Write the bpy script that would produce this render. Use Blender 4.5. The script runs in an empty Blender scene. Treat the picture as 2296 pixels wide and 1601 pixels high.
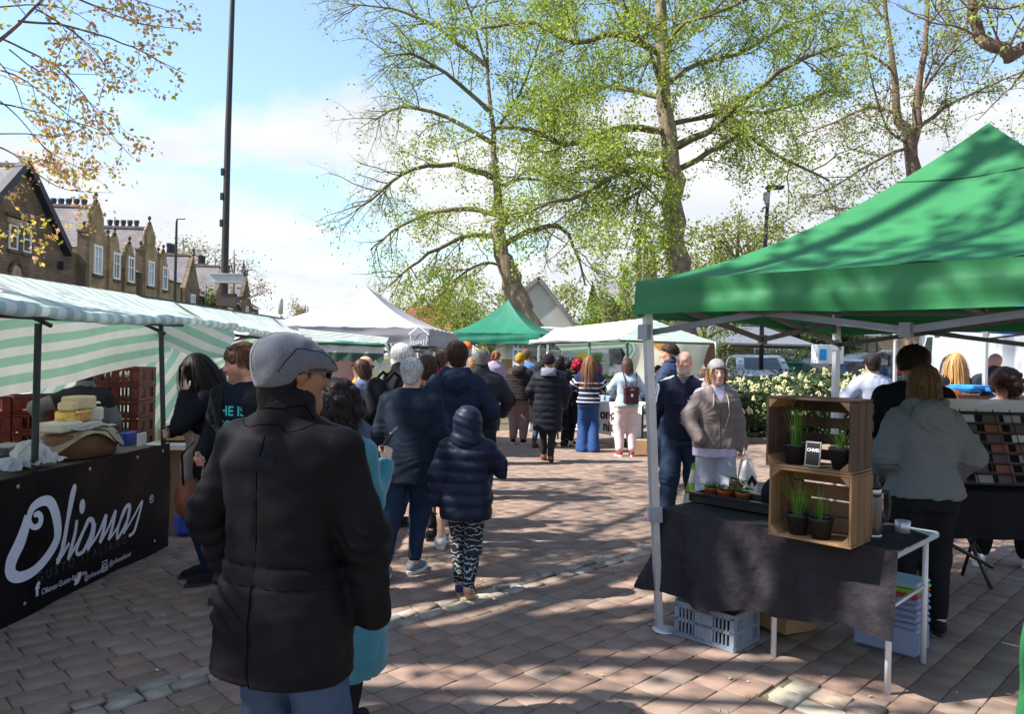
import bpy,bmesh,math,random
import numpy as np
from mathutils import Vector,Matrix
from mathutils.bvhtree import BVHTree
S=bpy.context.scene
COL=S.collection
R=math.radians
rng=np.random.default_rng(7)
random.seed(7)
FPX,CX,CY,ROLL,CAMH=1700.0,1148.0,800.5,0.022,1.62
cam=bpy.data.cameras.new('camera')
cam.sensor_width=36.0
cam.lens=36.0*FPX/2296.0
cam.clip_start,cam.clip_end=0.05,3000
camo=bpy.data.objects.new('camera',cam)
COL.objects.link(camo)
camo.matrix_world=Matrix.Translation((0,0,CAMH)) @ Matrix.Rotation(R(90),4,'X') @ Matrix.Rotation(ROLL,4,'Z')
S.camera=camo
def ray(px,py):
 u,v=(px-CX)/FPX,(CY-py)/FPX
 c,s=math.cos(ROLL),math.sin(ROLL)
 return Vector((u*c-v*s,1.0,u*s+v*c))
def at(px,py,Y):
 d=ray(px,py)
 return Vector((d.x*Y,Y,CAMH+d.z*Y))
def gnd(px,py,z=0.0):
 d=ray(px,py)
 t=(z-CAMH)/d.z
 return Vector((d.x*t,t,z))
def xat(px,Y):
 return (px-CX)/FPX*Y
SUN_EL,SUN_AZ=R(48),(0.985,0.17)
wd=bpy.data.worlds.new('World');S.world=wd;wd.use_nodes=True
nt=wd.node_tree;nt.nodes.clear()
N=nt.nodes.new;L=nt.links.new
out=N('ShaderNodeOutputWorld');sky=N('ShaderNodeTexSky')
sky.sky_type='NISHITA';sky.sun_disc=False;sky.sun_elevation=SUN_EL
sky.sun_rotation=math.atan2(-SUN_AZ[0],-SUN_AZ[1])
sky.air_density=1.0;sky.dust_density=0.3;sky.ozone_density=0.8
bg=N('ShaderNodeBackground');bg.inputs[1].default_value=0.115
wt=N('ShaderNodeMix');wt.data_type='RGBA';wt.blend_type='MULTIPLY';wt.inputs['Factor'].default_value=1;wt.inputs['B'].default_value=(.95,1.06,1.07,1)
L(sky.outputs[0],wt.inputs['A']);L(wt.outputs['Result'],bg.inputs[0])
tc=N('ShaderNodeTexCoord');sp=N('ShaderNodeSeparateXYZ');L(tc.outputs['Generated'],sp.inputs[0])
def wmath(op,a,b=None):
 n=N('ShaderNodeMath');n.operation=op
 for i,v in enumerate((a,b)):
  if v is None:continue
  if isinstance(v,(int,float)):n.inputs[i].default_value=v
  else:L(v,n.inputs[i])
 return n.outputs[0]
zz=wmath('ADD',wmath('MAXIMUM',sp.outputs['Z'],0.0),0.16)
cb=N('ShaderNodeCombineXYZ')
L(wmath('DIVIDE',sp.outputs['X'],zz),cb.inputs[0]);L(wmath('DIVIDE',sp.outputs['Y'],zz),cb.inputs[1])
mp=N('ShaderNodeMapping');L(cb.outputs[0],mp.inputs[0]);mp.inputs['Location'].default_value=(4.0,9.1,0.7)
nz=N('ShaderNodeTexNoise');nz.inputs['Scale'].default_value=0.85;nz.inputs['Detail'].default_value=9
nz.inputs['Roughness'].default_value=0.52;L(mp.outputs[0],nz.inputs['Vector'])
cov=wmath('MULTIPLY',wmath('SUBTRACT',0.41,sp.outputs['Z']),0.62)
rp=N('ShaderNodeValToRGB');L(wmath('ADD',nz.outputs['Fac'],cov),rp.inputs[0])
rp.color_ramp.elements[0].position=0.545;rp.color_ramp.elements[1].position=0.615
rp.color_ramp.elements[0].color=(0.12,0.12,0.12,1);rp.color_ramp.elements[1].color=(0.96,0.96,0.96,1)
n2=N('ShaderNodeTexNoise');n2.inputs['Scale'].default_value=1.9;n2.inputs['Detail'].default_value=6;L(mp.outputs[0],n2.inputs['Vector'])
r2=N('ShaderNodeValToRGB');L(n2.outputs['Fac'],r2.inputs[0])
r2.color_ramp.elements[0].position=0.3;r2.color_ramp.elements[1].position=0.6
r2.color_ramp.elements[0].color=(0.82,0.86,0.93,1);r2.color_ramp.elements[1].color=(1,1,1,1)
bgc=N('ShaderNodeBackground');bgc.inputs[1].default_value=0.42;L(r2.outputs[0],bgc.inputs[0])
mxw=N('ShaderNodeMixShader');L(rp.outputs[0],mxw.inputs[0]);L(bg.outputs[0],mxw.inputs[1]);L(bgc.outputs[0],mxw.inputs[2])
L(mxw.outputs[0],out.inputs[0])
sl=bpy.data.lights.new('sun','SUN');sl.energy=5.0;sl.angle=R(0.53);sl.color=(1.0,0.95,0.87)
so=bpy.data.objects.new('sun',sl);COL.objects.link(so)
ldir=Vector((SUN_AZ[0]*math.cos(SUN_EL),SUN_AZ[1]*math.cos(SUN_EL),-math.sin(SUN_EL)))
so.rotation_euler=ldir.to_track_quat('-Z','Y').to_euler();so.location=(-20,-6,30)
S.view_settings.view_transform='Standard';S.view_settings.look='None'
S.view_settings.exposure=1.28;S.view_settings.gamma=1.0
S.render.engine='CYCLES'
S.cycles.max_bounces=6;S.cycles.transparent_max_bounces=12
S.cycles.use_denoising=True
MATS={}
def mat(name,col=(.5,.5,.5),rough=.8,var=.12,scale=6.0,bump=0.0,bscale=60.0,metallic=0.0,spec=.35,
trans=0.0,attr=None,col2=None,objrand=0.0,stretch=None,bdist=.004,sheen=0.0):
 if name in MATS:return MATS[name]
 m=bpy.data.materials.new(name);m.use_nodes=True
 t=m.node_tree;t.nodes.clear();n=t.nodes.new;l=t.links.new
 o=n('ShaderNodeOutputMaterial');p=n('ShaderNodeBsdfPrincipled')
 p.inputs['Roughness'].default_value=rough;p.inputs['Metallic'].default_value=metallic
 p.inputs['Specular IOR Level'].default_value=spec
 if sheen:
  p.inputs['Sheen Weight'].default_value=sheen
 tx=n('ShaderNodeTexCoord');vec=tx.outputs['Object']
 if stretch:
  mpn=n('ShaderNodeMapping');mpn.inputs['Scale'].default_value=stretch;l(vec,mpn.inputs[0]);vec=mpn.outputs[0]
 nzn=n('ShaderNodeTexNoise');nzn.inputs['Scale'].default_value=scale;nzn.inputs['Detail'].default_value=5;l(vec,nzn.inputs['Vector'])
 c1=tuple(max(0,c*(1-var)) for c in col);c2=tuple(min(1,c*(1+var)) for c in (col2 or col))
 if col2:c1=col
 mx=n('ShaderNodeMix');mx.data_type='RGBA'
 cr=n('ShaderNodeValToRGB');cr.color_ramp.elements[0].position=.3;cr.color_ramp.elements[1].position=.7
 l(nzn.outputs['Fac'],cr.inputs[0]);l(cr.outputs[0],mx.inputs['Factor'])
 mx.inputs['A'].default_value=(*c1,1);mx.inputs['B'].default_value=(*c2,1)
 cout=mx.outputs['Result']
 if attr:
  a=n('ShaderNodeAttribute');a.attribute_name=attr
  mm=n('ShaderNodeMix');mm.data_type='RGBA';mm.blend_type='MULTIPLY';mm.inputs['Factor'].default_value=1
  l(cout,mm.inputs['A']);l(a.outputs['Color'],mm.inputs['B']);cout=mm.outputs['Result']
 if objrand:
  oi=n('ShaderNodeObjectInfo');hv=n('ShaderNodeHueSaturation')
  ma=n('ShaderNodeMapRange');ma.inputs['To Min'].default_value=1-objrand;ma.inputs['To Max'].default_value=1+objrand
  l(oi.outputs['Random'],ma.inputs['Value']);l(ma.outputs[0],hv.inputs['Value']);l(cout,hv.inputs['Color']);cout=hv.outputs[0]
 l(cout,p.inputs['Base Color'])
 if bump:
  b=n('ShaderNodeBump');b.inputs['Strength'].default_value=bump;b.inputs['Distance'].default_value=bdist
  bn=n('ShaderNodeTexNoise');bn.inputs['Scale'].default_value=bscale;bn.inputs['Detail'].default_value=4;l(vec,bn.inputs['Vector'])
  l(bn.outputs['Fac'],b.inputs['Height']);l(b.outputs[0],p.inputs['Normal'])
 sh=p.outputs[0]
 if trans:
  tr=n('ShaderNodeBsdfTranslucent');l(cout,tr.inputs['Color'])
  ms=n('ShaderNodeMixShader');ms.inputs[0].default_value=trans;l(sh,ms.inputs[1]);l(tr.outputs[0],ms.inputs[2]);sh=ms.outputs[0]
 l(sh,o.inputs[0])
 MATS[name]=m
 return m
def stripe_mat(name,ca,cb_,period,duty=.5,trans=.35,axis='X',rough=.55,offset=0.0):
 """two-colour woven stripes across the UV map (metres)"""
 if name in MATS:return MATS[name]
 m=bpy.data.materials.new(name);m.use_nodes=True
 t=m.node_tree;t.nodes.clear();n=t.nodes.new;l=t.links.new
 o=n('ShaderNodeOutputMaterial');p=n('ShaderNodeBsdfPrincipled');p.inputs['Roughness'].default_value=rough
 uv=n('ShaderNodeTexCoord');s=n('ShaderNodeSeparateXYZ');l(uv.outputs['UV'],s.inputs[0])
 d=n('ShaderNodeMath');d.operation='DIVIDE';l(s.outputs[axis],d.inputs[0]);d.inputs[1].default_value=period
 ad=n('ShaderNodeMath');ad.operation='ADD';l(d.outputs[0],ad.inputs[0]);ad.inputs[1].default_value=100.0+offset
 f=n('ShaderNodeMath');f.operation='FRACT';l(ad.outputs[0],f.inputs[0])
 g=n('ShaderNodeMath');g.operation='GREATER_THAN';l(f.outputs[0],g.inputs[0]);g.inputs[1].default_value=duty
 nzn=n('ShaderNodeTexNoise');nzn.inputs['Scale'].default_value=5;nzn.inputs['Detail'].default_value=6;l(uv.outputs['Object'],nzn.inputs['Vector'])
 mx=n('ShaderNodeMix');mx.data_type='RGBA';l(g.outputs[0],mx.inputs['Factor'])
 mx.inputs['A'].default_value=(*ca,1);mx.inputs['B'].default_value=(*cb_,1)
 hv=n('ShaderNodeHueSaturation');ma=n('ShaderNodeMapRange');ma.inputs['To Min'].default_value=.78;ma.inputs['To Max'].default_value=1.15
 l(nzn.outputs['Fac'],ma.inputs['Value']);l(ma.outputs[0],hv.inputs['Value']);l(mx.outputs['Result'],hv.inputs['Color'])
 l(hv.outputs[0],p.inputs['Base Color'])
 tr=n('ShaderNodeBsdfTranslucent');l(hv.outputs[0],tr.inputs['Color'])
 ms=n('ShaderNodeMixShader');ms.inputs[0].default_value=trans;l(p.outputs[0],ms.inputs[1]);l(tr.outputs[0],ms.inputs[2])
 l(ms.outputs[0],o.inputs[0]);MATS[name]=m
 return m
def glass_mat(name,col=(.8,.9,.9),rough=.05,alpha=.35):
 if name in MATS:return MATS[name]
 m=bpy.data.materials.new(name);m.use_nodes=True
 t=m.node_tree;t.nodes.clear();n=t.nodes.new;l=t.links.new
 o=n('ShaderNodeOutputMaterial');g=n('ShaderNodeBsdfPrincipled');tr=n('ShaderNodeBsdfTransparent')
 g.inputs['Base Color'].default_value=(*col,1);g.inputs['Roughness'].default_value=rough
 tr.inputs[0].default_value=(*[min(1,.5+c*.5) for c in col],1)
 ms=n('ShaderNodeMixShader');ms.inputs[0].default_value=alpha;l(tr.outputs[0],ms.inputs[1]);l(g.outputs[0],ms.inputs[2])
 l(ms.outputs[0],o.inputs[0]);MATS[name]=m
 return m
def brick_mat(name,c1,c2,mortar,bw,bh,rough=.9,axis='XZ',bump=.5,msize=.012,stain=.35):
 """stone courses seen from far away"""
 if name in MATS:return MATS[name]
 m=bpy.data.materials.new(name);m.use_nodes=True
 t=m.node_tree;t.nodes.clear();n=t.nodes.new;l=t.links.new
 o=n('ShaderNodeOutputMaterial');p=n('ShaderNodeBsdfPrincipled');p.inputs['Roughness'].default_value=rough
 p.inputs['Specular IOR Level'].default_value=.2
 uv=n('ShaderNodeTexCoord');b=n('ShaderNodeTexBrick');l(uv.outputs['UV'],b.inputs['Vector'])
 b.inputs['Color1'].default_value=(*c1,1);b.inputs['Color2'].default_value=(*c2,1);b.inputs['Mortar'].default_value=(*mortar,1)
 b.inputs['Scale'].default_value=1;b.inputs['Brick Width'].default_value=bw;b.inputs['Row Height'].default_value=bh
 b.inputs['Mortar Size'].default_value=msize
 nzn=n('ShaderNodeTexNoise');nzn.inputs['Scale'].default_value=.9;nzn.inputs['Detail'].default_value=7;l(uv.outputs['Object'],nzn.inputs['Vector'])
 ma=n('ShaderNodeMapRange');ma.inputs['From Min'].default_value=.3;ma.inputs['From Max'].default_value=.7
 ma.inputs['To Min'].default_value=1-stain;ma.inputs['To Max'].default_value=1+stain*.5
 hv=n('ShaderNodeHueSaturation');l(nzn.outputs['Fac'],ma.inputs['Value']);l(ma.outputs[0],hv.inputs['Value']);l(b.outputs['Color'],hv.inputs['Color'])
 l(hv.outputs[0],p.inputs['Base Color'])
 bp=n('ShaderNodeBump');bp.inputs['Strength'].default_value=bump;bp.inputs['Distance'].default_value=.02
 iv=n('ShaderNodeMath');iv.operation='SUBTRACT';iv.inputs[0].default_value=1;l(b.outputs['Fac'],iv.inputs[1])
 l(iv.outputs[0],bp.inputs['Height']);l(bp.outputs[0],p.inputs['Normal'])
 l(p.outputs[0],o.inputs[0]);MATS[name]=m
 return m
def wm(o):
 if o is None:return Matrix.Identity(4)
 b=o.matrix_basis.copy()
 if o.parent:return wm(o.parent) @ o.matrix_parent_inverse @ b
 return b
def tag(o,label=None,cat=None,group=None,kind=None):
 if label:o['label']=label
 if cat:o['category']=cat
 if group:o['group']=group
 if kind:o['kind']=kind
 return o
def thing(name,label,cat,loc=(0,0,0),rotz=0.0,group=None):
 o=bpy.data.objects.new(name,None);COL.objects.link(o)
 o.location=loc;o.rotation_euler=(0,0,rotz);o.empty_display_size=.1
 return tag(o,label,cat,group)
def link(name,me,m=None,parent=None,world=True,loc=None):
 o=bpy.data.objects.new(name,me);COL.objects.link(o)
 if m is not None and not me.materials:
  for q in (m if isinstance(m,(list,tuple)) else [m]):me.materials.append(q)
 if parent is not None:
  o.parent=parent
  if world:o.matrix_parent_inverse=wm(parent).inverted()
 if loc is not None:o.location=loc
 return o
def copy_tree(o,parent=None):
 c=o.copy();COL.objects.link(c)
 if parent is not None:c.parent=parent
 for ch in list(KIDS(o)):copy_tree(ch,c)
 return c
def KIDS(o):return [c for c in COL.objects if c.parent == o]
def np_mesh(name,V,Fq,smooth=False,uv=None):
 """V (n,3), Fq (m,k) constant k, or list of arrays"""
 me=bpy.data.meshes.new(name)
 V=np.asarray(V,np.float32)
 Fs=Fq if isinstance(Fq,list) else [Fq]
 Fs=[np.asarray(f,np.int32) for f in Fs if len(f)]
 me.vertices.add(len(V));me.vertices.foreach_set('co',V.ravel())
 nl=sum(f.size for f in Fs);npoly=sum(len(f) for f in Fs)
 me.loops.add(nl);me.polygons.add(npoly)
 me.loops.foreach_set('vertex_index',np.concatenate([f.ravel() for f in Fs]))
 st=[];k0=0
 for f in Fs:
  st.append(k0+np.arange(len(f))*f.shape[1]);k0 += f.size
 me.polygons.foreach_set('loop_start',np.concatenate(st).astype(np.int32))
 if uv is not None:
  ul=me.uv_layers.new(name='UVMap')
  ul.data.foreach_set('uv',np.asarray(uv,np.float32)[np.concatenate([f.ravel() for f in Fs])].ravel())
 if smooth:me.polygons.foreach_set('use_smooth',np.ones(npoly,bool))
 me.update(calc_edges=True);me.validate()
 return me
def set_col(me,cols,name='Col'):
 a=me.attributes.new(name,'FLOAT_COLOR','POINT')
 c=np.ones((len(me.vertices),4),np.float32);c[:,:3]=cols
 a.data.foreach_set('color',c.ravel())
class MB:
 """collects shapes into one mesh"""
 def __init__(s):s.v=[];s.f=[];s.uv=[];s.sm=[]
 def add(s,vs,fs,uvs=None,smooth=False):
  b=len(s.v);s.v += [tuple(v) for v in vs]
  s.uv += list(uvs) if uvs is not None else [(0,0)]*len(vs)
  for f in fs:s.f.append(tuple(b+i for i in f));s.sm.append(smooth)
  return s
 def box(s,c,size,rz=0.0,M=None,bev=0.0):
  x,y,z=[q/2 for q in size]
  if bev > 0:
   b=min(bev,x*.9,y*.9,z*.9);P=[]
   for sx in (-1,1):
    for sy in (-1,1):
     for sz in (-1,1):
      P += [(sx*x,sy*(y-b),sz*(z-b)),(sx*(x-b),sy*y,sz*(z-b)),(sx*(x-b),sy*(y-b),sz*z)]
   i=lambda a,b_,c_,k:((a*2+b_)*2+c_)*3+k
   F=[[i(0,0,0,0),i(0,0,1,0),i(0,1,1,0),i(0,1,0,0)],[i(1,0,0,0),i(1,1,0,0),i(1,1,1,0),i(1,0,1,0)],
[i(0,0,0,1),i(1,0,0,1),i(1,0,1,1),i(0,0,1,1)],[i(0,1,0,1),i(0,1,1,1),i(1,1,1,1),i(1,1,0,1)],
[i(0,0,0,2),i(0,1,0,2),i(1,1,0,2),i(1,0,0,2)],[i(0,0,1,2),i(1,0,1,2),i(1,1,1,2),i(0,1,1,2)]]
   for a in (0,1):
    for b_ in (0,1):
     F.append([i(a,b_,0,0),i(a,b_,0,1),i(a,b_,1,1),i(a,b_,1,0)])
     F.append([i(a,0,b_,0),i(a,1,b_,0),i(a,1,b_,2),i(a,0,b_,2)])
     F.append([i(0,a,b_,1),i(1,a,b_,1),i(1,a,b_,2),i(0,a,b_,2)])
     for c_ in (0,1):F.append([i(a,b_,c_,0),i(a,b_,c_,1),i(a,b_,c_,2)])
  else:
   P=[(sx*x,sy*y,sz*z) for sx in (-1,1) for sy in (-1,1) for sz in (-1,1)]
   F=[[0,1,3,2],[4,6,7,5],[0,4,5,1],[2,3,7,6],[0,2,6,4],[1,5,7,3]]
  if M is None:M=Matrix.Translation(Vector(c)) @ Matrix.Rotation(rz,4,'Z')
  else:M=Matrix.Translation(Vector(c)) @ M.to_4x4()
  return s.add([M @ Vector(p) for p in P],F,[(p[0]+p[1],p[2]) for p in P])
 def bar(s,a,b,w,h=None,up=(0,0,1)):
  """square bar from a to b"""
  a,b=Vector(a),Vector(b);d=b-a;ln=d.length
  if ln < 1e-6:return s
  z=d/ln;u=Vector(up)
  if abs(z.dot(u)) > .98:u=Vector((1,0,0))
  x=u.cross(z).normalized();y=z.cross(x)
  Mx=Matrix((x,y,z)).transposed()
  return s.box((a+b)/2,(w,h or w,ln),M=Mx)
 def tube(s,pts,r,n=8,caps=True,smooth=True):
  pts=[Vector(p) for p in pts];m=len(pts)
  rs=r if isinstance(r,(list,tuple)) else [r]*m
  V=[];F=[];ux=None
  for k,p in enumerate(pts):
   d=(pts[min(k+1,m-1)]-pts[max(k-1,0)]).normalized()
   if ux is None:
    q=Vector((0,0,1)) if abs(d.z) < .9 else Vector((1,0,0))
    ux=q.cross(d).normalized()
   else:
    ux=(ux-d*ux.dot(d)).normalized()
   uy=d.cross(ux)
   for j in range(n):
    a=2*math.pi*j/n
    V.append(p+(ux*math.cos(a)+uy*math.sin(a))*rs[k])
  for k in range(m-1):
   for j in range(n):
    F.append([k*n+j,k*n+(j+1) % n,(k+1)*n+(j+1) % n,(k+1)*n+j])
  s.add(V,F,smooth=smooth)
  if caps:
   b=len(s.v)-len(V)
   s.f.append(tuple(b+j for j in reversed(range(n))));s.sm.append(False)
   s.f.append(tuple(b+(m-1)*n+j for j in range(n)));s.sm.append(False)
  return s
 def lathe(s,prof,n=20,c=(0,0,0),smooth=True,sx=1.0,sy=1.0,rz=0.0):
  V=[];F=[];c=Vector(c);m=len(prof)
  for (r,z) in prof:
   for j in range(n):
    a=2*math.pi*j/n;x,y=r*math.cos(a)*sx,r*math.sin(a)*sy
    V.append(c+Vector((x*math.cos(rz)-y*math.sin(rz),x*math.sin(rz)+y*math.cos(rz),z)))
  for k in range(m-1):
   for j in range(n):
    F.append([k*n+j,k*n+(j+1) % n,(k+1)*n+(j+1) % n,(k+1)*n+j])
  s.add(V,F,smooth=smooth)
  b=len(s.v)-len(V)
  if prof[0][0] > 1e-5:s.f.append(tuple(b+j for j in reversed(range(n))));s.sm.append(False)
  if prof[-1][0] > 1e-5:s.f.append(tuple(b+(m-1)*n+j for j in range(n)));s.sm.append(False)
  return s
 def prism(s,poly,a,b_,up):
  """extrude 2-D polygon poly [(x,y)] : point = a + x*b_ + y*up  ... thickness vector in poly_t"""
  raise NotImplementedError
 def extrude(s,P,t,uvs=None):
  """closed planar polygon of 3-D points P extruded by vector t"""
  P=[Vector(p) for p in P];t=Vector(t);n=len(P)
  uv=uvs or [(0,0)]*n
  s.add(P+[p+t for p in P],[list(range(n))[::-1],[n+i for i in range(n)]]+[[i,(i+1) % n,n+(i+1) % n,n+i] for i in range(n)],list(uv)*2)
  return s
 def quad(s,a,b,c,d,uvs=None):return s.add([a,b,c,d],[[0,1,2,3]],uvs)
 def build(s,name,m=None,parent=None,world=True,smooth=None):
  me=bpy.data.meshes.new(name);me.from_pydata(s.v,[],s.f)
  if any(u != (0,0) for u in s.uv):
   ul=me.uv_layers.new(name='UVMap')
   vi=np.empty(len(me.loops),np.int32);me.loops.foreach_get('vertex_index',vi)
   ul.data.foreach_set('uv',np.asarray(s.uv,np.float32)[vi].ravel())
  sm=s.sm if smooth is None else [smooth]*len(s.f)
  me.polygons.foreach_set('use_smooth',sm);me.update()
  return link(name,me,m,parent,world)
def fix_normals(o):
 bm=bmesh.new();bm.from_mesh(o.data);bmesh.ops.recalc_face_normals(bm,faces=bm.faces);bm.to_mesh(o.data);bm.free()
 return o
def sheet(name,fn,nu,nv,m,parent=None,uvfn=None,world=True,smooth=True):
 """cloth or ground sheet from a function fn(u, v) -> (x, y, z), u and v in 0..1 arrays"""
 u,v=np.meshgrid(np.linspace(0,1,nu+1),np.linspace(0,1,nv+1),indexing='ij')
 x,y,z=fn(u,v)
 V=np.stack([np.broadcast_to(x,u.shape),np.broadcast_to(y,u.shape),np.broadcast_to(z,u.shape)],-1).reshape(-1,3)
 i=np.arange((nu+1)*(nv+1)).reshape(nu+1,nv+1)
 Fq=np.stack([i[:-1,:-1],i[1:,:-1],i[1:,1:],i[:-1,1:]],-1).reshape(-1,4)
 uv=None
 if uvfn is not None:
  a,b=uvfn(u,v);uv=np.stack([np.broadcast_to(a,u.shape),np.broadcast_to(b,u.shape)],-1).reshape(-1,2)
 me=np_mesh(name,V,Fq,smooth,uv)
 return link(name,me,m,parent,world)
_nr=np.random.default_rng(11)
_ND=_nr.normal(size=(5,14,3));_NP=_nr.uniform(0,6.28,size=(5,14))
def snoise(x,y,z,f=1.0,seed=0):
 """cheap smooth noise, about -1..1"""
 d=_ND[seed % 5];ph=_NP[(seed*3+1) % 5];r=0
 for k in range(10):
  r=r+np.sin((d[k,0]*x+d[k,1]*y+d[k,2]*z)*f*(1+.16*k)*2.2+ph[k]+seed)
 return r/4.2
def text_mesh(body,size=1.0,bold=0.0,extrude=0.0,align='LEFT',shear=0.0,space=1.0):
 """flat letters from the built-in font: returns (V, faces) in the x/y plane"""
 cu=bpy.data.curves.new('letters','FONT');cu.body=body;cu.size=size;cu.offset=bold;cu.extrude=extrude
 cu.align_x=align;cu.shear=shear;cu.space_character=space;cu.resolution_u=3;cu.fill_mode='FRONT' if not extrude else 'BOTH'
 o=bpy.data.objects.new('letters',cu);COL.objects.link(o)
 dg=bpy.context.evaluated_depsgraph_get();dg.update()
 me=bpy.data.meshes.new_from_object(o.evaluated_get(dg))
 V=[v.co.copy() for v in me.vertices];Fc=[tuple(p.vertices) for p in me.polygons]
 bpy.data.objects.remove(o);bpy.data.curves.remove(cu);bpy.data.meshes.remove(me)
 return V,Fc
def flat_text(name,body,size,origin,right,up,m,parent,off=.003,**kw):
 """letters lying on a plane: origin + x*right + y*up, lifted off the plane by off"""
 V,Fc=text_mesh(body,size,**kw)
 r_,u_=Vector(right).normalized(),Vector(up).normalized();nn=r_.cross(u_)
 o=Vector(origin)
 b=MB();b.add([o+r_*p.x+u_*p.y+nn*(off+p.z) for p in V],Fc)
 return b.build(name,m,parent)
def stroke(pts,w,closed=False,res=6):
 """ribbon in the plane along a smoothed polyline; pts [(x,y,width factor)] -> V2, F"""
 P=[np.array(p[:2],float) for p in pts];Wd=[(p[2] if len(p) > 2 else 1.0) for p in pts]
 n=len(P);out_=[];ow=[]
 for i in range(n-1):
  p0,p1,p2,p3=P[max(i-1,0)],P[i],P[i+1],P[min(i+2,n-1)]
  for k in range(res):
   t=k/res
   out_.append(.5*((2*p1)+(-p0+p2)*t+(2*p0-5*p1+4*p2-p3)*t*t+(-p0+3*p1-3*p2+p3)*t ** 3))
   ow.append(Wd[i]*(1-t)+Wd[i+1]*t)
 out_.append(P[-1]);ow.append(Wd[-1])
 V=[];Fc=[]
 for i,p in enumerate(out_):
  d=out_[min(i+1,len(out_)-1)]-out_[max(i-1,0)];d=d/(np.linalg.norm(d)+1e-9)
  nrm=np.array([-d[1],d[0]])*w*ow[i]/2
  V += [p+nrm,p-nrm]
 for i in range(len(out_)-1):Fc.append((2*i,2*i+1,2*i+3,2*i+2))
 return V,Fc
 # ================================================================ GROUND
def ground_sheet(name,pts,z,m,kind='structure',label=None):
 b=MB();b.add([(x,y,z) for x,y in pts],[list(range(len(pts)))],[(x,y) for x,y in pts])
 o=b.build(name,m);o['kind']=kind
 if label:o['label']=label
 return o
def xf(Y,off=0.0):
 return-24.6-.058*Y+off
ground_sheet('ground',[(-900,-60),(900,-60),(900,1500),(-900,1500)],-.06,
mat('grass_ground',(.075,.10,.035),.95,.35,1.5,.4,30,col2=(.12,.12,.05)))
M_asph=mat('asphalt',(.105,.105,.11),.9,.25,2.0,.5,90)
M_pave_far=mat('paving_far',(.24,.18,.15),.9,.14,1.2,.3,25,col2=(.29,.225,.19))
M_joint=mat('paver_joint',(.075,.055,.042),.95,.4,9,.5,60,col2=(.095,.085,.045))
ground_sheet('paving_bed',[(-5.6,-3),(9.5,-3),(9.5,24),(-5.6,24)],-.014,M_joint)
ground_sheet('plaza',[(-9.5,-12),(30,-12),(30,34),(-9.5,34)],-.030,M_pave_far)
ground_sheet('road',[(xf(-20,2.6),-20),(-11.2,-20),(-17.5,150),(xf(150,3.2),150)],-.034,M_asph)
ground_sheet('pavement',[(xf(-20,-.3),-20),(xf(-20,2.6),-20),(xf(150,3.2),150),(xf(150,-.3),150)],.09,
mat('flagstones',(.27,.25,.23),.9,.2,1.4,.2,20))
kb=MB()
for k in range(24):
 y0=4+k*6.0
 kb.box(((xf(y0)+2.68-.174),y0+3,.02),(.14,5.97,.15),rz=.058,bev=.02)
kb.build('kerb',mat('kerbstone',(.33,.31,.28),.9,.2,5,.2,30))['kind']='structure'
ln=MB()
for k in range(30):
 y0=6+k*5.0
 ln.box((-15.6-.05*y0,y0,-.028),(.12,2.2,.008),rz=.05)
for k in range(12):
 y0=8+k*8.0
 ln.box((-12.0-.04*y0,y0,-.028),(.1,7.9,.008),rz=.04)
ln.build('road_marking',mat('road_paint',(.75,.74,.70),.8,.1))['kind']='structure'
def terrain(x,y):
 a=np.clip((y-17.6)/2.2,0,1)*np.clip((x-5.0)/2.0,0,1)
 b=np.clip((y-33)/9.0,0,1)*np.clip((x-8)/10.0,0,1)
 c=np.clip((y-47.5)/8,0,1)*np.clip((x-14)/6,0,1)
 return a*.62+b*.75+c*3.0
def tz(x,y):return float(terrain(np.array(float(x)),np.array(float(y))))
sheet('car_park',lambda u,v:(5+u*60,17+v*45,terrain(5+u*60,17+v*45)-.02),60,60,M_asph)['kind']='structure'
CA,SA=math.cos(R(45)),math.sin(R(45))
def ab2w(a,b):return (a+b)*CA,(a-b)*CA
def w2ab(x,y):return (x+y)*CA,(x-y)*CA
M_paver=mat('clay_paver',(.198,.138,.110),.88,.16,7,.5,120,objrand=.10,attr='Col',col2=(.232,.170,.138),bdist=.003)
M_sett=mat('granite_sett',(.205,.182,.158),.8,.2,12,.6,50,objrand=.2,attr='Col',col2=(.27,.245,.21))
pavers=[]
PW=.158
prng=random.Random(3)
for r_ in range(-75,60):
 b0=r_*PW
 a=-6.0-prng.random()*.2
 while a < 24:
  ln_=prng.choice((.155,.20,.20,.235,.235,.265))
  x,y=ab2w(a+ln_/2,b0+PW/2)
  if-5.5 < x < 9.4 and-1.0 < y < 23.8 and not-3.87 < b0+PW/2 <-3.60:
   cut_=[(a,a+ln_)] if not (-1.72 < b0+PW/2 < .9) else [q for q in ((a,min(a+ln_,3.47)),(max(a,3.80),a+ln_)) if q[1]-q[0] > .04]
   for q0,q1 in cut_:pavers.append((q0,q1,b0,b0+PW)+ab2w((q0+q1)/2,b0+PW/2))
  a += ln_
def inview(x,y):return y > 3.25 and abs(x)/y < .70 and not (-1.0 < x < .0 and y < 2.9)
vis=sorted([p for p in pavers if inview(p[4],p[5]) and not (p[4] <-2.85)],key=lambda p:p[5])
vis=[p for p in vis if min(abs(p[1]-p[0]-q) for q in (.155,.20,.235,.265)) < .003];single=set(vis[:300]);rest=[p for p in pavers if p not in single]
TINTS=np.array([(1,1,1),(1.05,.97,.93),(.92,.92,.93),(1.06,1.03,1.0),(.90,.88,.88),(1.0,.93,.90),(.97,1,1)])
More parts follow.
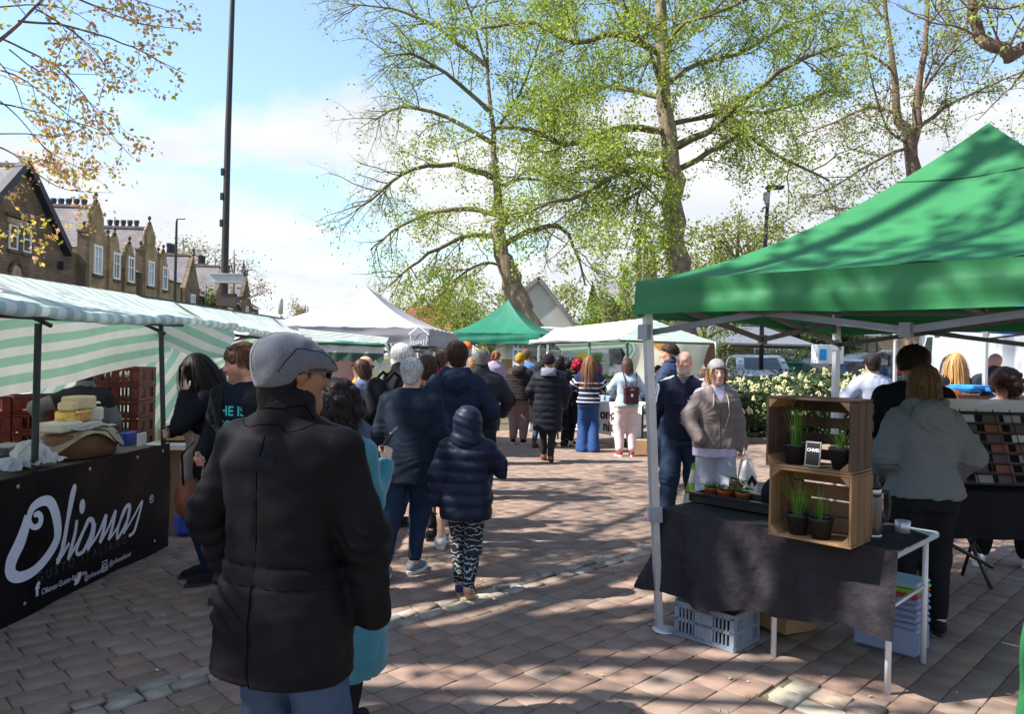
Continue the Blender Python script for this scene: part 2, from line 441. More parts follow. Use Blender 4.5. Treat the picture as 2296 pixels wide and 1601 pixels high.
def paver_verts(la,lb,g=.0028,bev=.0045,top=0.0,bot=-.02):
 A,B=la/2-g,lb/2-g;a,b=A-bev,B-bev
 V=[(-A,-B,bot),(A,-B,bot),(A,B,bot),(-A,B,bot),(-A,-B,top-bev*.7),(A,-B,top-bev*.7),(A,B,top-bev*.7),(-A,B,top-bev*.7),
(-a,-b,top),(a,-b,top),(a,b,top),(-a,b,top)]
 Fc=[(0,1,5,4),(1,2,6,5),(2,3,7,6),(3,0,4,7),(4,5,9,8),(5,6,10,9),(6,7,11,10),(7,4,8,11),(8,9,10,11)]
 return np.array(V,np.float32),np.array(Fc,np.int32)
R45=np.array([[CA,CA,0],[CA,-CA,0],[0,0,1]],np.float32)
plaza_root=bpy.data.objects.new('paving',None);COL.objects.link(plaza_root);plaza_root['kind']='structure'
pm={}
for la in (.155,.20,.235,.265):
 V,Fc=paver_verts(la,PW)
 for t in range(len(TINTS)):
  me=np_mesh('paver',V @ R45.T,Fc[:,::-1]);set_col(me,TINTS[t]);me.materials.append(M_paver);pm[(la,t)]=me
for p in sorted(single,key=lambda q:(q[5],q[4])):
 la=min((.155,.20,.235,.265),key=lambda q:abs(q-(p[1]-p[0])));fx=(p[1]-p[0])/la
 if abs(fx-1) > .02:continue
 o=bpy.data.objects.new('paver',pm[(la,prng.randrange(len(TINTS)))]);COL.objects.link(o);o.parent=plaza_root
 o.location=(p[4],p[5],prng.uniform(-.003,.001));o.rotation_euler=(prng.gauss(0,.008),prng.gauss(0,.008),0)
VV,FF,CC=[],[],[]
nb_=0
for i,p in enumerate(rest):
 V,Fc=paver_verts(p[1]-p[0],PW)
 if p[5] > 8 or abs(p[4]) > .75*max(p[5],.1):V=np.concatenate([V[4:8],V[8:]]);Fc=Fc[4:]-4
 t=np.array([prng.gauss(0,.007),prng.gauss(0,.007)])
 V[:,2] += V[:,0]*t[0]+V[:,1]*t[1]+prng.uniform(-.003,.001)
 VV.append(V @ R45.T+np.array([p[4],p[5],0]));FF.append(Fc[:,::-1]+nb_);nb_ += len(V)
 CC.append(np.repeat(TINTS[prng.randrange(len(TINTS))][None]*prng.uniform(.88,1.12),len(V),0))
me=np_mesh('pavers',np.concatenate(VV),np.concatenate(FF));set_col(me,np.concatenate(CC))
o=link('paver_field',me,M_paver,plaza_root,False);o['kind']='stuff'
def sett(a,b,la,lb,tint):
 n=2;b_=MB();hgt=prng.uniform(.0,.012)
 V,Fc=paver_verts(la,lb,g=.005,bev=.011,top=.004+hgt)
 V[:,:2] += np.array([[prng.gauss(0,.006),prng.gauss(0,.005)] for _ in range(12)]);V[8:,2] += np.array([prng.gauss(0,.003) for _ in range(4)])
 x,y=ab2w(a,b)
 me=np_mesh('sett',V @ R45.T,Fc[:,::-1],True);set_col(me,np.array(tint));me.materials.append(M_sett)
 o=bpy.data.objects.new('sett',me);COL.objects.link(o);o.parent=plaza_root;o.location=(x,y,0)
STINT=[(1,1,1),(1.12,1.1,1.05),(.82,.82,.82),(1.05,.86,.78),(.95,.8,.74),(1.25,1.2,1.1)]
for b in (-3.785,-3.68):
 a=.2
 while a < 20:
  la=prng.uniform(.12,.21)
  x,y=ab2w(a+la/2,b)
  if y > 2.4:sett(a+la/2,b+prng.gauss(0,.007),la,.098,prng.choice(STINT))
  a += la+.004
for k,a in enumerate((3.55,3.72)):
 b=-1.70
 while b < .9:
  lb=prng.uniform(.13,.2)
  sett(a,b+lb/2,.155,lb,prng.choice(STINT));b += lb
wv,wf=[],[]
for k in range(900):
 p=prng.choice(vis[:1300]);e=prng.choice((p[2],p[3]));a=prng.uniform(p[0],p[1])
 x,y=ab2w(a,e)
 if snoise(x,y,0,1.1,2) < .1 and prng.random() < .85:continue
 for q in range(prng.randrange(2,6)):
  an=prng.uniform(0,6.28);h=prng.uniform(.008,.028);l_=prng.uniform(.01,.03);i0=len(wv)
  bx,by=x+prng.gauss(0,.012),y+prng.gauss(0,.012)
  wv += [(bx-.003*math.sin(an),by+.003*math.cos(an),-.006),(bx+.003*math.sin(an),by-.003*math.cos(an),-.006),(bx+l_*math.cos(an),by+l_*math.sin(an),h)]
  wf.append((i0,i0+1,i0+2))
o=link('weeds',np_mesh('weeds',wv,np.array(wf)),mat('weed_green',(.13,.22,.03),.7,.3,20,trans=.3),plaza_root,False);o['kind']='stuff'
lv,lf=[],[]
for k in range(240):
 y=prng.uniform(3.3,9);x=prng.uniform(-.65,.65)*y;an=prng.uniform(0,6.28);s_=prng.uniform(.004,.018);i0=len(lv)
 c_,s2=math.cos(an)*s_,math.sin(an)*s_
 lv += [(x+c_,y+s2,.004),(x-s2*.5,y+c_*.5,.009),(x-c_,y-s2,.004),(x+s2*.5,y-c_*.5,.006)];lf.append((i0,i0+1,i0+2,i0+3))
o=link('leaf_litter',np_mesh('litter',lv,np.array(lf)),mat('litter',(.22,.13,.06),.9,.5,30,col2=(.5,.42,.3)),plaza_root,False);o['kind']='stuff'
# ================================================================ HOUSES ALONG THE STREET
M_st1=brick_mat('stone_dark',(.20,.14,.09),(.15,.105,.07),(.10,.075,.055),.55,.19,stain=.5)
M_st2=brick_mat('stone_tan',(.42,.30,.165),(.36,.25,.14),(.25,.18,.105),.5,.17,stain=.4)
M_st3=brick_mat('stone_sooty',(.25,.18,.115),(.18,.13,.085),(.12,.09,.065),.5,.17,stain=.5)
M_slate=brick_mat('roof_slate',(.27,.245,.255),(.22,.20,.21),(.14,.13,.135),.34,.21,bump=.8,stain=.25)
M_slate2=brick_mat('roof_slate_pink',(.34,.26,.24),(.29,.22,.21),(.2,.155,.15),.34,.21,bump=.8,stain=.2)
M_dress=mat('dressed_stone',(.33,.25,.155),.9,.25,3,.3,30)
M_dressd=mat('dressed_stone_dark',(.10,.08,.065),.9,.4,3,.3,30)
M_barge=mat('barge_board',(.022,.026,.038),.6,.2)
M_wpaint=mat('white_paint',(.78,.78,.78),.5,.05)
M_pane=mat('window_glass_dark',(.035,.05,.085),.08,.3,2,spec=.8)
M_panel=mat('window_glass_curtain',(.42,.46,.52),.15,.25,2.5,spec=.7)
M_pot=mat('chimney_pot',(.055,.06,.075),.8,.3)
M_lead=mat('lead_flashing',(.10,.11,.125),.6,.2)
def fp(Y,z,off=0.0):return Vector((xf(Y)+off,Y+.058*off,z))
def wall_quad(b,p0,p1,z0,z1):
 """vertical wall face with UVs in metres"""
 p0,p1=Vector(p0),Vector(p1);ln_=(Vector((p1.x,p1.y,0))-Vector((p0.x,p0.y,0))).length
 b.quad((p0.x,p0.y,z0),(p1.x,p1.y,z0),(p1.x,p1.y,z1),(p0.x,p0.y,z1),[(0,z0),(ln_,z0),(ln_,z1),(0,z1)])
def win(parent,Yc,zb,zt,w,off=.05,cols=2,rows=(.6,),pane=None,surround=True,deep=0.0):
 """sash window on the street front: frame > pane, mullions; sill"""
 b=MB();fr=.13 if surround else .07
 for s in (-1,1):b.bar(fp(Yc+s*(w/2-fr/2),zb,off),fp(Yc+s*(w/2-fr/2),zt,off),fr,.10,(1,0,0))
 for z in (zb+.06,zt-fr*.8):b.bar(fp(Yc-w/2+fr*.98,z,off),fp(Yc+w/2-fr*.98,z,off),.095,fr*1.1)
 for k in range(1,cols):
  y=Yc-w/2+w*k/cols;b.bar(fp(y,zb+.1,off-.01),fp(y,zt-.12,off-.01),.075,.06,(1,0,0))
 for q in rows:
  z=zb+(zt-zb)*q;b.bar(fp(Yc-w/2+fr,z,off-.005),fp(Yc+w/2-fr,z,off-.005),.065,.07)
 f=b.build('window',M_wpaint,parent)
 g=MB();g.quad(fp(Yc-w/2,zb,off-.04),fp(Yc+w/2,zb,off-.04),fp(Yc+w/2,zt,off-.04),fp(Yc-w/2,zt,off-.04));g.build('pane',pane or M_panel,f)
 s_=MB();s_.bar(fp(Yc-w/2-.12,zb-.09,off+.03),fp(Yc+w/2+.12,zb-.09,off+.03),.22,.16);s_.build('sill',M_dressd,f)
 return f
def gable_block(parent,Y0,Y1,ze,za,depth,mwall,mroof,poly=None,thick=.35,roof_over=.0,ridge=None):
 """cross wing: gable wall to the street, two side walls, roof slopes running back"""
 Yc=(Y0+Y1)/2;ridge=ridge or za
 pts=poly or [(Y0,0),(Y1,0),(Y1,ze),(Yc,za),(Y0,ze)]
 b=MB();b.extrude([fp(y,z) for y,z in pts],(-thick,0,0),[(y,z) for y,z in pts])
 for y in (Y0,Y1):
  p0,p1=fp(y,0,-thick),fp(y,0,-depth);wall_quad(b,p0,p1,0,ze)
 o=b.build('wall',mwall,parent)
 r_=MB()
 for y,yo in ((Y0,-roof_over),(Y1,roof_over)):
  sl_=math.hypot(Yc-y,ridge-ze);k=(abs(yo)/abs(Yc-y)) if yo else 0
  yy,zz_=y+yo,ze-(ridge-ze)*k
  a,c=fp(yy,zz_,-thick+roof_over),fp(yy,zz_,-depth);d,e=fp(Yc,ridge,-depth),fp(Yc,ridge,-thick+roof_over)
  uv=[(0,0),(depth,0),(depth,sl_),(0,sl_)]
  r_.quad(a,c,d,e,uv);dz=Vector((0,0,-.12));r_.quad(a+dz,c+dz,d+dz,e+dz,uv)
  r_.quad(a,e,e+dz,a+dz,[(0,0)]*4);r_.quad(a,c,c+dz,a+dz,[(0,0)]*4)
 rf=r_.build('roof',mroof,parent)
 t=MB();t.bar(fp(Yc,ridge+.05,-thick+roof_over),fp(Yc,ridge+.05,-depth),.22,.16);t.build('ridge_tiles',M_slate2,rf)
 return o,rf
def chimney(parent,p,w,d,z0,z1,npots,mwall,axis='y'):
 b=MB();b.box((p[0],p[1],(z0+z1)/2),(w,d,z1-z0));b.box((p[0],p[1],z1+.09),(w+.25,d+.25,.2));b.box((p[0],p[1],z1-.28),(w+.14,d+.14,.12))
 c=b.build('chimney',mwall,parent)
 for k in range(npots):
  t=(k+.5)/npots-.5;q=(p[0]+(t*w if axis == 'x' else 0),p[1]+(t*d if axis == 'y' else 0),z1+.18)
  m_=MB();m_.lathe([(.17,0),(.15,.5),(.2,.72),(.22,.78),(.22,.95),(.17,.97),(.16,.7)],8,q);m_.build('chimney_pot',M_pot,c)
 return c
def finial(parent,p,s=1.0):
 b=MB();b.lathe([(.15*s,0),(.17*s,.12*s),(.08*s,.2*s),(.06*s,.34*s),(.13*s,.42*s),(.16*s,.54*s),(.11*s,.66*s),(.0,.72*s)],8,p)
 return b.build('finial',M_dressd,parent)
h=thing('gabled_house','dark stone house with a steep gable and black barge boards','house',fp(41.5,0))
gable_block(h,37.5,45.5,7.86,11.5,11,M_st1,M_slate,roof_over=.35)
b=MB();wall_quad(b,fp(45.5,0,-.3),fp(48.6,0,-.3),0,7.6);b.build('wall_link',M_st1,h)
for s in (-1,1):
 b=MB();y0,y1=41.5+s*4.55,41.5
 P=[fp(y0,7.15,.42),fp(y1,11.42,.42),fp(y1,11.95,.42),fp(y0,7.70,.42)]
 b.extrude(P,(-.5,0,0));b.build('barge_board',M_barge,h)
for yc in (40.75,42.0):win(h,yc,5.55+1.25,8.15,.78,.02,cols=1,rows=(.55,),pane=M_pane,surround=False)
b=MB();b.bar(fp(40.1,8.32,.05),fp(42.65,8.32,.05),.14,.3);b.build('lintel',M_dress,h)
b=MB();b.bar(fp(40.0,8.62,.08),fp(42.75,8.62,.08),.2,.12);b.build('drip_mould',M_dressd,h)
b=MB();b.bar(fp(41.37,6.75,.04),fp(41.37,8.2,.04),.36,.12,(1,0,0));b.build('mullion',M_dressd,h)
ar=MB();pts=[fp(41.0+.55*math.cos(a),5.6+.55*math.sin(a),.10) for a in np.linspace(0,math.pi,9)];ar.tube(pts,.09,6);ar.build('arch_mould',M_dressd,h)
ar=MB();ar.extrude([fp(40.2,4.3,.08),fp(43.0,4.3,.08),fp(43.0,4.75,.08),fp(42.2,4.75,.08),fp(42.2,5.05,.08),fp(41.5,5.05,.08),fp(41.5,5.85,.08),fp(41.0,6.05,.08),fp(40.6,5.85,.08),fp(40.6,5.05,.08),fp(40.2,5.05,.08)],(-.1,0,0))
ar.build('name_stone',M_dress,h)
b=MB();b.box(fp(45.3,6.5,.25),(.3,.3,.5));b.build('gutter_box',M_barge,h)
def dutch(Yc,hw,zb,zs,zt):
 k=zt-zs
 half=[(hw,0),(hw,zs),(hw*.86,zs),(hw*.84,zs+k*.16),(hw*.70,zs+k*.30),(hw*.50,zs+k*.36),(hw*.50,zs+k*.62),(hw*.44,zs+k*.72),(hw*.25,zs+k*.84),(hw*.10,zs+k*.96),(0,zs+k)]
 return [(Yc+a,z) for a,z in half]+[(Yc-a,z) for a,z in half[-2::-1]]
def coping(parent,poly,off=.0,r=.11):
 b=MB();pts=[fp(y,z+.03,-.17) for y,z in poly[1:-1]]
 for a,c in zip(pts[:-1],pts[1:]):b.bar(a,c,.42,.10,(1,0,0))
 return b.build('coping',M_dress,parent)
def row_house(Y,first,mw=M_st2,tall=True,lab='',nsmall=2):
 """tan stone house: tall curved gable, then small gabled windows beside it"""
 h=thing('terraced_house',lab,'house',fp(Y+1.6,0),group=None)
 hw=1.62;Yc=Y+hw
 pl=dutch(Yc,hw,0,8.55,11.25)
 gable_block(h,Y,Y+2*hw,8.05,10.9,9.5,mw,M_slate,poly=pl)
 coping(h,pl);finial(h,fp(Yc,11.25,-.17),.9)
 for s in (-1,1):
  b=MB();p=fp(Yc+s*(hw-.02),0,-.1);b.box((p.x,p.y,4.5),(.55,.5,9.0),rz=.058);b.box((p.x,p.y,9.06),(.66,.6,.14),rz=.058);b.build('pier',mw if s > 0 else M_st3,h)
  finial(h,(p.x,p.y,9.12),.85)
 win(h,Yc,6.45,8.42,1.1,.05,2,(.6,));win(h,Yc,2.6,4.7,1.1,.05,2,(.6,))
 b=MB();b.bar(fp(Y,5.6,.04),fp(Y+8.4,5.6,-.2),.14,.16);b.build('string_course',M_dress,h)
 y0,y1=Y+2*hw,Y+8.4
 b=MB();wall_quad(b,fp(y0,0,-.25),fp(y1,0,-.25),0,7.35);b.build('range_wall',mw,h)
 r_=MB();sl_=math.hypot(4.5,2.6);r_.quad(fp(y0-.1,7.3,.05),fp(y1,7.3,.05),fp(y1,10.0,-5),fp(y0-.1,10.0,-5),[(0,0),(y1-y0,0),(y1-y0,sl_),(0,sl_)])
 r_.quad(fp(y0-.1,10.0,-5),fp(y1,10.0,-5),fp(y1,7.3,-9.5),fp(y0-.1,7.3,-9.5),[(0,0),(y1-y0,0),(y1-y0,sl_),(0,sl_)]);r_.build('range_roof',M_slate,h)
 b=MB();b.bar(fp(y0,7.3,-.16),fp(y1,7.3,-.16),.14,.12);b.bar(fp(y0+2.0,0,-.15),fp(y0+2.0,7.3,-.15),.1,.1,(1,0,0));b.build('gutter',M_lead,h)
 for k,yc in enumerate((Y+2*hw+1.0,Y+2*hw+3.3)[:nsmall]):
  pl=dutch(yc,.85,0,8.1-.0,9.5-k*.3);pl=[(y,max(z,5.7)) for y,z in pl]
  b=MB();b.extrude([fp(y,z,.02) for y,z in pl],(-.4,0,0),pl);g=b.build('small_gable',mw,h);coping(h,pl)
  finial(h,fp(yc,pl[10][1],-.1),.8)
  b=MB()
  for s in (-1,1):b.quad(fp(yc+s*.8,7.7,-.38),fp(yc,9.1,-.38),fp(yc,9.1,-3.2),fp(yc+s*.8,7.7,-1.2),[(0,0),(1,0),(1,1.5),(0,1.5)])
  b.build('dormer_roof',M_slate,h)
  win(h,yc,6.4,8.3,1.0,.06,2,(.58,));win(h,yc,2.6,4.6,1.0,-.2,2,(.6,))
 c=fp(Y+2*hw+1.7,0,-3.6);chimney(h,(c.x,c.y),2.7,1.0,8.6,10.9,5,M_st3,'x')
 c=fp(Y+.8,0,-7.2);chimney(h,(c.x,c.y),2.2,.8,9.4,10.95,3,M_st3,'x')
 return h
row_house(48.4,True,lab='tan stone terraced house with a curved gable, next to the dark gabled house')
row_house(56.8,False,lab='tan stone terraced house with a curved gable, next to the sooty stone terrace',nsmall=1)
for k in range(3):
 Y=65.6+k*8.2
 h=thing('stone_house',['sooty stone house with a gable beside the tan terrace','sooty stone house in the middle of the dark terrace','sooty stone house at the end of the terrace by the chapel'][k],'house',fp(Y+4,0))
 gable_block(h,Y,Y+3.6,7.0,10.0,9,M_st3,M_slate)
 b=MB();wall_quad(b,fp(Y+3.6,0,-.4),fp(Y+8.1,0,-.4),0,6.6);b.build('range_wall',M_st3,h)
 b=MB();b.quad(fp(Y+3.6,6.6,.0),fp(Y+8.1,6.6,.0),fp(Y+8.1,9.4,-4.5),fp(Y+3.6,9.4,-4.5),[(0,0),(4.5,0),(4.5,5),(0,5)]);b.build('range_roof',M_slate,h)
 c=fp(Y+5.8,0,-3.5);chimney(h,(c.x,c.y),1.0,1.6,7.5,10.4,3,M_st3)
 win(h,Y+1.8,4.8,6.6,1.0,.05);win(h,Y+5.6,4.4,6.1,1.0,-.33);finial(h,fp(Y+1.8,10.0),1.0)
cp=at(436,800,100);cp.z=0
h=thing('chapel','far stone chapel with a pink slate roof and thin spire pinnacles','chapel',cp)
b=MB();b.box((cp.x-3,cp.y+6,4),(14,9,8));b.extrude([(cp.x+4.02,cp.y+1.5,8),(cp.x+4.02,cp.y+10.5,8),(cp.x+4.02,cp.y+6,11.6)],(-.5,0,0));b.build('wall',M_st3,h)
b=MB()
for s in (-1,1):b.quad((cp.x-10,cp.y+6+s*5,7.7),(cp.x+3.5,cp.y+6+s*5,7.7),(cp.x+3.5,cp.y+6,11.5),(cp.x-10,cp.y+6,11.5),[(0,0),(13,0),(13,6),(0,6)])
b.build('roof',M_slate2,h)
for (x,y,z0,z1) in ((cp.x+4.1,cp.y+6,10.5,14.6),(cp.x+4.1,cp.y+1.6,6.0,10.6),(cp.x-1.5,cp.y+1.2,6,9.6),(cp.x+1.2,cp.y+1.2,5,9.2)):
 b=MB();b.box((x,y,(z0+z1)/2-1.6),(.6,.6,z1-z0-1.2));b.lathe([(.45,z1-2.4),(.12,z1-.7),(.0,z1)],6,(x,y,0));b.build('pinnacle',M_dressd,h)
for k in range(3):
 b=MB();x=cp.x+3-k*3.2;b.box((x,cp.y+1.2,5.5),(1.1,.3,3.2));b.build('window',M_pane,h)
def far_house(lab,px,Y,wpx,zr,ze,mwall,mroof,chim=True,name='far_house'):
 c=at(px,800,Y);w=wpx*Y/FPX
 h=thing(name,lab,'house',(c.x,Y,0))
 b=MB();wall_quad(b,(c.x-w/2,Y,0),(c.x+w/2,Y,0),0,ze)
 for s in (-1,1):wall_quad(b,(c.x+s*w/2,Y,0),(c.x+s*w/2,Y+7,0),0,ze)
 b.build('wall',mwall,h)
 b=MB();b.quad((c.x-w/2-.3,Y-.3,ze-.1),(c.x+w/2+.3,Y-.3,ze-.1),(c.x+w/2+.3,Y+3.5,zr),(c.x-w/2-.3,Y+3.5,zr),[(0,0),(w,0),(w,5),(0,5)])
 b.quad((c.x-w/2-.3,Y+3.5,zr),(c.x+w/2+.3,Y+3.5,zr),(c.x+w/2+.3,Y+7.3,ze-.1),(c.x-w/2-.3,Y+7.3,ze-.1),[(0,0),(w,0),(w,5),(0,5)])
 b.build('roof',mroof,h)
 for k in range(max(1,int(w/3.5))):
  x=c.x-w/2+(k+.5)*w/max(1,int(w/3.5))
  b=MB();b.box((x,Y-.02,ze*.62),(1.2,.12,1.2));f=b.build('window',M_wpaint,h)
  b=MB();b.box((x,Y-.06,ze*.62),(1.0,.1,1.0));b.build('pane',M_pane,f)
 if chim:chimney(h,(c.x+w*.3,Y+3.4),.8,.8,zr-1,zr+.9,2,mwall)
 return h
M_redtile=brick_mat('roof_red_tile',(.24,.085,.055),(.19,.07,.05),(.10,.04,.03),.3,.28,bump=1.0,stain=.3)
M_redbrick=brick_mat('red_brick',(.30,.12,.075),(.25,.10,.065),(.3,.26,.22),.23,.075,stain=.25)
far_house('small red-tiled roof with a brick chimney beyond the grey gazebo',955,50,92,5.15,3.2,M_redbrick,M_redtile)
g=thing('rendered_house','pale rendered gable end of a house behind the leaning tree','house',(xat(1215,42),42,0))
b=MB();xg=xat(1200,42);b.extrude([(xg-3.2,42,0),(xg+2.3,42,0),(xg+2.3,42,3.1),(xg+.1,42,5.9),(xg-3.2,42,3.0)],(0,7,0));b.build('wall',mat('render_grey',(.42,.42,.40),.9,.12,1.2,.2,30),g)
b=MB();
for p0,p1 in (((xg+2.5,3.0),(xg+.1,6.02)),((xg-3.4,2.95),(xg+.1,6.02))):b.bar((p0[0],41.85,p0[1]),(p1[0],41.85,p1[1]),.22,.1,(0,1,0));b.quad((p0[0],41.8,p0[1]+.05),(p1[0],41.8,p1[1]+.05),(p1[0],49,p1[1]+.05),(p0[0],49,p0[1]+.05))
b.build('roof',M_slate,g)
def stone_building(lab,x0,x1,Y,z0,ze,zr,chims=()):
 h=thing('stone_building',lab,'building',((x0+x1)/2,Y,z0))
 b=MB();wall_quad(b,(x0,Y,0),(x1,Y,0),z0-.5,ze);wall_quad(b,(x0,Y+8,0),(x0,Y,0),z0-.5,ze);wall_quad(b,(x1,Y,0),(x1,Y+8,0),z0-.5,ze)
 b.build('wall',M_st3,h)
 b=MB();b.quad((x0-.3,Y-.4,ze-.1),(x1+.3,Y-.4,ze-.1),(x1+.3,Y+4,zr),(x0-.3,Y+4,zr),[(0,0),(x1-x0,0),(x1-x0,5),(0,5)]);b.quad((x0-.3,Y+4,zr),(x1+.3,Y+4,zr),(x1+.3,Y+8.4,ze-.1),(x0-.3,Y+8.4,ze-.1),[(0,0),(x1-x0,0),(x1-x0,5),(0,5)]);b.build('roof',M_slate,h)
 n=max(1,int((x1-x0)/3.0))
 for k in range(n):
  x=x0+(k+.5)*(x1-x0)/n
  b=MB();b.box((x,Y-.03,ze-1.5),(1.3,.16,1.7));f=b.build('window',M_dress,h)
  for q in (-1,1):b=MB();b.box((x+q*.3,Y-.1,ze-1.5),(.5,.06,1.5));b.build('pane',M_pane,f)
 for x in chims:chimney(h,(x,Y+3.8),1.3,.8,zr-1,zr+1.0,3,M_st3,'x')
 return h
stone_building('sooty stone building with chimney pots behind the tall tree',5.3,9.6,44,.2,4.9,6.6,(8.3,))
stone_building('sooty stone building beyond the parked silver car',11.0,19.0,42,.9,4.9,6.3,())
lt=thing('lean_to','low slate-roofed lean-to with white windows behind the silver car','building',(12.6,36.5,.7))
b=MB();wall_quad(b,(9.8,37,0),(14.2,37,0),.5,2.45);wall_quad(b,(9.8,42,0),(9.8,37,0),.5,2.45);wall_quad(b,(14.2,37,0),(14.2,42,0),.5,2.45);b.build('wall',M_st3,lt)
b=MB();b.extrude([(9.5,36.5,2.45),(14.6,36.5,2.45),(13.9,41.9,3.5),(9.5,41.9,3.5)],(0,0,.09));b.build('roof',mat('slate_sheen',(.16,.17,.2),.35,.15,3),lt)
for x in (12.1,12.8,13.5):b=MB();b.box((x,36.97,2.1),(.62,.08,.42));f=b.build('window',M_wpaint,lt);b=MB();b.box((x,36.93,2.1),(.5,.06,.3));b.build('pane',M_pane,f)
rw=MB();wall_quad(rw,(19.4,46,0),(34,46,0),1.2,3.4);rw.quad((19.4,46,3.4),(34,46,3.4),(34,46.4,3.4),(19.4,46.4,3.4),[(0,0),(15,0),(15,.4),(0,.4)])
tag(rw.build('retaining_wall',brick_mat('wall_tan',(.36,.28,.19),(.3,.235,.165),(.2,.16,.12),.5,.2,stain=.5)),'tan stone retaining wall beyond the parked cars','wall')
rk=MB();rk.box((28,41.5,tz(28,41.5)+.03),(18,.25,.16));rk.build('far_kerb',mat('kerb_pale',(.45,.42,.36),.9,.15))['kind']='structure'
# ================================================================ TREES
trng=np.random.default_rng(21)
def unit(v):return v/(np.linalg.norm(v)+1e-9)
class TreeB:
 def __init__(s):s.paths=[];s.lp=[];s.lc=[]
 def path(s,pts,rad):s.paths.append((np.asarray(pts,float),np.asarray(rad,float)))
 def grow(s,p,d,ln_,r,lvl,cfg):
  n=cfg['seg'][lvl];pts=[np.array(p)];d=unit(np.array(d,float));st=ln_/n;dirs=[]
  for i in range(n):
   d=unit(d+trng.normal(size=3)*cfg['wander'][lvl]+np.array([0,0,cfg['trop'][lvl]]))
   pts.append(pts[-1]+d*st);dirs.append(d)
  rad=np.linspace(r,r*cfg.get('taper',.35),n+1)
  s.path(pts,rad);s.spawn(np.array(pts),rad,ln_,lvl,cfg)
 def spawn(s,pts,rad,ln_,lvl,cfg,t0=.15):
  n=len(pts)-1
  if lvl >= cfg['leaf_lvl']:
   k=trng.poisson(cfg['leaf_n']*ln_)
   if k:
    t=trng.uniform(.15,1,k)*n;i=np.minimum(t.astype(int),n-1);f=(t-i)[:,None]
    s.lp.append(pts[i]*(1-f)+pts[i+1]*f+trng.normal(size=(k,3))*cfg['leaf_sp'])
  if lvl+1 >= len(cfg['seg']):return
  k=max(1,int(round(cfg['n'][lvl]*ln_*trng.uniform(.8,1.2)))) if cfg['n'][lvl] > 0 else 0
  for j in range(k):
   t=trng.uniform(t0,1)*n;i=min(int(t),n-1);f=t-i
   p=pts[i]*(1-f)+pts[i+1]*f;ax=unit(pts[i+1]-pts[i])
   q=unit(np.cross(ax,trng.normal(size=3)));a=R(trng.uniform(*cfg['ang']))
   q[2]=q[2]*cfg.get('flat',.7);d=unit(ax*math.cos(a)+q*math.sin(a))
   l2=cfg['len'][lvl+1]*trng.uniform(.6,1.25)*(1.15-.5*t/n)
   s.grow(p,d,l2,min(rad[i]*.6,cfg['rad'][lvl+1]),lvl+1,cfg)
 def limb(s,pts,rads,cfg,lvl=1):
  """hand-placed limb, smoothed, then it sprouts"""
  P=np.array([np.array(p,float) for p in pts]);n=len(P);o_=[];orr=[]
  for i in range(n-1):
   p0,p1,p2,p3=P[max(i-1,0)],P[i],P[i+1],P[min(i+2,n-1)]
   for k in range(3):
    t=k/3;o_.append(.5*(2*p1+(p2-p0)*t+(2*p0-5*p1+4*p2-p3)*t*t+(3*p1-p0-3*p2+p3)*t ** 3));orr.append(rads[i]*(1-t)+rads[i+1]*t)
  o_.append(P[-1]);orr.append(rads[-1]);o_=np.array(o_);o_[1:-1] += trng.normal(size=(len(o_)-2,3))*np.array(orr)[1:-1,None]*.35
  s.path(o_,orr);L_=np.linalg.norm(np.diff(o_,axis=0),axis=1).sum()
  s.spawn(o_,np.array(orr),L_,lvl,cfg)
 def wood(s,name,m,parent,mins=3):
  VV,FF,base=[],[],0
  for pts,rad in s.paths:
   n=9 if rad[0] > .12 else 6 if rad[0] > .05 else 4 if rad[0] > .018 else 3
   k=len(pts);d=np.gradient(pts,axis=0);d /= np.linalg.norm(d,axis=1)[:,None]+1e-9
   ref=np.where(np.abs(d[:,2:3]) > .85,np.array([[1.,0,0]]),np.array([[0,0,1.]]))
   if abs(d[0,2]) > .7:ref=np.repeat(np.array([[1.,.2,0]]),k,0)
   ux=np.cross(ref,d);ux /= np.linalg.norm(ux,axis=1)[:,None]+1e-9;uy=np.cross(d,ux)
   a=np.linspace(0,2*np.pi,n,endpoint=False)
   rr=rad[:,None]*(1+(trng.normal(size=(k,n))*.06 if rad[0] > .1 else 0))
   V=pts[:,None]+(ux[:,None]*np.cos(a)[None,:,None]+uy[:,None]*np.sin(a)[None,:,None])*rr[...,None]
   VV.append(V.reshape(-1,3));i=np.arange(k*n).reshape(k,n)+base
   FF.append(np.stack([i[:-1],np.roll(i,-1,1)[:-1],np.roll(i,-1,1)[1:],i[1:]],-1).reshape(-1,4));base += k*n
  return link(name,np_mesh(name,np.concatenate(VV),np.concatenate(FF),True),m,parent)
 def leaves(s,name,m,parent,size,cols,keep=None,jitter=.3):
  P=np.concatenate(s.lp) if s.lp else np.zeros((0,3))
  if keep is not None:P=P[keep(P)]
  return leaf_mesh(name,P,size,cols,m,parent,jitter)
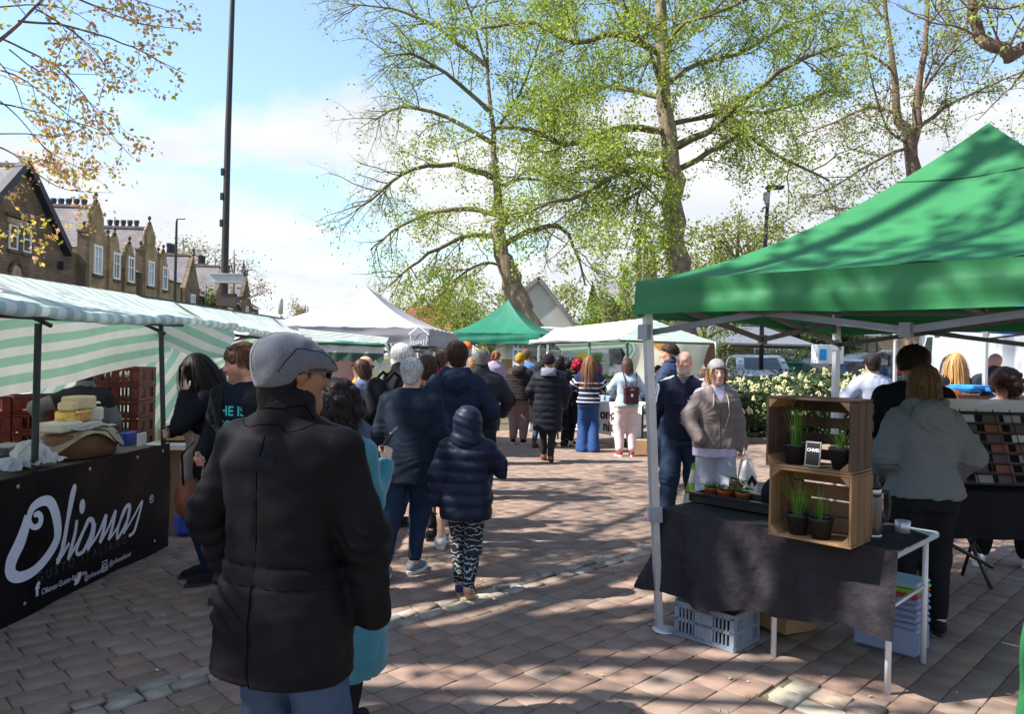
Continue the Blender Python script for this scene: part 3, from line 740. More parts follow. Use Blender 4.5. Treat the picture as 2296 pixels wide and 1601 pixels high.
def leaf_mesh(name,P,size,cols,m,parent,jitter=.35,up=.35,aspect=.62):
 n=len(P);a=trng.normal(size=(n,3));a[:,2] -= .3;a /= np.linalg.norm(a,axis=1)[:,None]
 q=trng.normal(size=(n,3));q[:,2] *= up;b=np.cross(a,q);b /= np.linalg.norm(b,axis=1)[:,None]+1e-9
 sz=size*trng.uniform(.6,1.35,n)[:,None]
 V=np.stack([P,P+a*sz*.5+b*sz*.5*aspect,P+a*sz,P+a*sz*.5-b*sz*.5*aspect],1)
 V[:,1:4:2] += np.cross(a,b)[:,None]*sz[:,None]*.08
 me=np_mesh(name,V.reshape(-1,3),np.arange(4*n).reshape(n,4))
 c=np.asarray(cols,float)[trng.integers(0,len(cols),n)]*trng.uniform(1-jitter,1+jitter,(n,1))
 set_col(me,np.repeat(c,4,0));o=link(name,me,m,parent);o['kind']='stuff'
 return o
M_leaf=mat('young_leaves',(1,1,1),.55,.05,2,attr='Col',trans=.5,spec=.25)
M_bark=mat('bark_grey_brown',(.115,.085,.06),.95,.35,5,1.0,14,stretch=(1,1,.35),col2=(.19,.15,.11),bdist=.03)
M_bark_moss=mat('bark_mossy',(.085,.07,.045),.95,.3,3,.9,14,stretch=(1,1,.5),col2=(.13,.125,.055),bdist=.03)
M_bark_red=mat('bark_reddish',(.095,.062,.048),.95,.3,5,.9,14,col2=(.16,.105,.08),bdist=.03)
def pxs(lst,Y,dy=None):
 n=len(lst);dy=dy or [0]*n
 return [np.array(at(p[0],p[1],Y+dy[i])) for i,p in enumerate(lst)]
def pr(lst,Y):return [q*Y/FPX/2 for q in lst]
GREEN=[(.31,.39,.045),(.25,.35,.04),(.38,.44,.06),(.20,.29,.045)]
CFG=dict(seg=[5,5,4,3,2],wander=[.1,.16,.22,.28,.3],trop=[0,.03,.0,-.05,-.1],n=[0,2.0,3.2,4.2],len=[0,3,1.9,1.0,.5],rad=[.3,.1,.022,.009,.0055],
ang=(28,72),leaf_lvl=2,leaf_n=20,leaf_sp=.10,flat=.75)
Y1=21.0
t1=thing('tall_tree','tall straight-trunked tree with level mossy limbs and fresh green leaves','tree',at(1540,932,Y1))
T=TreeB()
tr_pts=[(1543,940),(1538,740),(1522,600),(1508,450),(1496,330),(1490,200),(1480,60),(1472,-100),(1468,-300),(1462,-520)]
Tt=TreeB();Tt.limb(pxs(tr_pts,Y1),pr([64,58,54,46,40,33,25,18,12,4],Y1),dict(CFG,n=[0,0,0,0],leaf_lvl=9))
Tt.wood('trunk',M_bark,t1)
limbs1=[([(1503,405),(1440,378),(1370,395),(1300,440),(1230,455),(1140,500)],17,-.35),([(1498,347),(1420,346),(1330,372),(1240,398),(1170,372)],15,.3),
([(1495,292),(1400,286),(1330,312),(1260,322),(1200,292),(1110,285)],19,-.25),([(1492,222),(1400,196),(1330,196),(1240,230),(1150,262)],14,.5),
([(1485,122),(1390,76),(1290,95),(1200,52),(1080,62)],17,-.3),([(1480,62),(1400,12),(1300,-20),(1180,-14),(1050,20)],13,.6),
([(1500,330),(1580,302),(1650,240),(1720,182),(1800,132),(1890,96)],19,-.3),([(1497,282),(1570,262),(1650,252),(1750,246),(1850,205)],14,.4),
([(1505,384),(1590,342),(1660,302),(1750,352),(1860,405)],15,-.15),([(1490,190),(1560,142),(1650,122),(1760,62),(1870,18)],15,.5),
([(1485,102),(1540,50),(1620,22),(1720,-20)],12,-.5),([(1475,-60),(1380,-120),(1260,-150),(1150,-140)],12,.3),([(1475,-60),(1580,-110),(1700,-130),(1800,-100)],12,-.3),
([(1500,350),(1440,420),(1420,500),(1400,560)],8,-.6),([(1515,500),(1470,440),(1420,400),(1340,380)],8,-.8),([(1495,250),(1470,150),(1420,60),(1380,-60)],10,-.9),
([(1490,180),(1510,60),(1560,-60),(1600,-160)],9,.9),([(1470,-160),(1400,-240),(1300,-300)],9,.2),([(1470,-160),(1560,-260),(1680,-300)],9,-.2)]
for P_,w_,dz_ in limbs1:
 n_=len(P_);T.limb(pxs(P_,Y1,[dz_*1.6*k for k in range(n_)]),pr([w_*(1-.72*k/(n_-1)) for k in range(n_)],Y1),dict(CFG,n=[0,3.4,3.3,3.4]))
T.wood('branches',M_bark_moss,t1)
T.leaves('crown',M_leaf,t1,.08,GREEN)
print('tall tree leaves',sum(len(q) for q in T.lp),'paths',len(T.paths))
Y2=24.0
t2=thing('leaning_tree','leaning tree with a bent trunk, drooping bare twigs and green crown behind the teal gazebo','tree',at(1208,918,Y2))
T=TreeB();Tt=TreeB()
Tt.limb(pxs([(1210,925),(1193,735),(1165,668),(1140,600),(1127,540),(1116,470),(1110,380),(1100,250),(1092,120),(1090,-60)],Y2),pr([62,57,50,42,34,24,15,9,6,3],Y2),dict(CFG,n=[0]*4,leaf_lvl=9))
Tt.wood('trunk',M_bark,t2)
C2=dict(CFG,trop=[0,.02,-.05,-.16,-.22],n=[0,3.6,3.3,3.4],leaf_n=19)
limbs2=[([(1132,548),(1180,522),(1232,506),(1262,516),(1292,566),(1312,640)],17,.1,0),([(1125,530),(1060,528),(980,558),(920,600),(868,645)],14,-.2,1),([(1118,482),(1050,468),(960,478),(880,520),(830,560)],14,.3,1),
([(1112,402),(1020,368),(930,378),(850,432),(800,470)],14,-.3,1),([(1108,322),(1000,262),(900,240),(840,270)],13,.3,1),([(1100,252),(1000,162),(920,122),(860,130)],11,-.2,1),
([(1095,150),(980,60),(880,20),(780,8)],11,.2,1),([(1112,420),(1180,400),(1260,420),(1330,470)],10,.5,1),([(1105,300),(1160,220),(1200,120),(1230,30)],9,.2,1),([(1095,160),(1060,40),(1020,-60)],8,-.2,1),([(1140,600),(1085,590),(1030,620),(990,660)],8,-.3,1),([(1160,660),(1120,690),(1090,720)],6,-.4,1)]
lbare=TreeB()
for P_,w_,dz_,lf_ in limbs2:
 n_=len(P_);(T if lf_ else lbare).limb(pxs(P_,Y2,[dz_*1.6*k for k in range(n_)]),pr([w_*(1-.75*k/(n_-1)) for k in range(n_)],Y2),C2)
T.paths += lbare.paths
T.wood('branches',M_bark_moss,t2)
T.lp += [q[trng.random(len(q)) < .25] for q in lbare.lp]
def keep2(P):
 u=CX+P[:,0]/P[:,1]*FPX
 return trng.random(len(P)) < np.clip((u-830)/130,.10,1)
T.leaves('crown',M_leaf,t2,.085,GREEN,keep2)
Y3=27.0
t3=thing('twin_stem_tree','twin-stemmed tree with reddish bark and sparse leaves behind the green gazebo','tree',at(2055,920,Y3))
T=TreeB();Tt=TreeB();C3=dict(CFG,leaf_n=8,n=[0,3.2,3.0,3.2],trop=[0,.04,.02,-.02,-.05])
Tt.limb(pxs([(2052,930),(2050,640),(2045,450),(2038,310),(2012,250),(2002,150),(1988,30),(1975,-120)],Y3),pr([44,36,26,26,18,13,9,4],Y3),dict(C3,n=[0]*4,leaf_lvl=9))
Tt.limb(pxs([(2072,930),(2070,640),(2064,430),(2050,320),(2064,200),(2076,80),(2082,-60)],Y3),pr([40,32,26,22,15,11,5],Y3),dict(C3,n=[0]*4,leaf_lvl=9))
Tt.wood('trunk',M_bark_red,t3)
for P_,w_,dz_ in [([(2040,330),(1980,350),(1900,400),(1830,440)],9,-.3),([(2012,255),(1950,240),(1880,270),(1800,300)],9,.3),([(2004,160),(1940,120),(1860,130)],8,-.3),([(2055,290),(2120,240),(2200,200),(2290,160)],10,.2),
([(2064,210),(2130,120),(2210,60)],8,-.3),([(2060,250),(2090,140),(2140,20)],7,.4),([(1990,50),(1930,-20),(1860,-60)],7,.2),([(2045,420),(1980,460),(1900,480),(1820,520)],7,-.5),([(2060,400),(2130,380),(2220,360),(2300,330)],7,-.3),
([(2078,60),(2150,-20),(2240,-60)],7,0),([(2035,320),(1990,290),(1960,200),(1930,60)],7,-.4)]:
 n_=len(P_);T.limb(pxs(P_,Y3,[dz_*1.5*k for k in range(n_)]),pr([w_*(1-.7*k/(n_-1)) for k in range(n_)],Y3),C3)
T.wood('branches',M_bark_red,t3);T.leaves('crown',M_leaf,t3,.10,[(.26,.34,.06),(.2,.28,.06),(.3,.36,.1),(.22,.17,.10)])
Y4=13.0
t4=thing('overhanging_tree','tree outside the market whose thick bent limb reaches over the green gazebo','tree',(11.2,13.0,0))
T=TreeB();Tt=TreeB();C4=dict(CFG,leaf_n=7,n=[0,2.3,2.6,3.2],len=[0,2.2,1.2,.7,.4])
Tt.limb([(11.2,13,-.2),(11.1,13,3),(11.0,13.1,6),(11.2,13.2,10)],[.3,.26,.22,.1],dict(C4,n=[0]*4,leaf_lvl=9));Tt.wood('trunk',M_bark_red,t4)
T.limb([np.array((11.05,13.05,5.6))]+pxs([(2420,112),(2330,112),(2240,112),(2198,82),(2182,40),(2172,-40),(2150,-160)],Y4),[.15,.14,.13,.12,.10,.085,.06,.03],C4)
T.limb(pxs([(2200,85),(2150,60),(2090,50),(2010,10)],Y4),pr([8,6,4,2],Y4),C4);T.limb(pxs([(2180,30),(2240,-30),(2290,-80)],Y4),pr([8,6,3],Y4),C4)
T.limb(pxs([(2330,112),(2280,180),(2240,220),(2190,270)],Y4),pr([7,5,4,2],Y4),dict(C4,n=[0,1.2,1.5,2]));T.limb(pxs([(2420,10),(2330,0),(2250,20),(2160,0)],Y4),pr([10,8,5,2],Y4),C4)
T.wood('branches',M_bark_red,t4);T.leaves('crown',M_leaf,t4,.075,GREEN)
Y5=5.6
t5=thing('copper_leaved_tree','tree with orange and yellow-green young leaves on thin arching twigs over the striped stall','tree',(-7.7,3.0,0))
T=TreeB();Tt=TreeB()
M_twig=mat('bark_twig',(.13,.085,.08),.9,.3,8)
C5=dict(CFG,n=[0,3.0,3.2,0],len=[0,1.6,.42,.2],rad=[.2,.03,.0045,.002],leaf_lvl=2,leaf_n=58,leaf_sp=.026,trop=[0,0,-.05,-.1,0],ang=(25,60))
Tt.limb([(-7.7,3.0,-.2),(-7.6,3.0,2.5),(-7.4,3.1,5),(-7.0,3.1,8),(-6.6,3.0,11)],[.34,.29,.24,.17,.06],dict(C5,n=[0]*4,leaf_lvl=9));Tt.wood('trunk',M_bark,t5)
D5=[0,.1,-.1,.15,-.1,.1,0]
for P_,w_ in [([(-80,122),(0,88),(70,28),(130,-40)],15),([(40,47),(130,53),(215,76),(300,106),(360,138),(418,166)],7),([(160,-10),(250,30),(330,55),(442,66)],6),([(230,-30),(320,5),(400,30)],5),([(-20,75),(60,112),(130,150),(190,215),(250,300),(300,356)],6),
([(-20,150),(60,182),(120,230),(180,282),(240,345)],5),([(-30,318),(30,345),(90,395),(150,425),(255,432)],5),([(-30,225),(60,245),(150,270),(220,290),(275,330)],5),([(80,20),(150,60),(210,110),(250,170),(290,165)],5),([(-20,210),(40,260),(100,330),(170,372),(225,380)],4),
([(20,110),(90,160),(170,165),(240,168)],4),([(-20,420),(40,470),(70,490),(120,488)],3.5),([(-30,20),(60,10),(150,20),(215,60)],5),([(-20,300),(60,300),(130,305),(195,285)],4),([(-20,120),(30,180),(60,260),(110,310)],4),([(100,480),(60,495),(30,505)],2.5)]:
 n_=len(P_);T.limb(pxs(P_,Y5,D5[:n_]),pr([w_*(1-.8*k/(n_-1)) for k in range(n_)],Y5),dict(C5,n=[0,4.0,4.0,0]))
ORG=[(.58,.38,.06),(.60,.28,.12),(.52,.44,.06),(.58,.27,.19),(.44,.42,.05),(.52,.30,.20),(.62,.46,.08)]
T.wood('branches',M_twig,t5);T.leaves('hanging_leaves',M_leaf,t5,.037,ORG)
T=TreeB()
C6=dict(CFG,n=[0,1.6,2.0,0],len=[0,2.6,1.5,.8],leaf_lvl=2,leaf_n=24,leaf_sp=.16,trop=[0,.02,.03,0,0])
for e in [(-3.6,2.6,9.4),(-2.4,5.5,9.2),(-3.2,.2,9.0),(-4.8,6.5,8.4),(-1.2,3.4,10.5),(-4.4,2.4,7.2),(-5.6,5.4,7.0),(-1.6,6.8,10.4),(-3.4,4.2,8.0),(-5.5,-.6,8.0),(-2.2,1.4,10.6),(-3.2,8.6,9.6),(-6.2,8.0,8.0),(.2,5.2,11.6),(-3.4,10.4,10.4),(-1.4,9.4,11.4),(-5.2,10.2,9.4),(.4,7.6,12.2)]:
 e=np.array(e,float);s0=np.array([-7.4+.08*(e[2]-5),3.05,e[2]-3.2]);mid=(s0+e)/2+np.array([0,0,.6])
 T.limb([s0,mid,e,e+(e-mid)*.5+np.array([0,0,.3])],[.10,.06,.035,.012],C6)
T.wood('upper_branches',M_bark,t5);T.leaves('crown',M_leaf,t5,.13,ORG)
print('tree5 leaves',sum(len(q) for q in T.lp))
def back_tree(lab,px,Y,ztop,rad,cols,dens=1.0,bark=M_bark,size=.2,trunk=.22,zb=None,shape=1.0,name='background_tree',grp='trees in the distance'):
 x=xat(px,Y);z0=zb if zb is not None else 0.0
 t=thing(name,lab,'tree',(x,Y,z0),group=grp);B=TreeB();Hh=ztop-z0
 cfg=dict(CFG,seg=[5,4,3,2],n=[0,1.6*5/rad*.5,1.1*4/rad*.9],len=[0,rad*.9,rad*.45,rad*.28],rad=[.2,.07,.025,.012],leaf_lvl=1,leaf_n=dens*60/max(rad,1),leaf_sp=rad*.10,trop=[0,.08,.05,0])
 B.limb([(x,Y,z0-.2),(x+.1,Y,z0+Hh*.4),(x,Y+.1,z0+Hh*.75),(x,Y,z0+Hh*.97)],[trunk,trunk*.8,trunk*.5,.03],dict(cfg,n=[0]*4,leaf_lvl=9))
 for k in range(int(16*shape)):
  f=trng.uniform(.28,.92);a=trng.uniform(0,6.28);rr=rad*math.sqrt(max(.05,1-((f-.55)/.5) ** 2))*trng.uniform(.6,1)
  p0=np.array([x,Y,z0+Hh*f*.85]);p2=p0+np.array([math.cos(a)*rr,math.sin(a)*rr,Hh*.14+trng.uniform(-.1,.15)*rad]);B.limb([p0,(p0+p2)/2+np.array([0,0,.1*rad]),p2],[trunk*.35,trunk*.2,.02],cfg)
 B.wood('trunk',bark,t);B.leaves('crown',M_leaf,t,size,cols)
 return t
BR=[(.20,.15,.10),(.24,.19,.12),(.17,.14,.10)];YG=[(.22,.26,.06),(.28,.30,.08),(.18,.22,.05)];DG=[(.05,.085,.02),(.07,.11,.03),(.04,.06,.02)]
back_tree('bare brownish tree behind the terrace and its lamp post',405,88,15.2,5.2,[(.27,.25,.14),(.24,.2,.13),(.3,.28,.17)],.7,size=.3)
back_tree('bare grey-brown tree between the chapel and the direction sign',478,92,14.0,5.5,BR,.45,size=.28)
back_tree('spreading bare tree beside the direction sign post',520,82,13.0,5.0,[(.2,.17,.13),(.24,.2,.16)],.4,size=.25)
back_tree('bushy green tree low beneath the direction sign',470,70,7.0,2.6,[(.12,.17,.04),(.16,.2,.05)],1.4,size=.3)
back_tree('rounded brown tree on the skyline by the phone mast',682,120,9.8,3.7,[(.34,.25,.15),(.3,.24,.15),(.3,.29,.13)],1.0,size=.32)
back_tree('yellow-green tree beside the small red-tiled roof',1035,40,4.9,2.4,YG,1.6,size=.14)
back_tree('green bush-like tree between the rendered gable and the stone building',1310,46,4.6,1.9,[(.16,.24,.04),(.2,.28,.05)],1.8,size=.16)
back_tree('tall fresh green tree behind the tall lamp column',1650,52,12.4,3.6,YG,2.0,size=.22)
back_tree('brownish green tree behind the green gazebo slope',1800,55,11.5,4.6,[(.2,.19,.07),(.25,.22,.08),(.22,.15,.09)],1.8,size=.24)
back_tree('green tree low behind the yellow-green tree',1560,60,10.5,3.4,[(.18,.19,.07),(.22,.2,.1)],1.3,size=.22)
back_tree('small leafy tree in front of the stone building with chimney pots',1395,38,6.6,1.9,[(.26,.38,.05),(.2,.3,.05)],.9,size=.13)
back_tree('leafy tree in front of the lean-to roof',1575,33,5.2,2.0,[(.24,.36,.05),(.2,.3,.05)],.7,size=.12)
for k,(px,Y,zt,r_) in enumerate([(1880,47,5.6,1.6),(1960,49,6.2,1.9),(2040,50,6.6,2.2),(2150,50,6.8,2.4),(2270,48,6.6,2.4)]):
 back_tree(['shrubby tree at the near end of the retaining wall','shrubby tree above the white street sign','shrubby tree above the retaining wall by the van','leafy shrubby tree above the white van roof','leafy shrubby tree above the second van'][k],px,Y,zt,r_,[(.22,.26,.07),(.27,.22,.11),(.17,.22,.05)],1.6,size=.17,trunk=.1,zb=1.6,name='shrubby_tree',grp='shrubs above the retaining wall')
back_tree('broad dark evergreen between the stone building and the tan wall',1840,41,4.8,1.9,DG,2.4,size=.16,zb=1.0)
for k,(px,Y,zt,r_) in enumerate([(2400,60,13,5),(1240,75,9,4.5),(1130,70,7.5,4),(900,110,9,4.5),(800,130,9,5)]):
 back_tree(['tall mixed tree beyond the van','hazy greenish tree far behind the rendered gable','hazy tree far behind the teal gazebo','low far tree behind the grey gazebo','low far tree left of the grey gazebo peak'][k],px,Y,zt,r_,YG if k else BR,1.0,size=.3)
 # ================================================================ SHRUB BED
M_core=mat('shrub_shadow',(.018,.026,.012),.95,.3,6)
def shrub(lab,c,r,nleaf,size,cols,name='shrub',nstem=14,box=False,group=None,cut=None):
 t=thing(name,lab,'shrub',(c[0],c[1],c[2]),group=group);c=np.array(c,float);r=np.array(r,float)
 q=trng.normal(size=(nleaf,3));q /= np.linalg.norm(q,axis=1)[:,None]
 if box:q=np.sign(q)*np.abs(q) ** .45;q /= np.maximum(np.abs(q).max(1),.6)[:,None]
 k=trng.uniform(.72,1.0,(nleaf,1)) ** .6;q=q*k;q[:,2]=np.abs(q[:,2]) if False else q[:,2]
 P=c+np.array([0,0,r[2]])+q*r;P += (snoise(P[:,0],P[:,1],P[:,2],2.2,1)[:,None])*np.array([.09,.09,.07]);P=P[P[:,2] > c[2]+.02]
 leaf_mesh('foliage',P,size,cols,M_leafd,t,.4,up=.8)
 b=MB()
 for j in range(nstem):
  a=trng.uniform(0,6.28);f=trng.uniform(.3,.8);b.tube([(c[0]+math.cos(a)*.12,c[1]+math.sin(a)*.12,c[2]-.05),(c[0]+math.cos(a)*r[0]*f*.6,c[1]+math.sin(a)*r[1]*f*.6,c[2]+r[2]*.9),(c[0]+math.cos(a)*r[0]*f,c[1]+math.sin(a)*r[1]*f,c[2]+r[2]*1.5)],[.02,.012,.006],4)
 b.build('stems',M_bark,t)
 V,Fc=ico(2);V=V*r*.80;V += snoise(V[:,0],V[:,1],V[:,2],3,1)[:,None]*.05;V += c+np.array([0,0,r[2]]);V[:,2]=np.maximum(V[:,2],c[2]);link('shade_core',np_mesh('shade_core',V,Fc,True),M_core,t)  # near-black solid core, its colour standing in for shade between the leaves
 return t
def ico(n):
 bm=bmesh.new();bmesh.ops.create_icosphere(bm,subdivisions=n,radius=1.0);V=np.array([v.co[:] for v in bm.verts]);Fc=np.array([[v.index for v in f.verts] for f in bm.faces]);bm.free();return V,Fc
M_leafd=mat('shrub_leaves',(1,1,1),.38,.05,2,attr='Col',trans=.25,spec=.5)
SK=[(.055,.095,.03),(.08,.13,.035),(.045,.075,.03),(.10,.15,.05)]
bl_me=[]
for v in range(3):
 pts=[];cc=[]
 VV,FF,base=[],[],0;iv,ifc=ico(1)
 for j in range(16):
  th=trng.uniform(0,6.28);zz_=trng.uniform(0,1);rr=(1-zz_*.75)*.045
  p=np.array([math.cos(th)*rr,math.sin(th)*rr,zz_*.085]);VV.append(iv*trng.uniform(.013,.02)+p);FF.append(ifc+base);base += len(iv)
 me=np_mesh('blossom',np.concatenate(VV),np.concatenate(FF));bl_me.append(me)
M_bloss=mat('cream_blossom',(.62,.60,.33),.7,.2,30,trans=.2,objrand=.15)
for me in bl_me:me.materials.append(M_bloss)
def blossoms(t,c,r,n,zmin=.35):
 k=0
 while k < n:
  q=unit(trng.normal(size=3));
  if q[2] <-.55 or q[1] > .45:continue
  p=np.array(c)+np.array([0,0,r[2]])+q*np.array(r)*trng.uniform(.97,1.05);p += snoise(p[0],p[1],p[2],2.2,1)*np.array([.09,.09,.07])
  o=bpy.data.objects.new('blossom',bl_me[k % 3]);COL.objects.link(o);o.parent=t;o.location=Vector(p)-Vector(t.location)
  o.rotation_euler=(trng.normal()*.4,trng.normal()*.4,trng.uniform(0,6));s_=trng.uniform(.8,1.3);o.scale=(s_,s_,s_);k += 1
beds=[((5.05,15.9,0),(.95,.8,.62),74,'cream-flowered evergreen shrub just behind the woman in the beige hoodie'),((6.35,16.3,0),(1.0,.85,.72),76,'cream-flowered evergreen shrub in the middle of the bed'),((7.7,16.6,0),(.95,.85,.70),74,'cream-flowered evergreen shrub beside the gazebo back leg'),((8.9,17.2,0),(.9,.8,.6),60,'cream-flowered evergreen shrub by the man in the black cap')]
for c_,r_,n_,lab in beds:
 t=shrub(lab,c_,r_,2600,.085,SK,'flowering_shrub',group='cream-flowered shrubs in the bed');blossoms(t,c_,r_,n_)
HG=[(.035,.065,.02),(.05,.085,.025),(.03,.05,.018),(.07,.11,.03)]
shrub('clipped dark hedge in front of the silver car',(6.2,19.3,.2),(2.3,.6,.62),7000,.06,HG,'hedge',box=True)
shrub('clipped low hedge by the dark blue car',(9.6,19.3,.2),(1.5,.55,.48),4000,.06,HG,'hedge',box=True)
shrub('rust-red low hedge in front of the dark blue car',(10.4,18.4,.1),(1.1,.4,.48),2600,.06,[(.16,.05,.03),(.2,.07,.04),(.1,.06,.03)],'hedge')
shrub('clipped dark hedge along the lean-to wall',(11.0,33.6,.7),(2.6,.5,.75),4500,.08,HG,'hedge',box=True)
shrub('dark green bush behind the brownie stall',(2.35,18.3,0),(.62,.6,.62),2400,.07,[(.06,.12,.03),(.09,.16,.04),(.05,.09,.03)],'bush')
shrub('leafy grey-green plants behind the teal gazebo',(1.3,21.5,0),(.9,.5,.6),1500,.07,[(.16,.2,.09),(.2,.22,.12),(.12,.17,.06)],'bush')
shrub('bright green mound of leaves beside the striped stall',(-6.3,15.2,0),(.55,.5,.34),1800,.05,[(.24,.36,.04),(.2,.3,.05)],'bush')
shrub('silvery grey-green bushes behind the blue cool box',(-7.3,15.0,0),(.8,.6,.34),2400,.06,[(.20,.23,.13),(.25,.27,.17),(.15,.2,.09)],'bush')
kb=MB()
for k in range(9):kb.box((4.2+k*.62,14.95+k*.11,.05),(.6,.12,.14),rz=.18,bev=.015)
kb.build('bed_edging',mat('edging',(.11,.085,.075),.9,.2,6))['kind']='structure'
sheet('bed_soil',lambda u,v:(4.0+u*7,15.1+v*3.2+u*1.2,.03+.03*np.sin(u*30)*np.cos(v*17)),24,10,mat('soil',(.06,.045,.03),.95,.4,8,.5,40))['kind']='structure'
# ================================================================ STREET FURNITURE
M_black=mat('black_metal',(.018,.018,.02),.45,.2,5,spec=.5)
M_greym=mat('galvanised',(.42,.44,.46),.45,.1,6,metallic=.5)
lp=thing('lamp_column','tall black lamp column carrying a grey direction sign above the striped stalls','lamp post',at(502,905,21))
b=MB();b.tube([at(498,960,21),at(503,640,21),at(511,300,21),at(522,-20,21),at(527,-150,21)],[.10,.10,.085,.065,.055],12);pole=b.build('pole',M_black,lp)
for py,w_ in ((385,5),(440,7),(500,4)):
 p=at(510-(py-300)*.022-9,py,20.95);b=MB();b.box(p,(.09,.08,.2),bev=.01);b.build('fixing_box',M_black,pole)
b=MB();c0=[at(469,613,20.85),at(538,613,20.85),at(551,624,20.85),at(541,636,20.85),at(469,634,20.85)];b.extrude(c0,(0,.03,0));sg=b.build('direction_sign',mat('sign_back',(.36,.40,.42),.5,.08),lp)
for py in (614,632):b=MB();b.bar(at(470,py,20.83),at(545,py,20.83),.04,.03);b.build('sign_rail',M_greym,sg)
for py in (615,634):b=MB();p=at(503,py,20.98);b.lathe([(.115,-.02),(.125,0),(.115,.02)],12,p);b.build('clamp',M_greym,sg)
b=MB();b.box(at(508,672,20.9),(.56,.06,.34));b.build('rear_sign',mat('sign_brown',(.06,.045,.04),.6,.1),lp)
b=MB();b.tube([at(462,720,20.9),at(461,636,20.9)],.02,6);b.build('sign_stay',M_black,lp)
lp=thing('street_lamp','slim black street lamp standing before the stone terrace','lamp post',(xat(392,47),47,.09))
b=MB();b.tube([at(390,800,47),at(392,665,47),at(396,500,47),at(397,490,47),at(400,489,47)],[.11,.10,.07,.05,.04],8);b.build('pole',M_black,lp)
b=MB();b.box(at(406,490,47),(.5,.2,.09),bev=.03);b.build('lamp_head',M_greym,lp)
lp=thing('street_lamp','black lamp post with twin boxes behind the clipped hedge','lamp post',(xat(1706,22),22,.5))
b=MB();b.tube([at(1706,830,22),at(1709,700,22),at(1718,500,22),at(1724,420,22)],[.07,.065,.055,.05],8);p_=b.build('pole',M_black,lp)
b=MB();b.box(at(1737,420,22),(.5,.26,.1),bev=.03);b.build('lamp_head',M_black,lp);b=MB();b.box(at(1718,440,21.9),(.16,.14,.24),bev=.02);b.build('control_box',M_greym,p_)
b=MB();b.box(at(1718,452,21.9),(.1,.1,.14),bev=.02);b.build('camera_box',M_greym,p_)
lp=thing('street_lamp','thin grey-green lamp post between the tall tree and the leaning tree','lamp post',(xat(1440,40),40,.1))
b=MB();b.tube([at(1436,830,40),at(1441,640,40),at(1447,455,40)],[.09,.075,.05],8);b.build('pole',mat('pole_green',(.10,.14,.14),.6,.1),lp);b=MB();b.box(at(1451,455,40),(.4,.2,.1),bev=.03);b.build('lamp_head',M_greym,lp)
ms=thing('phone_mast','thin pale phone mast on the skyline beyond the stalls','mast',(xat(629,150),150,0))
b=MB();b.tube([at(629,800,150),at(629,716,150)],[.3,.25],8);b.build('pole',M_greym,ms);b=MB();b.lathe([(.1,0),(.5,.3),(.5,2.9),(.3,3.3)],8,at(629,706,150));b.build('antenna',M_greym,ms)
b=MB();b.lathe([(.3,0),(.45,.1),(.45,.8),(.3,.9)],8,at(629,718,150));b.build('antenna',M_greym,ms)
ss=thing('street_name_sign','small white street name plate on two posts before the tan wall','street sign',(xat(1957,43),43,tz(20,43)))
b=MB();b.box(at(1957,748,43),(.95,.04,.27),bev=.02);pl_=b.build('plate',M_wpaint,ss)
for dx in (-.28,.28):b=MB();p=at(1957,748,43);b.box((p.x+dx,43.06,p.z-.55),(.1,.06,1.1));b.build('post',M_dressd,ss)
cab=thing('utility_cabinet','green utility cabinet beside the silver car','cabinet',(xat(1790,26),26,tz(9.8,26)))
b=MB();p=at(1785,800,26);b.box((p.x,26,.95),(1.1,.45,1.25),bev=.02);cb2=b.build('body',mat('cabinet_green',(.03,.14,.085),.5,.1),cab);b=MB();b.box((p.x,26,1.62),(1.2,.55,.08),bev=.02);b.build('lid',mat('cabinet_green',()),cab)
b=MB();b.box((p.x-.15,25.75,1.38),(.08,.02,.12));b.build('warning_label',mat('yellow_label',(.7,.55,.05),.6),cb2)
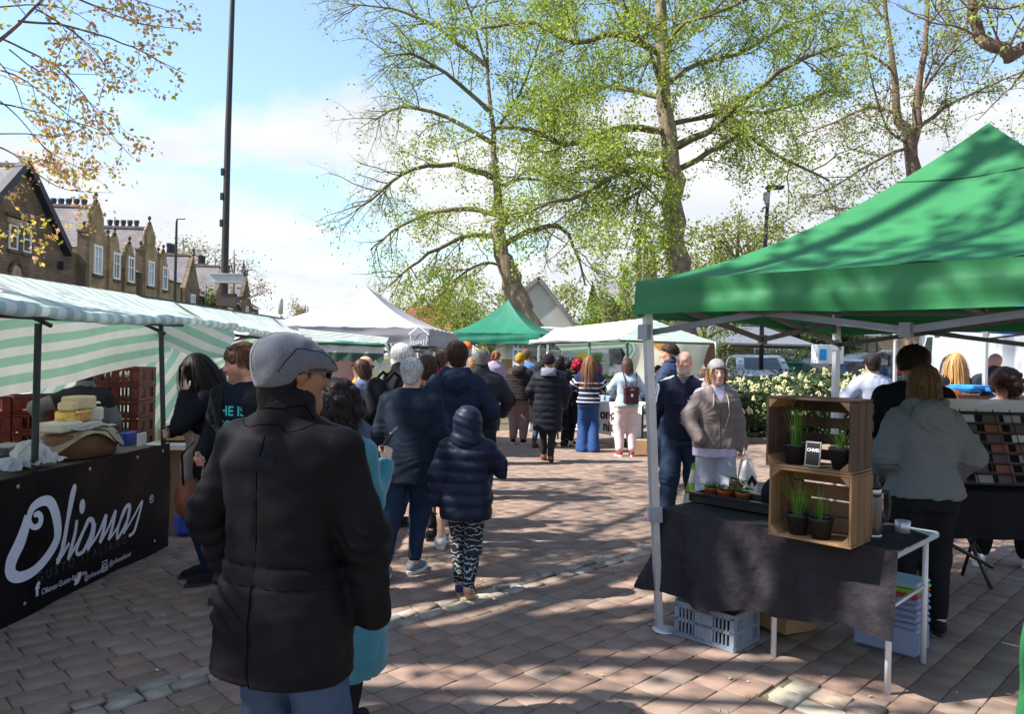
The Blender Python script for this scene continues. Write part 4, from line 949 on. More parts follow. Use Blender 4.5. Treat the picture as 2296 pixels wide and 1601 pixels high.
# ================================================================ GAZEBOS
M_alu=mat('aluminium',(.55,.56,.60),.4,.08,8,metallic=.55)
M_alud=mat('aluminium_grey',(.15,.155,.17),.5,.1,8,metallic=.4)
M_nyl=mat('nylon_bracket',(.26,.28,.32),.5,.1)
def lerp(a,b,t):return Vector(a)*(1-t)+Vector(b)*t
def gazebo(name,lab,C,ze,zv,za,m,seed=0,feet=None,tops=None,legm=None,lw=.042,power=1.28,inset=.06,wr=.012,vals=(0,1,2,3),res=26,mval=None,apex=None):
 C=[Vector((c[0],c[1],0)) for c in C];cen=sum(C,Vector())/4
 t=thing(name,lab,'gazebo',cen);legm=legm or M_alu
 ap=Vector(apex) if apex else Vector((cen.x,cen.y,za))
 seams=[]
 for k in range(4):
  A,B=C[k],C[(k+1) % 4]
  def fn(u,v,A=A,B=B,k=k):
   x=(A.x*(1-u)+B.x*u)*(1-v)+ap.x*v;y=(A.y*(1-u)+B.y*u)*(1-v)+ap.y*v
   z=ze+(za-ze)*(.32*v+.68*v ** (power*1.45))-.07*np.sin(np.pi*u)*(1-v)*v*2
   z=np.minimum(z,za-.035*(1-np.clip((za-z)/.1,0,1))*0-.0)
   w_=np.sin(np.pi*u) ** .5
   z=z+wr*w_*(1-v)*(snoise(x*1.0,y*1.0,u*6-v*3,1.2,seed+k)*.8+.6*np.sin((u-.5)*46*(1-.5*v)+3*v+k)*np.exp(-((v-.05)/.25) ** 2))
   return x,y,z
  sheet('canopy_panel',fn,res,res,m,t)
 for k in vals:
  A,B=C[k],C[(k+1) % 4];nrm=Vector((B.y-A.y,A.x-B.x,0)).normalized()
  if nrm.dot((A+B)/2-cen) < 0:nrm=-nrm
  def fv(u,v,A=A,B=B,nrm=nrm,k=k):
   w_=wr*1.4*v*np.sin(u*19+seed+k)*np.sin(u*7.3+1)+.006+.010*np.sin(v*9+u*5)*np.sin(np.pi*u) ** .4
   return A.x*(1-u)+B.x*u+nrm.x*w_,A.y*(1-u)+B.y*u+nrm.y*w_,ze-.002+(zv-ze)*v+.010*np.sin(u*9+k)*v
  sheet('valance',fv,40,6,mval or m,t)
 zt,zb=zv+.10,zv-.10
 for k in range(4):
  tp=Vector((tops[k][0],tops[k][1],0)) if tops and tops[k] else lerp(C[k],cen,inset/(C[k]-cen).length)
  ft=Vector((feet[k][0],feet[k][1],0)) if feet and feet[k] else tp
  midp=lerp(Vector((tp.x,tp.y,ze-.04)),ft,.68)
  b=MB();b.bar(Vector((tp.x,tp.y,ze-.04)),midp,lw,up=(1,.3,0));leg=b.build('leg',legm,t)
  b=MB();b.bar(midp,ft+Vector((0,0,.012)),lw*.82,up=(1,.3,0));b.build('lower_tube',legm,leg)
  b=MB();q=lerp(midp,Vector((tp.x,tp.y,ze)),.03);b.bar(q-(midp-ft).normalized()*.045,q+(midp-ft).normalized()*.045,lw*1.45,up=(1,.3,0));b.build('height_collar',M_nyl if lw > .04 else legm,leg)
  for z_,h_ in ((zt+.02,.12),(zb,.09)):b=MB();b.box((tp.x,tp.y,z_),(lw*1.4,lw*1.4,h_),rz=R(45));b.build('corner_bracket',M_nyl,leg)
  b=MB();b.lathe([(.075,0),(.075,.008),(.02,.012)],16,(ft.x+.03,ft.y-.01,.001));b.build('foot_plate',M_alu,leg)
 for k in range(4):
  A,B=lerp(C[k],cen,.05),lerp(C[(k+1) % 4],cen,.05);Md=(A+B)/2
  b=MB()
  for P,Q in ((A,Md),(Md,B)):
   for z0,z1 in ((zt,zb),(zb,zt)):b.bar(Vector((P.x,P.y,z0)),Vector((Q.x,Q.y,z1)),lw*.42,lw*.75)
  b.box((Md.x,Md.y,zb),(.05,.05,.07),rz=R(45));b.box((Md.x,Md.y,zt),(.05,.05,.07),rz=R(45))
  b.build('truss',M_alud,t)
 b=MB();b.tube([(ap.x,ap.y,zt-.1),(ap.x,ap.y,za-.05)],.02,8)
 for k in range(4):Md=(C[k]+C[(k+1) % 4])/2;b.bar(Vector((Md.x,Md.y,zt)),Vector((ap.x,ap.y,zt-.05)),.02)
 b.build('roof_strut',M_alud,t)
 return t
E1=Vector((.71,-.70,0));E2=Vector((.70,.71,0))
M_green=mat('gazebo_green',(.030,.185,.068),.55,.10,2.0,.08,90,trans=.12,spec=.3)
c1=Vector((.728,4.50,0));L_=2.95
GC=[c1,c1+E1*L_,c1+E1*L_+E2*L_,c1+E2*L_]
foot1=gnd(1478,1413)
gz=gazebo('green_gazebo','large bright green pop-up gazebo over the plant stall',GC,2.085,1.885,3.08,M_green,1,feet=[(foot1.x,foot1.y),None,None,None],wr=.014,res=40,lw=.046)
gcen=sum(GC,Vector())/4
b=MB()
for k in range(4):
 A,B=GC[k],GC[(k+1) % 4];pts=[]
 for u in np.linspace(0,1,15):
  v=.74;x=(A.x*(1-u)+B.x*u)*(1-v)+gcen.x*v;y=(A.y*(1-u)+B.y*u)*(1-v)+gcen.y*v
  z=2.085+.995*(.32*v+.68*v ** (1.28*1.45))-.07*math.sin(math.pi*u)*(1-v)*v*2+.004;pts.append((x,y,z))
 b.tube(pts,.004,4)
b.build('roof_seam',mat('seam_green',(.012,.08,.03),.7),gz)
gb=thing('canvas_bag','tall green canvas bag at the edge of the plant stall','bag',gnd(2330,1680))
p0,p1=at(2302,1650,3.0),at(2318,1190,3.0)
def bagf(u,v):
 a=u*2*np.pi;r_=.115*(1-.35*v ** 6)*(1+.08*np.sin(3*a+5*v)+.05*np.sin(v*19+2*a));cx_=p0.x+.10+(p1.x-p0.x)*v;cz=.0+(p1.z)*v
 return cx_+r_*np.cos(a),3.0+r_*np.sin(a),cz
sheet('bag_body',bagf,28,30,M_green,gb);b=MB();b.tube([(p1.x+.1,3,p1.z-.02),(p1.x+.16,3,p1.z+.06),(p1.x+.22,3,p1.z-.02)],.012,6);b.build('handle',M_green,gb)
M_greyc=mat('gazebo_grey',(.36,.36,.395),.6,.06,2,.1,60,trans=.15)
M_greyv=mat('gazebo_grey_valance',(.28,.28,.31),.6,.06,2,.1,60,trans=.1)
gg=gazebo('grey_gazebo','light grey pop-up gazebo with a white house mark on its valance',[(-4.25,12.25),(-1.32,12.0),(-1.06,14.9),(-4.0,15.15)],2.04,1.76,2.86,M_greyc,2,wr=.02,res=26,mval=M_greyv,legm=M_black,lw=.05)
M_whitep=mat('print_white',(.80,.80,.82),.6,.04)
hl=at(938,750,11.93);b=MB()
for V,Fc in (stroke([(-.16,0),(0,.14),(.16,0)],.028,res=1),stroke([(-.13,-.02),(-.13,-.09)],.012,res=1),stroke([(.13,-.02),(.13,-.09)],.012,res=1)):
 b.add([(hl.x+p[0],11.975-.09*p[0],hl.z+p[1]) for p in V],Fc)
b.build('house_mark',M_whitep,gg)
b=MB()
for k in range(7):b.box((hl.x-.12+k*.04,11.975,hl.z-.125),(.022,.006,.05 if k not in (5,) else .09))
b.build('mark_lettering',M_whitep,gg)
M_teal=mat('gazebo_teal',(.018,.165,.105),.55,.10,2,.1,60,trans=.12)
gazebo('teal_gazebo','teal green pop-up gazebo at the far end of the market',[(-1.72,19.7),(.70,19.0),(1.45,21.6),(-1.0,22.3)],2.22,1.96,3.18,M_teal,3,wr=.015,res=22,lw=.05)
M_blue=mat('gazebo_blue',(.10,.26,.62),.5,.08,2,trans=.15)
gazebo('blue_gazebo','light blue gazebo beyond the card rack',[(5.72,9.2),(8.4,9.0),(8.6,11.6),(5.9,11.8)],2.24,2.15,2.9,M_blue,4,wr=.01,res=12)
# ================================================================ STRIPED STALLS ON THE LEFT
M_str=stripe_mat('stripe_green_white',(.80,.82,.84),(.46,.63,.58),.145,.5,.42)
M_strv=stripe_mat('stripe_green_white_v',(.78,.78,.74),(.34,.58,.46),.135,.5,.65,axis='Y')
M_strd=stripe_mat('stripe_dark_green',(.66,.68,.66),(.02,.06,.045),.14,.5,.2)
M_frame=mat('stall_frame',(.02,.026,.024),.55,.2,6)
M_frameg=mat('stall_frame_green',(.02,.09,.05),.55,.2,6)
def bil(P00,P10,P11,P01,u,v):
 P00,P10,P11,P01=[np.array(p,float) for p in (P00,P10,P11,P01)]
 r_=[P00[i]*(1-u)*(1-v)+P10[i]*u*(1-v)+P11[i]*u*v+P01[i]*(1-u)*v for i in range(3)]
 return r_
def slope(name,R0,R1,E1_,E0,m,parent,sag=.05,ribs=5,wr=.012,nu=60,nv=16,seed=0,swap=False):
 """canvas panel from ridge R0-R1 down to eave E0-E1; UV.x along the ridge in metres"""
 ln_=(Vector(R1)-Vector(R0)).length;hgt=(Vector(E0)-Vector(R0)).length
 def fn(u,v):
  x,y,z=bil(R0,R1,E1_,E0,u,v)
  z=z-sag*np.sin(np.pi*v)*(.55+.45*np.cos(2*np.pi*ribs*u) ** 2*0+.45*np.abs(np.sin(np.pi*ribs*u)))
  z=z+wr*(np.sin(u*ln_*17+4*v+seed)*.45+snoise(u*ln_,v*hgt,0,2.6,seed))*np.sin(np.pi*v) ** .5
  return x,y,z
 return sheet(name,fn,nu,nv,m,parent,(lambda u,v:(v*hgt,u*ln_)) if swap else (lambda u,v:(u*ln_,v*hgt)))
def roll(name,a,b_,r_,m,parent,n=60,wob=.012):
 a,b_=Vector(a),Vector(b_);d=(b_-a);ln_=d.length;d.normalize();s_=Vector((0,0,1)).cross(d).normalized();up=d.cross(s_)
 def fn(u,v):
  an=v*2*np.pi;rr=r_*(1+.18*np.sin(u*ln_*15)+.12*np.sin(an*2+u*9));w_=wob*np.sin(u*ln_*3.1)
  return [a[i]+d[i]*ln_*u+(s_[i]*np.cos(an)+up[i]*np.sin(an))*rr+(up[i]*w_) for i in range(3)]
 return sheet(name,fn,n,10,m,parent,lambda u,v:(u*ln_,v*.1))
def pole(parent,a,b_,r_=.019,m=None,name='pole'):b=MB();b.tube([a,b_],r_,8);return b.build(name,m or M_frame,parent)
S1=thing('market_stall','striped market stall with the black cheese banner and counter','market stall',(-3.5,4.6,0))
R0,R1=(-3.72,1.4,2.12),(-3.70,7.42,2.15);Ea0,Ea1=(-2.62,1.4,1.76),(-2.60,7.05,1.86);Bk0,Bk1=(-4.95,1.4,1.62),(-4.9,7.6,1.66)
slope('front_canvas',R0,R1,Ea1,Ea0,M_str,S1,.05,4,.012,120,18,1)
slope('back_canvas',R0,R1,Bk1,Bk0,M_str,S1,.05,4,.012,100,14,2)
roll('rolled_eave',Ea0,(Ea1[0]+.01,Ea1[1]+.04,Ea1[2]),.034,M_str,S1,140)
pB0,pB1=at(376,1010,6.24),at(361,722,6.24);pA0,pA1=at(95,1000,4.70),at(86,725,4.70)
pole(S1,(pB0.x,6.24,0),pB1,.021);pole(S1,(pA0.x-.05,4.70,0),pA1,.021);pole(S1,(-2.86,2.2,0),(-2.86,2.2,1.78),.021)
pole(S1,(-4.75,6.6,0),(-4.75,6.6,1.72));pole(S1,(-4.75,2.2,0),(-4.75,2.2,1.72));pole(S1,(-3.72,6.9,0),(-3.70,7.0,2.1),.018);pole(S1,(-3.72,3.0,.8),(-3.72,3.0,2.08),.018)
pole(S1,(-2.86,1.4,1.74),pB1+Vector((0,.4,-.01)),.016,name='front_rail');pole(S1,(-3.71,1.4,2.10),(-3.70,7.4,2.13),.016,name='ridge_rail');pole(S1,(-4.75,1.5,1.70),(-4.75,7.4,1.70),.016,name='back_rail')
for y in (2.2,4.7,6.24):pole(S1,(-2.86,y,1.75),(-3.71,y+.1,2.10),.014,name='rafter')
def cur1(u,v):
 y=3.2+u*4.3;x=-3.30-.10*v-.02*np.sin(y*5+v*2);zt_=1.98;zb_=1.05+(y-3.2)*.115+.008*np.sin(y*4)
 return x+.035*np.sin(v*5+y*1.3),y,zt_+(zb_-zt_)*v
sheet('inner_curtain',cur1,60,20,M_strv,S1,lambda u,v:(u*4.3,(1-v)*(.93-.49*u)))
def cur2(u,v):
 x=-2.62-1.05*u;y=7.05+.25*u-.12*np.sin(np.pi*u)*v;ztop=1.84+.27*u;zbot=ztop-(.10+.26*np.sin(np.pi*(.25+.62*u)))
 return x+.03*np.sin(v*6),y+.04*np.sin(u*9+v*3),ztop+(zbot-ztop)*v
sheet('end_flap',cur2,24,14,M_strv,S1,lambda u,v:(u,v*.36+.1*np.sin(u*3)))
def cur3(u,v):
 return-4.9+1.62*u+.03*np.sin(v*7),7.75+.05*np.sin(u*8),1.78+(.62-1.78)*v-.25*u*v*0
sheet('back_sheet',cur3,30,12,M_strv,S1,lambda u,v:(u,u*1.62*.86+v*1.1*.5))
b=MB();b.box((-3.24,4.1,.82),(.70,4.2,.03));b.build('counter_top',mat('counter_wood',(.12,.09,.07),.7,.2,6),S1)
for y in (2.3,4.2,6.1):
 for x in (-2.95,-3.52):b=MB();b.bar((x,y,0),(x,y,.81),.035);b.build('trestle_leg',M_frame,S1)
M_vinyl=mat('black_vinyl',(.007,.007,.009),.42,.3,3,.25,9,spec=.12,bdist=.02)
def ban(u,v):
 y=1.9+u*4.36;x=-2.99+(y-1.9)*.042+.012*np.sin(y*4.1+v*2)*v+.006*np.sin(y*9+v*5);return x,y,.865-.018*u+(.012-.865)*v
bn=sheet('banner',ban,60,16,M_vinyl,S1)
def bsx(y,z):u=(y-1.9)/4.36;v=(.865-.018*u-z)/(.853-.018*u);return bx_(y)+.012*math.sin(y*4.1+v*2)*v+.006*math.sin(y*9+v*5)+.003
def bx_(y):return-2.99+(y-1.9)*.042
M_eye=mat('eyelet_brass',(.6,.55,.4),.3,.1,metallic=.8)
for y,z in ((4.42,.80),(5.12,.80),(5.72,.80),(6.1,.80),(5.1,.10),(6.0,.10),(4.5,.09)):
 b=MB();b.lathe([(.011,0),(.013,.004),(.007,.005)],10,(0,0,0));o=b.build('eyelet',M_eye,bn);o.location=(bx_(y)+.02,y,z);o.rotation_euler=(0,R(90),0)
def ban_pt(px,py):
 d=ray(px,py);t=0
 t=(-2.99-1.9*.042)/(d.x-.042);return Vector((d.x*t,t,CAMH+d.z*t))
def scr(s):
 return [((p[0]*.4866)/1.4234,(1500+p[1]*.4866)/1.4234)+tuple(p[2:]) for p in s]
SCR=[[(222,300,.6),(250,290,1),(265,320,1),(250,365,1),(215,375,.8),(190,330,1.1),(215,250,1.3),(280,205,1.5),(330,220,1.8),(360,330,1.9),(360,450,1.8),(300,560,1.6),(210,660,1.5),(120,705,1.6),(70,680,1.9),(75,600,2.2),(130,480,2.2),(165,380,1.9),(185,300,1.5)],
[(395,500,.9),(420,400,1.0),(450,270,1.0),(478,130,1.2),(475,115,1.2),(455,180,1.2),(432,330,1.4),(405,500,1.6),(375,590,1.6),(358,600,1.0)],[(358,600,1.2),(400,560,1.0),(450,480,.9)],
[(500,330,1.1),(490,420,1.3),(462,530,1.4),(445,590,1.0)],[(445,590,1.0),(500,500,.8),(550,400,.9),(585,330,1.2),(615,345,1.3),(600,430,1.2),(560,520,1.1),(540,545,.9)],[(625,350,1.2),(612,430,1.2),(585,510,1.2),(575,525,.8)],[(545,540,.9),(520,555,.9),(505,530,.9),(540,430,1.0),(580,345,1.0)],
[(580,520,.8),(640,430,.8),(690,310,1.0),(695,300,1.1),(680,390,1.2),(655,480,1.1)],[(655,480,.9),(710,380,.8),(750,280,1.0),(752,290,1.2),(735,380,1.2),(712,460,1.1)],
[(712,460,.8),(770,380,.8),(810,270,1.0),(838,235,1.2),(855,250,1.2),(840,330,1.1),(790,430,1.0),(770,440,1.0),(785,350,1.0),(830,245,1.0)],[(850,260,1.1),(835,350,1.1),(815,420,1.0)],
[(815,420,.7),(880,310,.7),(935,205,.6),(925,260,.8),(900,350,.9),(880,410,.9),(850,435,.7)]]
M_prn=mat('banner_print',(.72,.72,.80),.5,.05)
b=MB()
for k_,s_ in enumerate(SCR):
 P_=[ban_pt(p[0],p[1]) for p in scr(s_)];pl_=[(p.y,p.z,(s_[i][2] if len(s_[i]) > 2 else 1)) for i,p in enumerate(P_)]
 V,Fc=stroke(pl_,.040 if k_ == 0 else .0295);b.add([(bsx(p[0],p[1]),p[0],p[1]) for p in V],Fc)
dot=ban_pt(*scr([(520,240)])[0]);V=[(bx_(dot.y)+.02,dot.y+.034*math.cos(a),dot.z+.05*math.sin(a)) for a in np.linspace(0,6.28,12,endpoint=False)];b.add(V,[list(range(12))])
b.build('banner_script',M_prn,bn)
def ban_text(body,px,py,h,m,**kw):
 o_=ban_pt(px,py);return flat_text('banner_lettering',body,h,(bx_(o_.y)+.024,o_.y,o_.z),(.042,1,0),(0,0,1),m,bn,**kw)
ban_text('GUSTO ITALIANO',72,1308,.085,mat('banner_grey_print',(.06,.06,.065),.5),space=1.55)
ban_text('\u00ae',327,1130,.09,M_prn);ban_text('f',70,1337,.11,M_prn,bold=.006);ban_text('Olianas-Gusto-Italiano',83,1335,.052,M_prn,space=.95)
bird=[(-.5,.1),(-.2,0),(0,.1),(.1,.35),(.35,.4),(.5,.25),(.42,-.1),(.1,-.4),(-.3,-.45),(-.55,-.3),(-.3,-.25),(-.45,-.1)]
o_=ban_pt(166,1297);b=MB();b.add([(bx_(o_.y)+.024,o_.y+p[0]*.085,o_.z+p[1]*.09) for p in bird],[list(range(12))]);b.build('bird_mark',M_prn,bn)
ban_text('@olianasfood',180,1303,.05,M_prn);o_=ban_pt(227,1268);b=MB()
for V,Fc in (stroke([(-.03,-.04),(.03,-.04),(.03,.03),(-.03,.03),(-.03,-.04)],.009,res=1),stroke([(.016*math.cos(a),.016*math.sin(a)-.004) for a in np.linspace(0,6.3,9)],.008,res=1)):b.add([(bx_(o_.y)+.024,o_.y+p[0],o_.z+p[1]) for p in V],Fc)
b.build('camera_mark',M_prn,bn);ban_text('@olianasfood',236,1270,.05,M_prn)
S2=thing('market_stall','striped market stall with no banner, beyond the cheese stall','market stall',(-3.9,10.3,0))
r0,r1=at(312,664,8.2),at(642,716,13.2);e0,e1=at(500,735,7.75),at(722,762,12.0)
slope('front_canvas',r0,r1,e1,e0,M_str,S2,.05,4,.012,100,16,3);roll('rolled_eave',e0,e1,.036,M_str,S2,100)
k0,k1=Vector((r0.x-1.2,r0.y,1.7)),Vector((r1.x-1.2,r1.y,1.72));slope('back_canvas',r0,r1,k1,k0,M_str,S2,.05,4,.012,80,12,4)
for (px,Y,py) in ((466,8.6,748),(455,9.9,745),(640,12.0,760),(590,10.2,752)):p=at(px,py,Y);pole(S2,(p.x+.02,Y,0),p,.02)
pole(S2,e0+Vector((-.2,.1,-.05)),e1+Vector((-.2,0,-.05)),.018,name='front_rail');pole(S2,r0,r1,.016,name='ridge_rail')
for t_ in (.15,.5,.85):pole(S2,lerp(e0,e1,t_)+Vector((-.2,0,-.05)),lerp(r0,r1,t_),.014,name='rafter')
c0,c1_,c2_,c3_=at(372,800,9.2),at(586,752,11.4),at(575,775,11.4),at(372,905,9.2)
sheet('inner_curtain',lambda u,v:[q+(.03*np.sin(u*9+v*4) if i == 1 else 0) for i,q in enumerate(bil(c0,c1_,c2_,c3_,u,v))],40,12,M_strv,S2,lambda u,v:(u*2,(1-v)*(.58-.4*u)))
c0,c1_,c2_,c3_=at(590,765,11.2),at(760,765,12.6),at(760,800,12.6),at(560,806,11.2)
sheet('end_flap',lambda u,v:bil(c0,c1_,c2_,c3_,u,v),16,8,M_strv,S2,lambda u,v:(u*2,v*.3))
b=MB();b.box((-3.75,9.6,.74),(.8,3.4,.03));b.build('counter_top',mat('counter_white',(.55,.54,.5),.7,.1),S2)
for y in (8.1,11.1):
 for x in (-3.4,-4.1):b=MB();b.bar((x,y,0),(x,y,.73),.035);b.build('trestle_leg',M_frame,S2)
S3=thing('awning_stall','stall with a dark green and white pinstriped awning and scalloped valance','market stall',(xat(790,11.2),11.2,0))
a0,a1,a2,a3=at(668,737,12.0),at(872,757,11.9),at(862,772,10.5),at(690,768,10.6)
slope('awning',a0,a1,a2,a3,M_strd,S3,.03,3,.008,60,14,1,swap=True)
f0,f1=a3,a2
def sval(u,v):
 base=bil(f0,f1,f1,f0,u,v*0);sc=.045*np.abs(np.sin(np.pi*u*9));return base[0],base[1]-.02+.012*np.sin(u*30),base[2]-(.03+.21*v)-sc*np.clip((v-.75)*4,0,1)+.045*np.clip((v-.75)*4,0,1)*.5
M_val=stripe_mat('valance_bands',(.025,.075,.055),(.56,.56,.56),1.0,.52,.15,axis='Y')
sheet('valance',sval,72,10,M_val,S3,lambda u,v:(u,(1-v)*.98))
def send(u,v):
 A_=np.array(a2);B_=np.array(a2)+np.array((.28,.75,-.02));r_=[A_[i]+(B_[i]-A_[i])*u for i in range(3)];return r_[0]+.05*np.sin(np.pi*v*.5),r_[1],r_[2]+.02-(.12+.16*np.sin(np.pi*(.15+.6*u)))*v
sheet('end_valance',send,24,10,M_strd,S3,lambda u,v:(u*.8,v))
roll('awning_bar',f0+Vector((0,-.03,-.01)),f1+Vector((0,-.03,-.01)),.03,mat('awning_green',(.03,.14,.09),.5),S3,30)
M_wpole=mat('white_pole',(.72,.72,.74),.4,.05)
for px,Y in ((689,10.8),(855,10.7),(740,12),(880,12)):p=at(px,772,Y);pole(S3,(p.x,Y,0),p,.022,M_wpole)
b=MB();b.box((xat(780,11.3),11.3,.86),(1.5,.8,.05));b.build('counter_top',mat('counter_white',()),S3)
for dx in (-.7,.7):
 for dy in (-.35,.35):b=MB();b.bar((xat(780,11.3)+dx,11.3+dy,0),(xat(780,11.3)+dx,11.3+dy,.84),.04);b.build('trestle_leg',M_frame,S3)
cs=thing('plastic_windbreak','hazy clear plastic side sheet behind the man in the orange vest','plastic sheet',(xat(880,12.4),12.4,0))
q=[at(700,812,12.4),at(985,800,13.2),at(985,905,13.2),at(700,900,12.4)]
M_clear=glass_mat('clear_plastic',(.62,.6,.55),.25,.55);sheet('sheet',lambda u,v:[c+(.04*np.sin(u*14+v*3) if i == 1 else 0) for i,c in enumerate(bil(*q,u,v))],30,8,M_clear,cs)
for p in (q[0],q[1]):pole(cs,(p.x,p.y,0),p,.02,M_wpole)
rp_=thing('red_trailer','crimson painted trailer behind the plastic sheet','trailer',(xat(745,14.2),14.2,0))
b=MB();p=at(752,845,14.2);b.box((p.x,14.3,1.12),(1.1,.5,1.0),bev=.05);b.build('body',mat('crimson',(.62,.03,.07),.4,.1),rp_)
b=MB();b.box((p.x,14.02,1.45),(.7,.05,.3));b.build('hatch',mat('crimson_light',(.7,.12,.15),.4),rp_)
for dx in (-.35,.35):b=MB();b.tube([(p.x+dx,13.98,.28),(p.x+dx,14.14,.28)],.28,16);b.build('wheel',M_black,rp_)
b=MB();b.box((p.x,14.3,.56),(.9,.45,.14));b.build('chassis',M_black,rp_)
# ================================================================ BROWNIE STALL, CENTRE RIGHT
M_strw=stripe_mat('stripe_white_green_canvas',(.80,.82,.80),(.22,.5,.38),.17,.5,.35,axis='Y')
M_canw=mat('white_canvas',(.80,.82,.80),.6,.06,3,.1,30,trans=.3)
S4=thing('market_stall','white-roofed market stall with a green striped end over the brownie table','market stall',(xat(1400,14.6),14.6,0))
r0,r1,e0,e1,e2=at(1245,737,16.2),at(1455,713,15.4),at(1188,767,14.8),at(1388,759,13.9),at(1604,767,15.2)
slope('front_canvas',r0,r1,e1,e0,M_canw,S4,.05,2,.03,50,14,2)
slope('end_canvas',r1,r1+Vector((.02,.02,0)),e2,e1,M_strw,S4,.03,2,.008,40,16,3)
slope('back_canvas',r0,r1,e2+Vector((0,.2,0)),Vector((e0.x,17.4,e0.z)),M_canw,S4,.03,2,.01,30,10,4)
roll('rolled_eave',e0,e1,.035,M_canw,S4,50)
sheet('inner_flap',lambda u,v:[q+(.05*np.sin(u*10) if i == 1 else 0) for i,q in enumerate(bil(at(1240,768,15.2),at(1402,762,14.6),at(1402,780,14.6),at(1262,790,15.2),u,v))],24,8,M_strw,S4,lambda u,v:(u,v*.3))
sheet('side_curtain',lambda u,v:[q+(.05*np.sin(v*9) if i == 0 else 0) for i,q in enumerate(bil(at(1404,770,15.0),at(1424,770,15.2),at(1416,850,15.2),at(1400,845,15.0),u,v))],8,16,M_strw,S4,lambda u,v:(v,u*.3))
for px,Y,py in ((1322,14.25,764),(1408,14.0,762),(1512,15.0,766),(1228,15.2,768)):p=at(px,py,Y);pole(S4,(p.x,Y,0),p,.024,M_frameg if px != 1228 else M_alu)
pole(S4,e0+Vector((0,.15,-.04)),e1+Vector((0,.15,-.04)),.02,M_frameg,'front_rail');pole(S4,e1+Vector((0,.15,-.04)),e2+Vector((0,.1,-.04)),.02,M_frameg,'end_rail')
bt=thing('brownie_table','trestle table with a white banner lettered in dark brown','table',(1.6,14.3,0))
tA,tB=Vector((.92,15.15,0)),Vector((2.32,13.35,0));td=(tB-tA).normalized();tn=Vector((td.y,-td.x,0))*-1
if tn.y > 0:tn=-tn
b=MB();b.extrude([tA+Vector((0,0,.80)),tB+Vector((0,0,.80)),tB-tn*.7+Vector((0,0,.80)),tA-tn*.7+Vector((0,0,.80))],(0,0,.03));b.build('table_top',mat('counter_white',()),bt)
for P in (tA,tB,tA-tn*.65,tB-tn*.65):b=MB();b.bar(P+td*(.05 if P in (tA,) else 0),P+Vector((0,0,.8)),.035);b.build('leg',M_frame,bt)
ln_=(tB-tA).length
bw=sheet('banner',lambda u,v:(tA.x+td.x*ln_*u+tn.x*.02,tA.y+td.y*ln_*u+tn.y*(.02+.015*np.sin(u*12)*v),.83+(.22-.83)*v+.02*np.sin(u*5)*v),30,8,mat('banner_white',(.78,.77,.76),.5,.04,trans=.1),bt)
M_brown=mat('print_brown',(.045,.012,.015),.6,.1)
def tb_text(body,s0,z,h):return flat_text('banner_lettering',body,h,tA+td*s0+tn*.055+Vector((0,0,z)),td,(0,0,1),M_brown,bw,bold=h*.03)
tb_text('ma',.28,.32,.26);tb_text('ond',1.28,.52,.26);tb_text('nies.',1.36,.30,.26)
b=MB();b.box(tB+Vector((.25,-.2,.12)),(.9,.5,.24),rz=-.2);tag(b.build('cardboard_box',mat('cardboard',(.36,.22,.11),.85,.15,5)),'flat brown cardboard box on the ground under the brownie table','box')
for k in range(3):
 b=MB();p=tA+td*(.9+.3*k)-tn*.3;b.box(p+Vector((0,0,.875)),(.26,.3,.09),rz=R(-52),bev=.01)
 tag(b.build('brownie_tray',mat(['tray_pink','tray_blue','tray_brown'][k],[(.5,.2,.25),(.2,.3,.5),(.16,.08,.05)][k],.6)),['pink tray of cakes on the brownie table','blue tray of cakes on the brownie table','dark tray of brownies on the brownie table'][k],'tray')
bd=thing('printed_backdrop','cream fabric backdrop with brown and orange patches behind the brownie stall','backdrop',(xat(1505,16.6),16.6,0))
sheet('fabric',lambda u,v:[q+(.04*np.sin(u*8+v*3) if i == 1 else 0) for i,q in enumerate(bil(at(1412,768,16.6),at(1606,768,16.6),at(1606,880,16.6),at(1412,880,16.6),u,v))],20,10,mat('cream_fabric',(.70,.68,.56),.7,.06,trans=.25),bd)
def patch(pts,col,nm):b=MB();b.extrude([at(px,py,16.52) for px,py in pts],(0,.01,0));b.build('printed_patch',mat(nm,col,.6),bd)
patch([(1578,812),(1588,778),(1594,771),(1603,772),(1604,800),(1602,835),(1594,838),(1580,822)],(.07,.03,.022),'patch_brown');patch([(1462,766),(1512,766),(1498,786),(1484,790),(1468,778)],(.62,.32,.08),'patch_orange');patch([(1543,806),(1555,800),(1556,820),(1544,826)],(.62,.36,.10),'patch_orange');patch([(1408,770),(1418,770),(1417,800),(1410,802)],(.16,.06,.03),'patch_rust')
for px in (1414,1604):p=at(px,766,16.62);pole(bd,(p.x,16.65,0),p,.02,M_alu)
kb_=thing('kraft_board','long kraft brown sign board with faded red words under the teal gazebo','board',(xat(1190,20.0),20.0,0))
q0,q1=at(1128,815,20.2),at(1234,800,20.2);b=MB();b.box(((q0.x+q1.x)/2,20.2,1.25),(1.35,.05,.62));b.build('panel',mat('kraft',(.40,.24,.11),.8,.1),kb_)
for px in (1130,1232):p=at(px,815,20.25);b=MB();b.bar((p.x,20.25,0),(p.x,20.25,1.5),.04);b.build('post',M_frame,kb_)
flat_text('board_lettering','BAKED',.12,(q0.x+.9,20.17,1.2),(1,0,0),(0,0,1),mat('print_red',(.5,.06,.03),.6),kb_)
ps=thing('roller_banner','tall white and teal roller banner under the teal gazebo','banner',(xat(1163,19.3),19.3,0))
p0_,p1_=at(1152,766,19.4),at(1171,800,19.4);b=MB();b.box(((p0_.x+p1_.x)/2,19.4,1.05),(.26,.02,1.95));pn=b.build('panel',M_wpaint,ps)
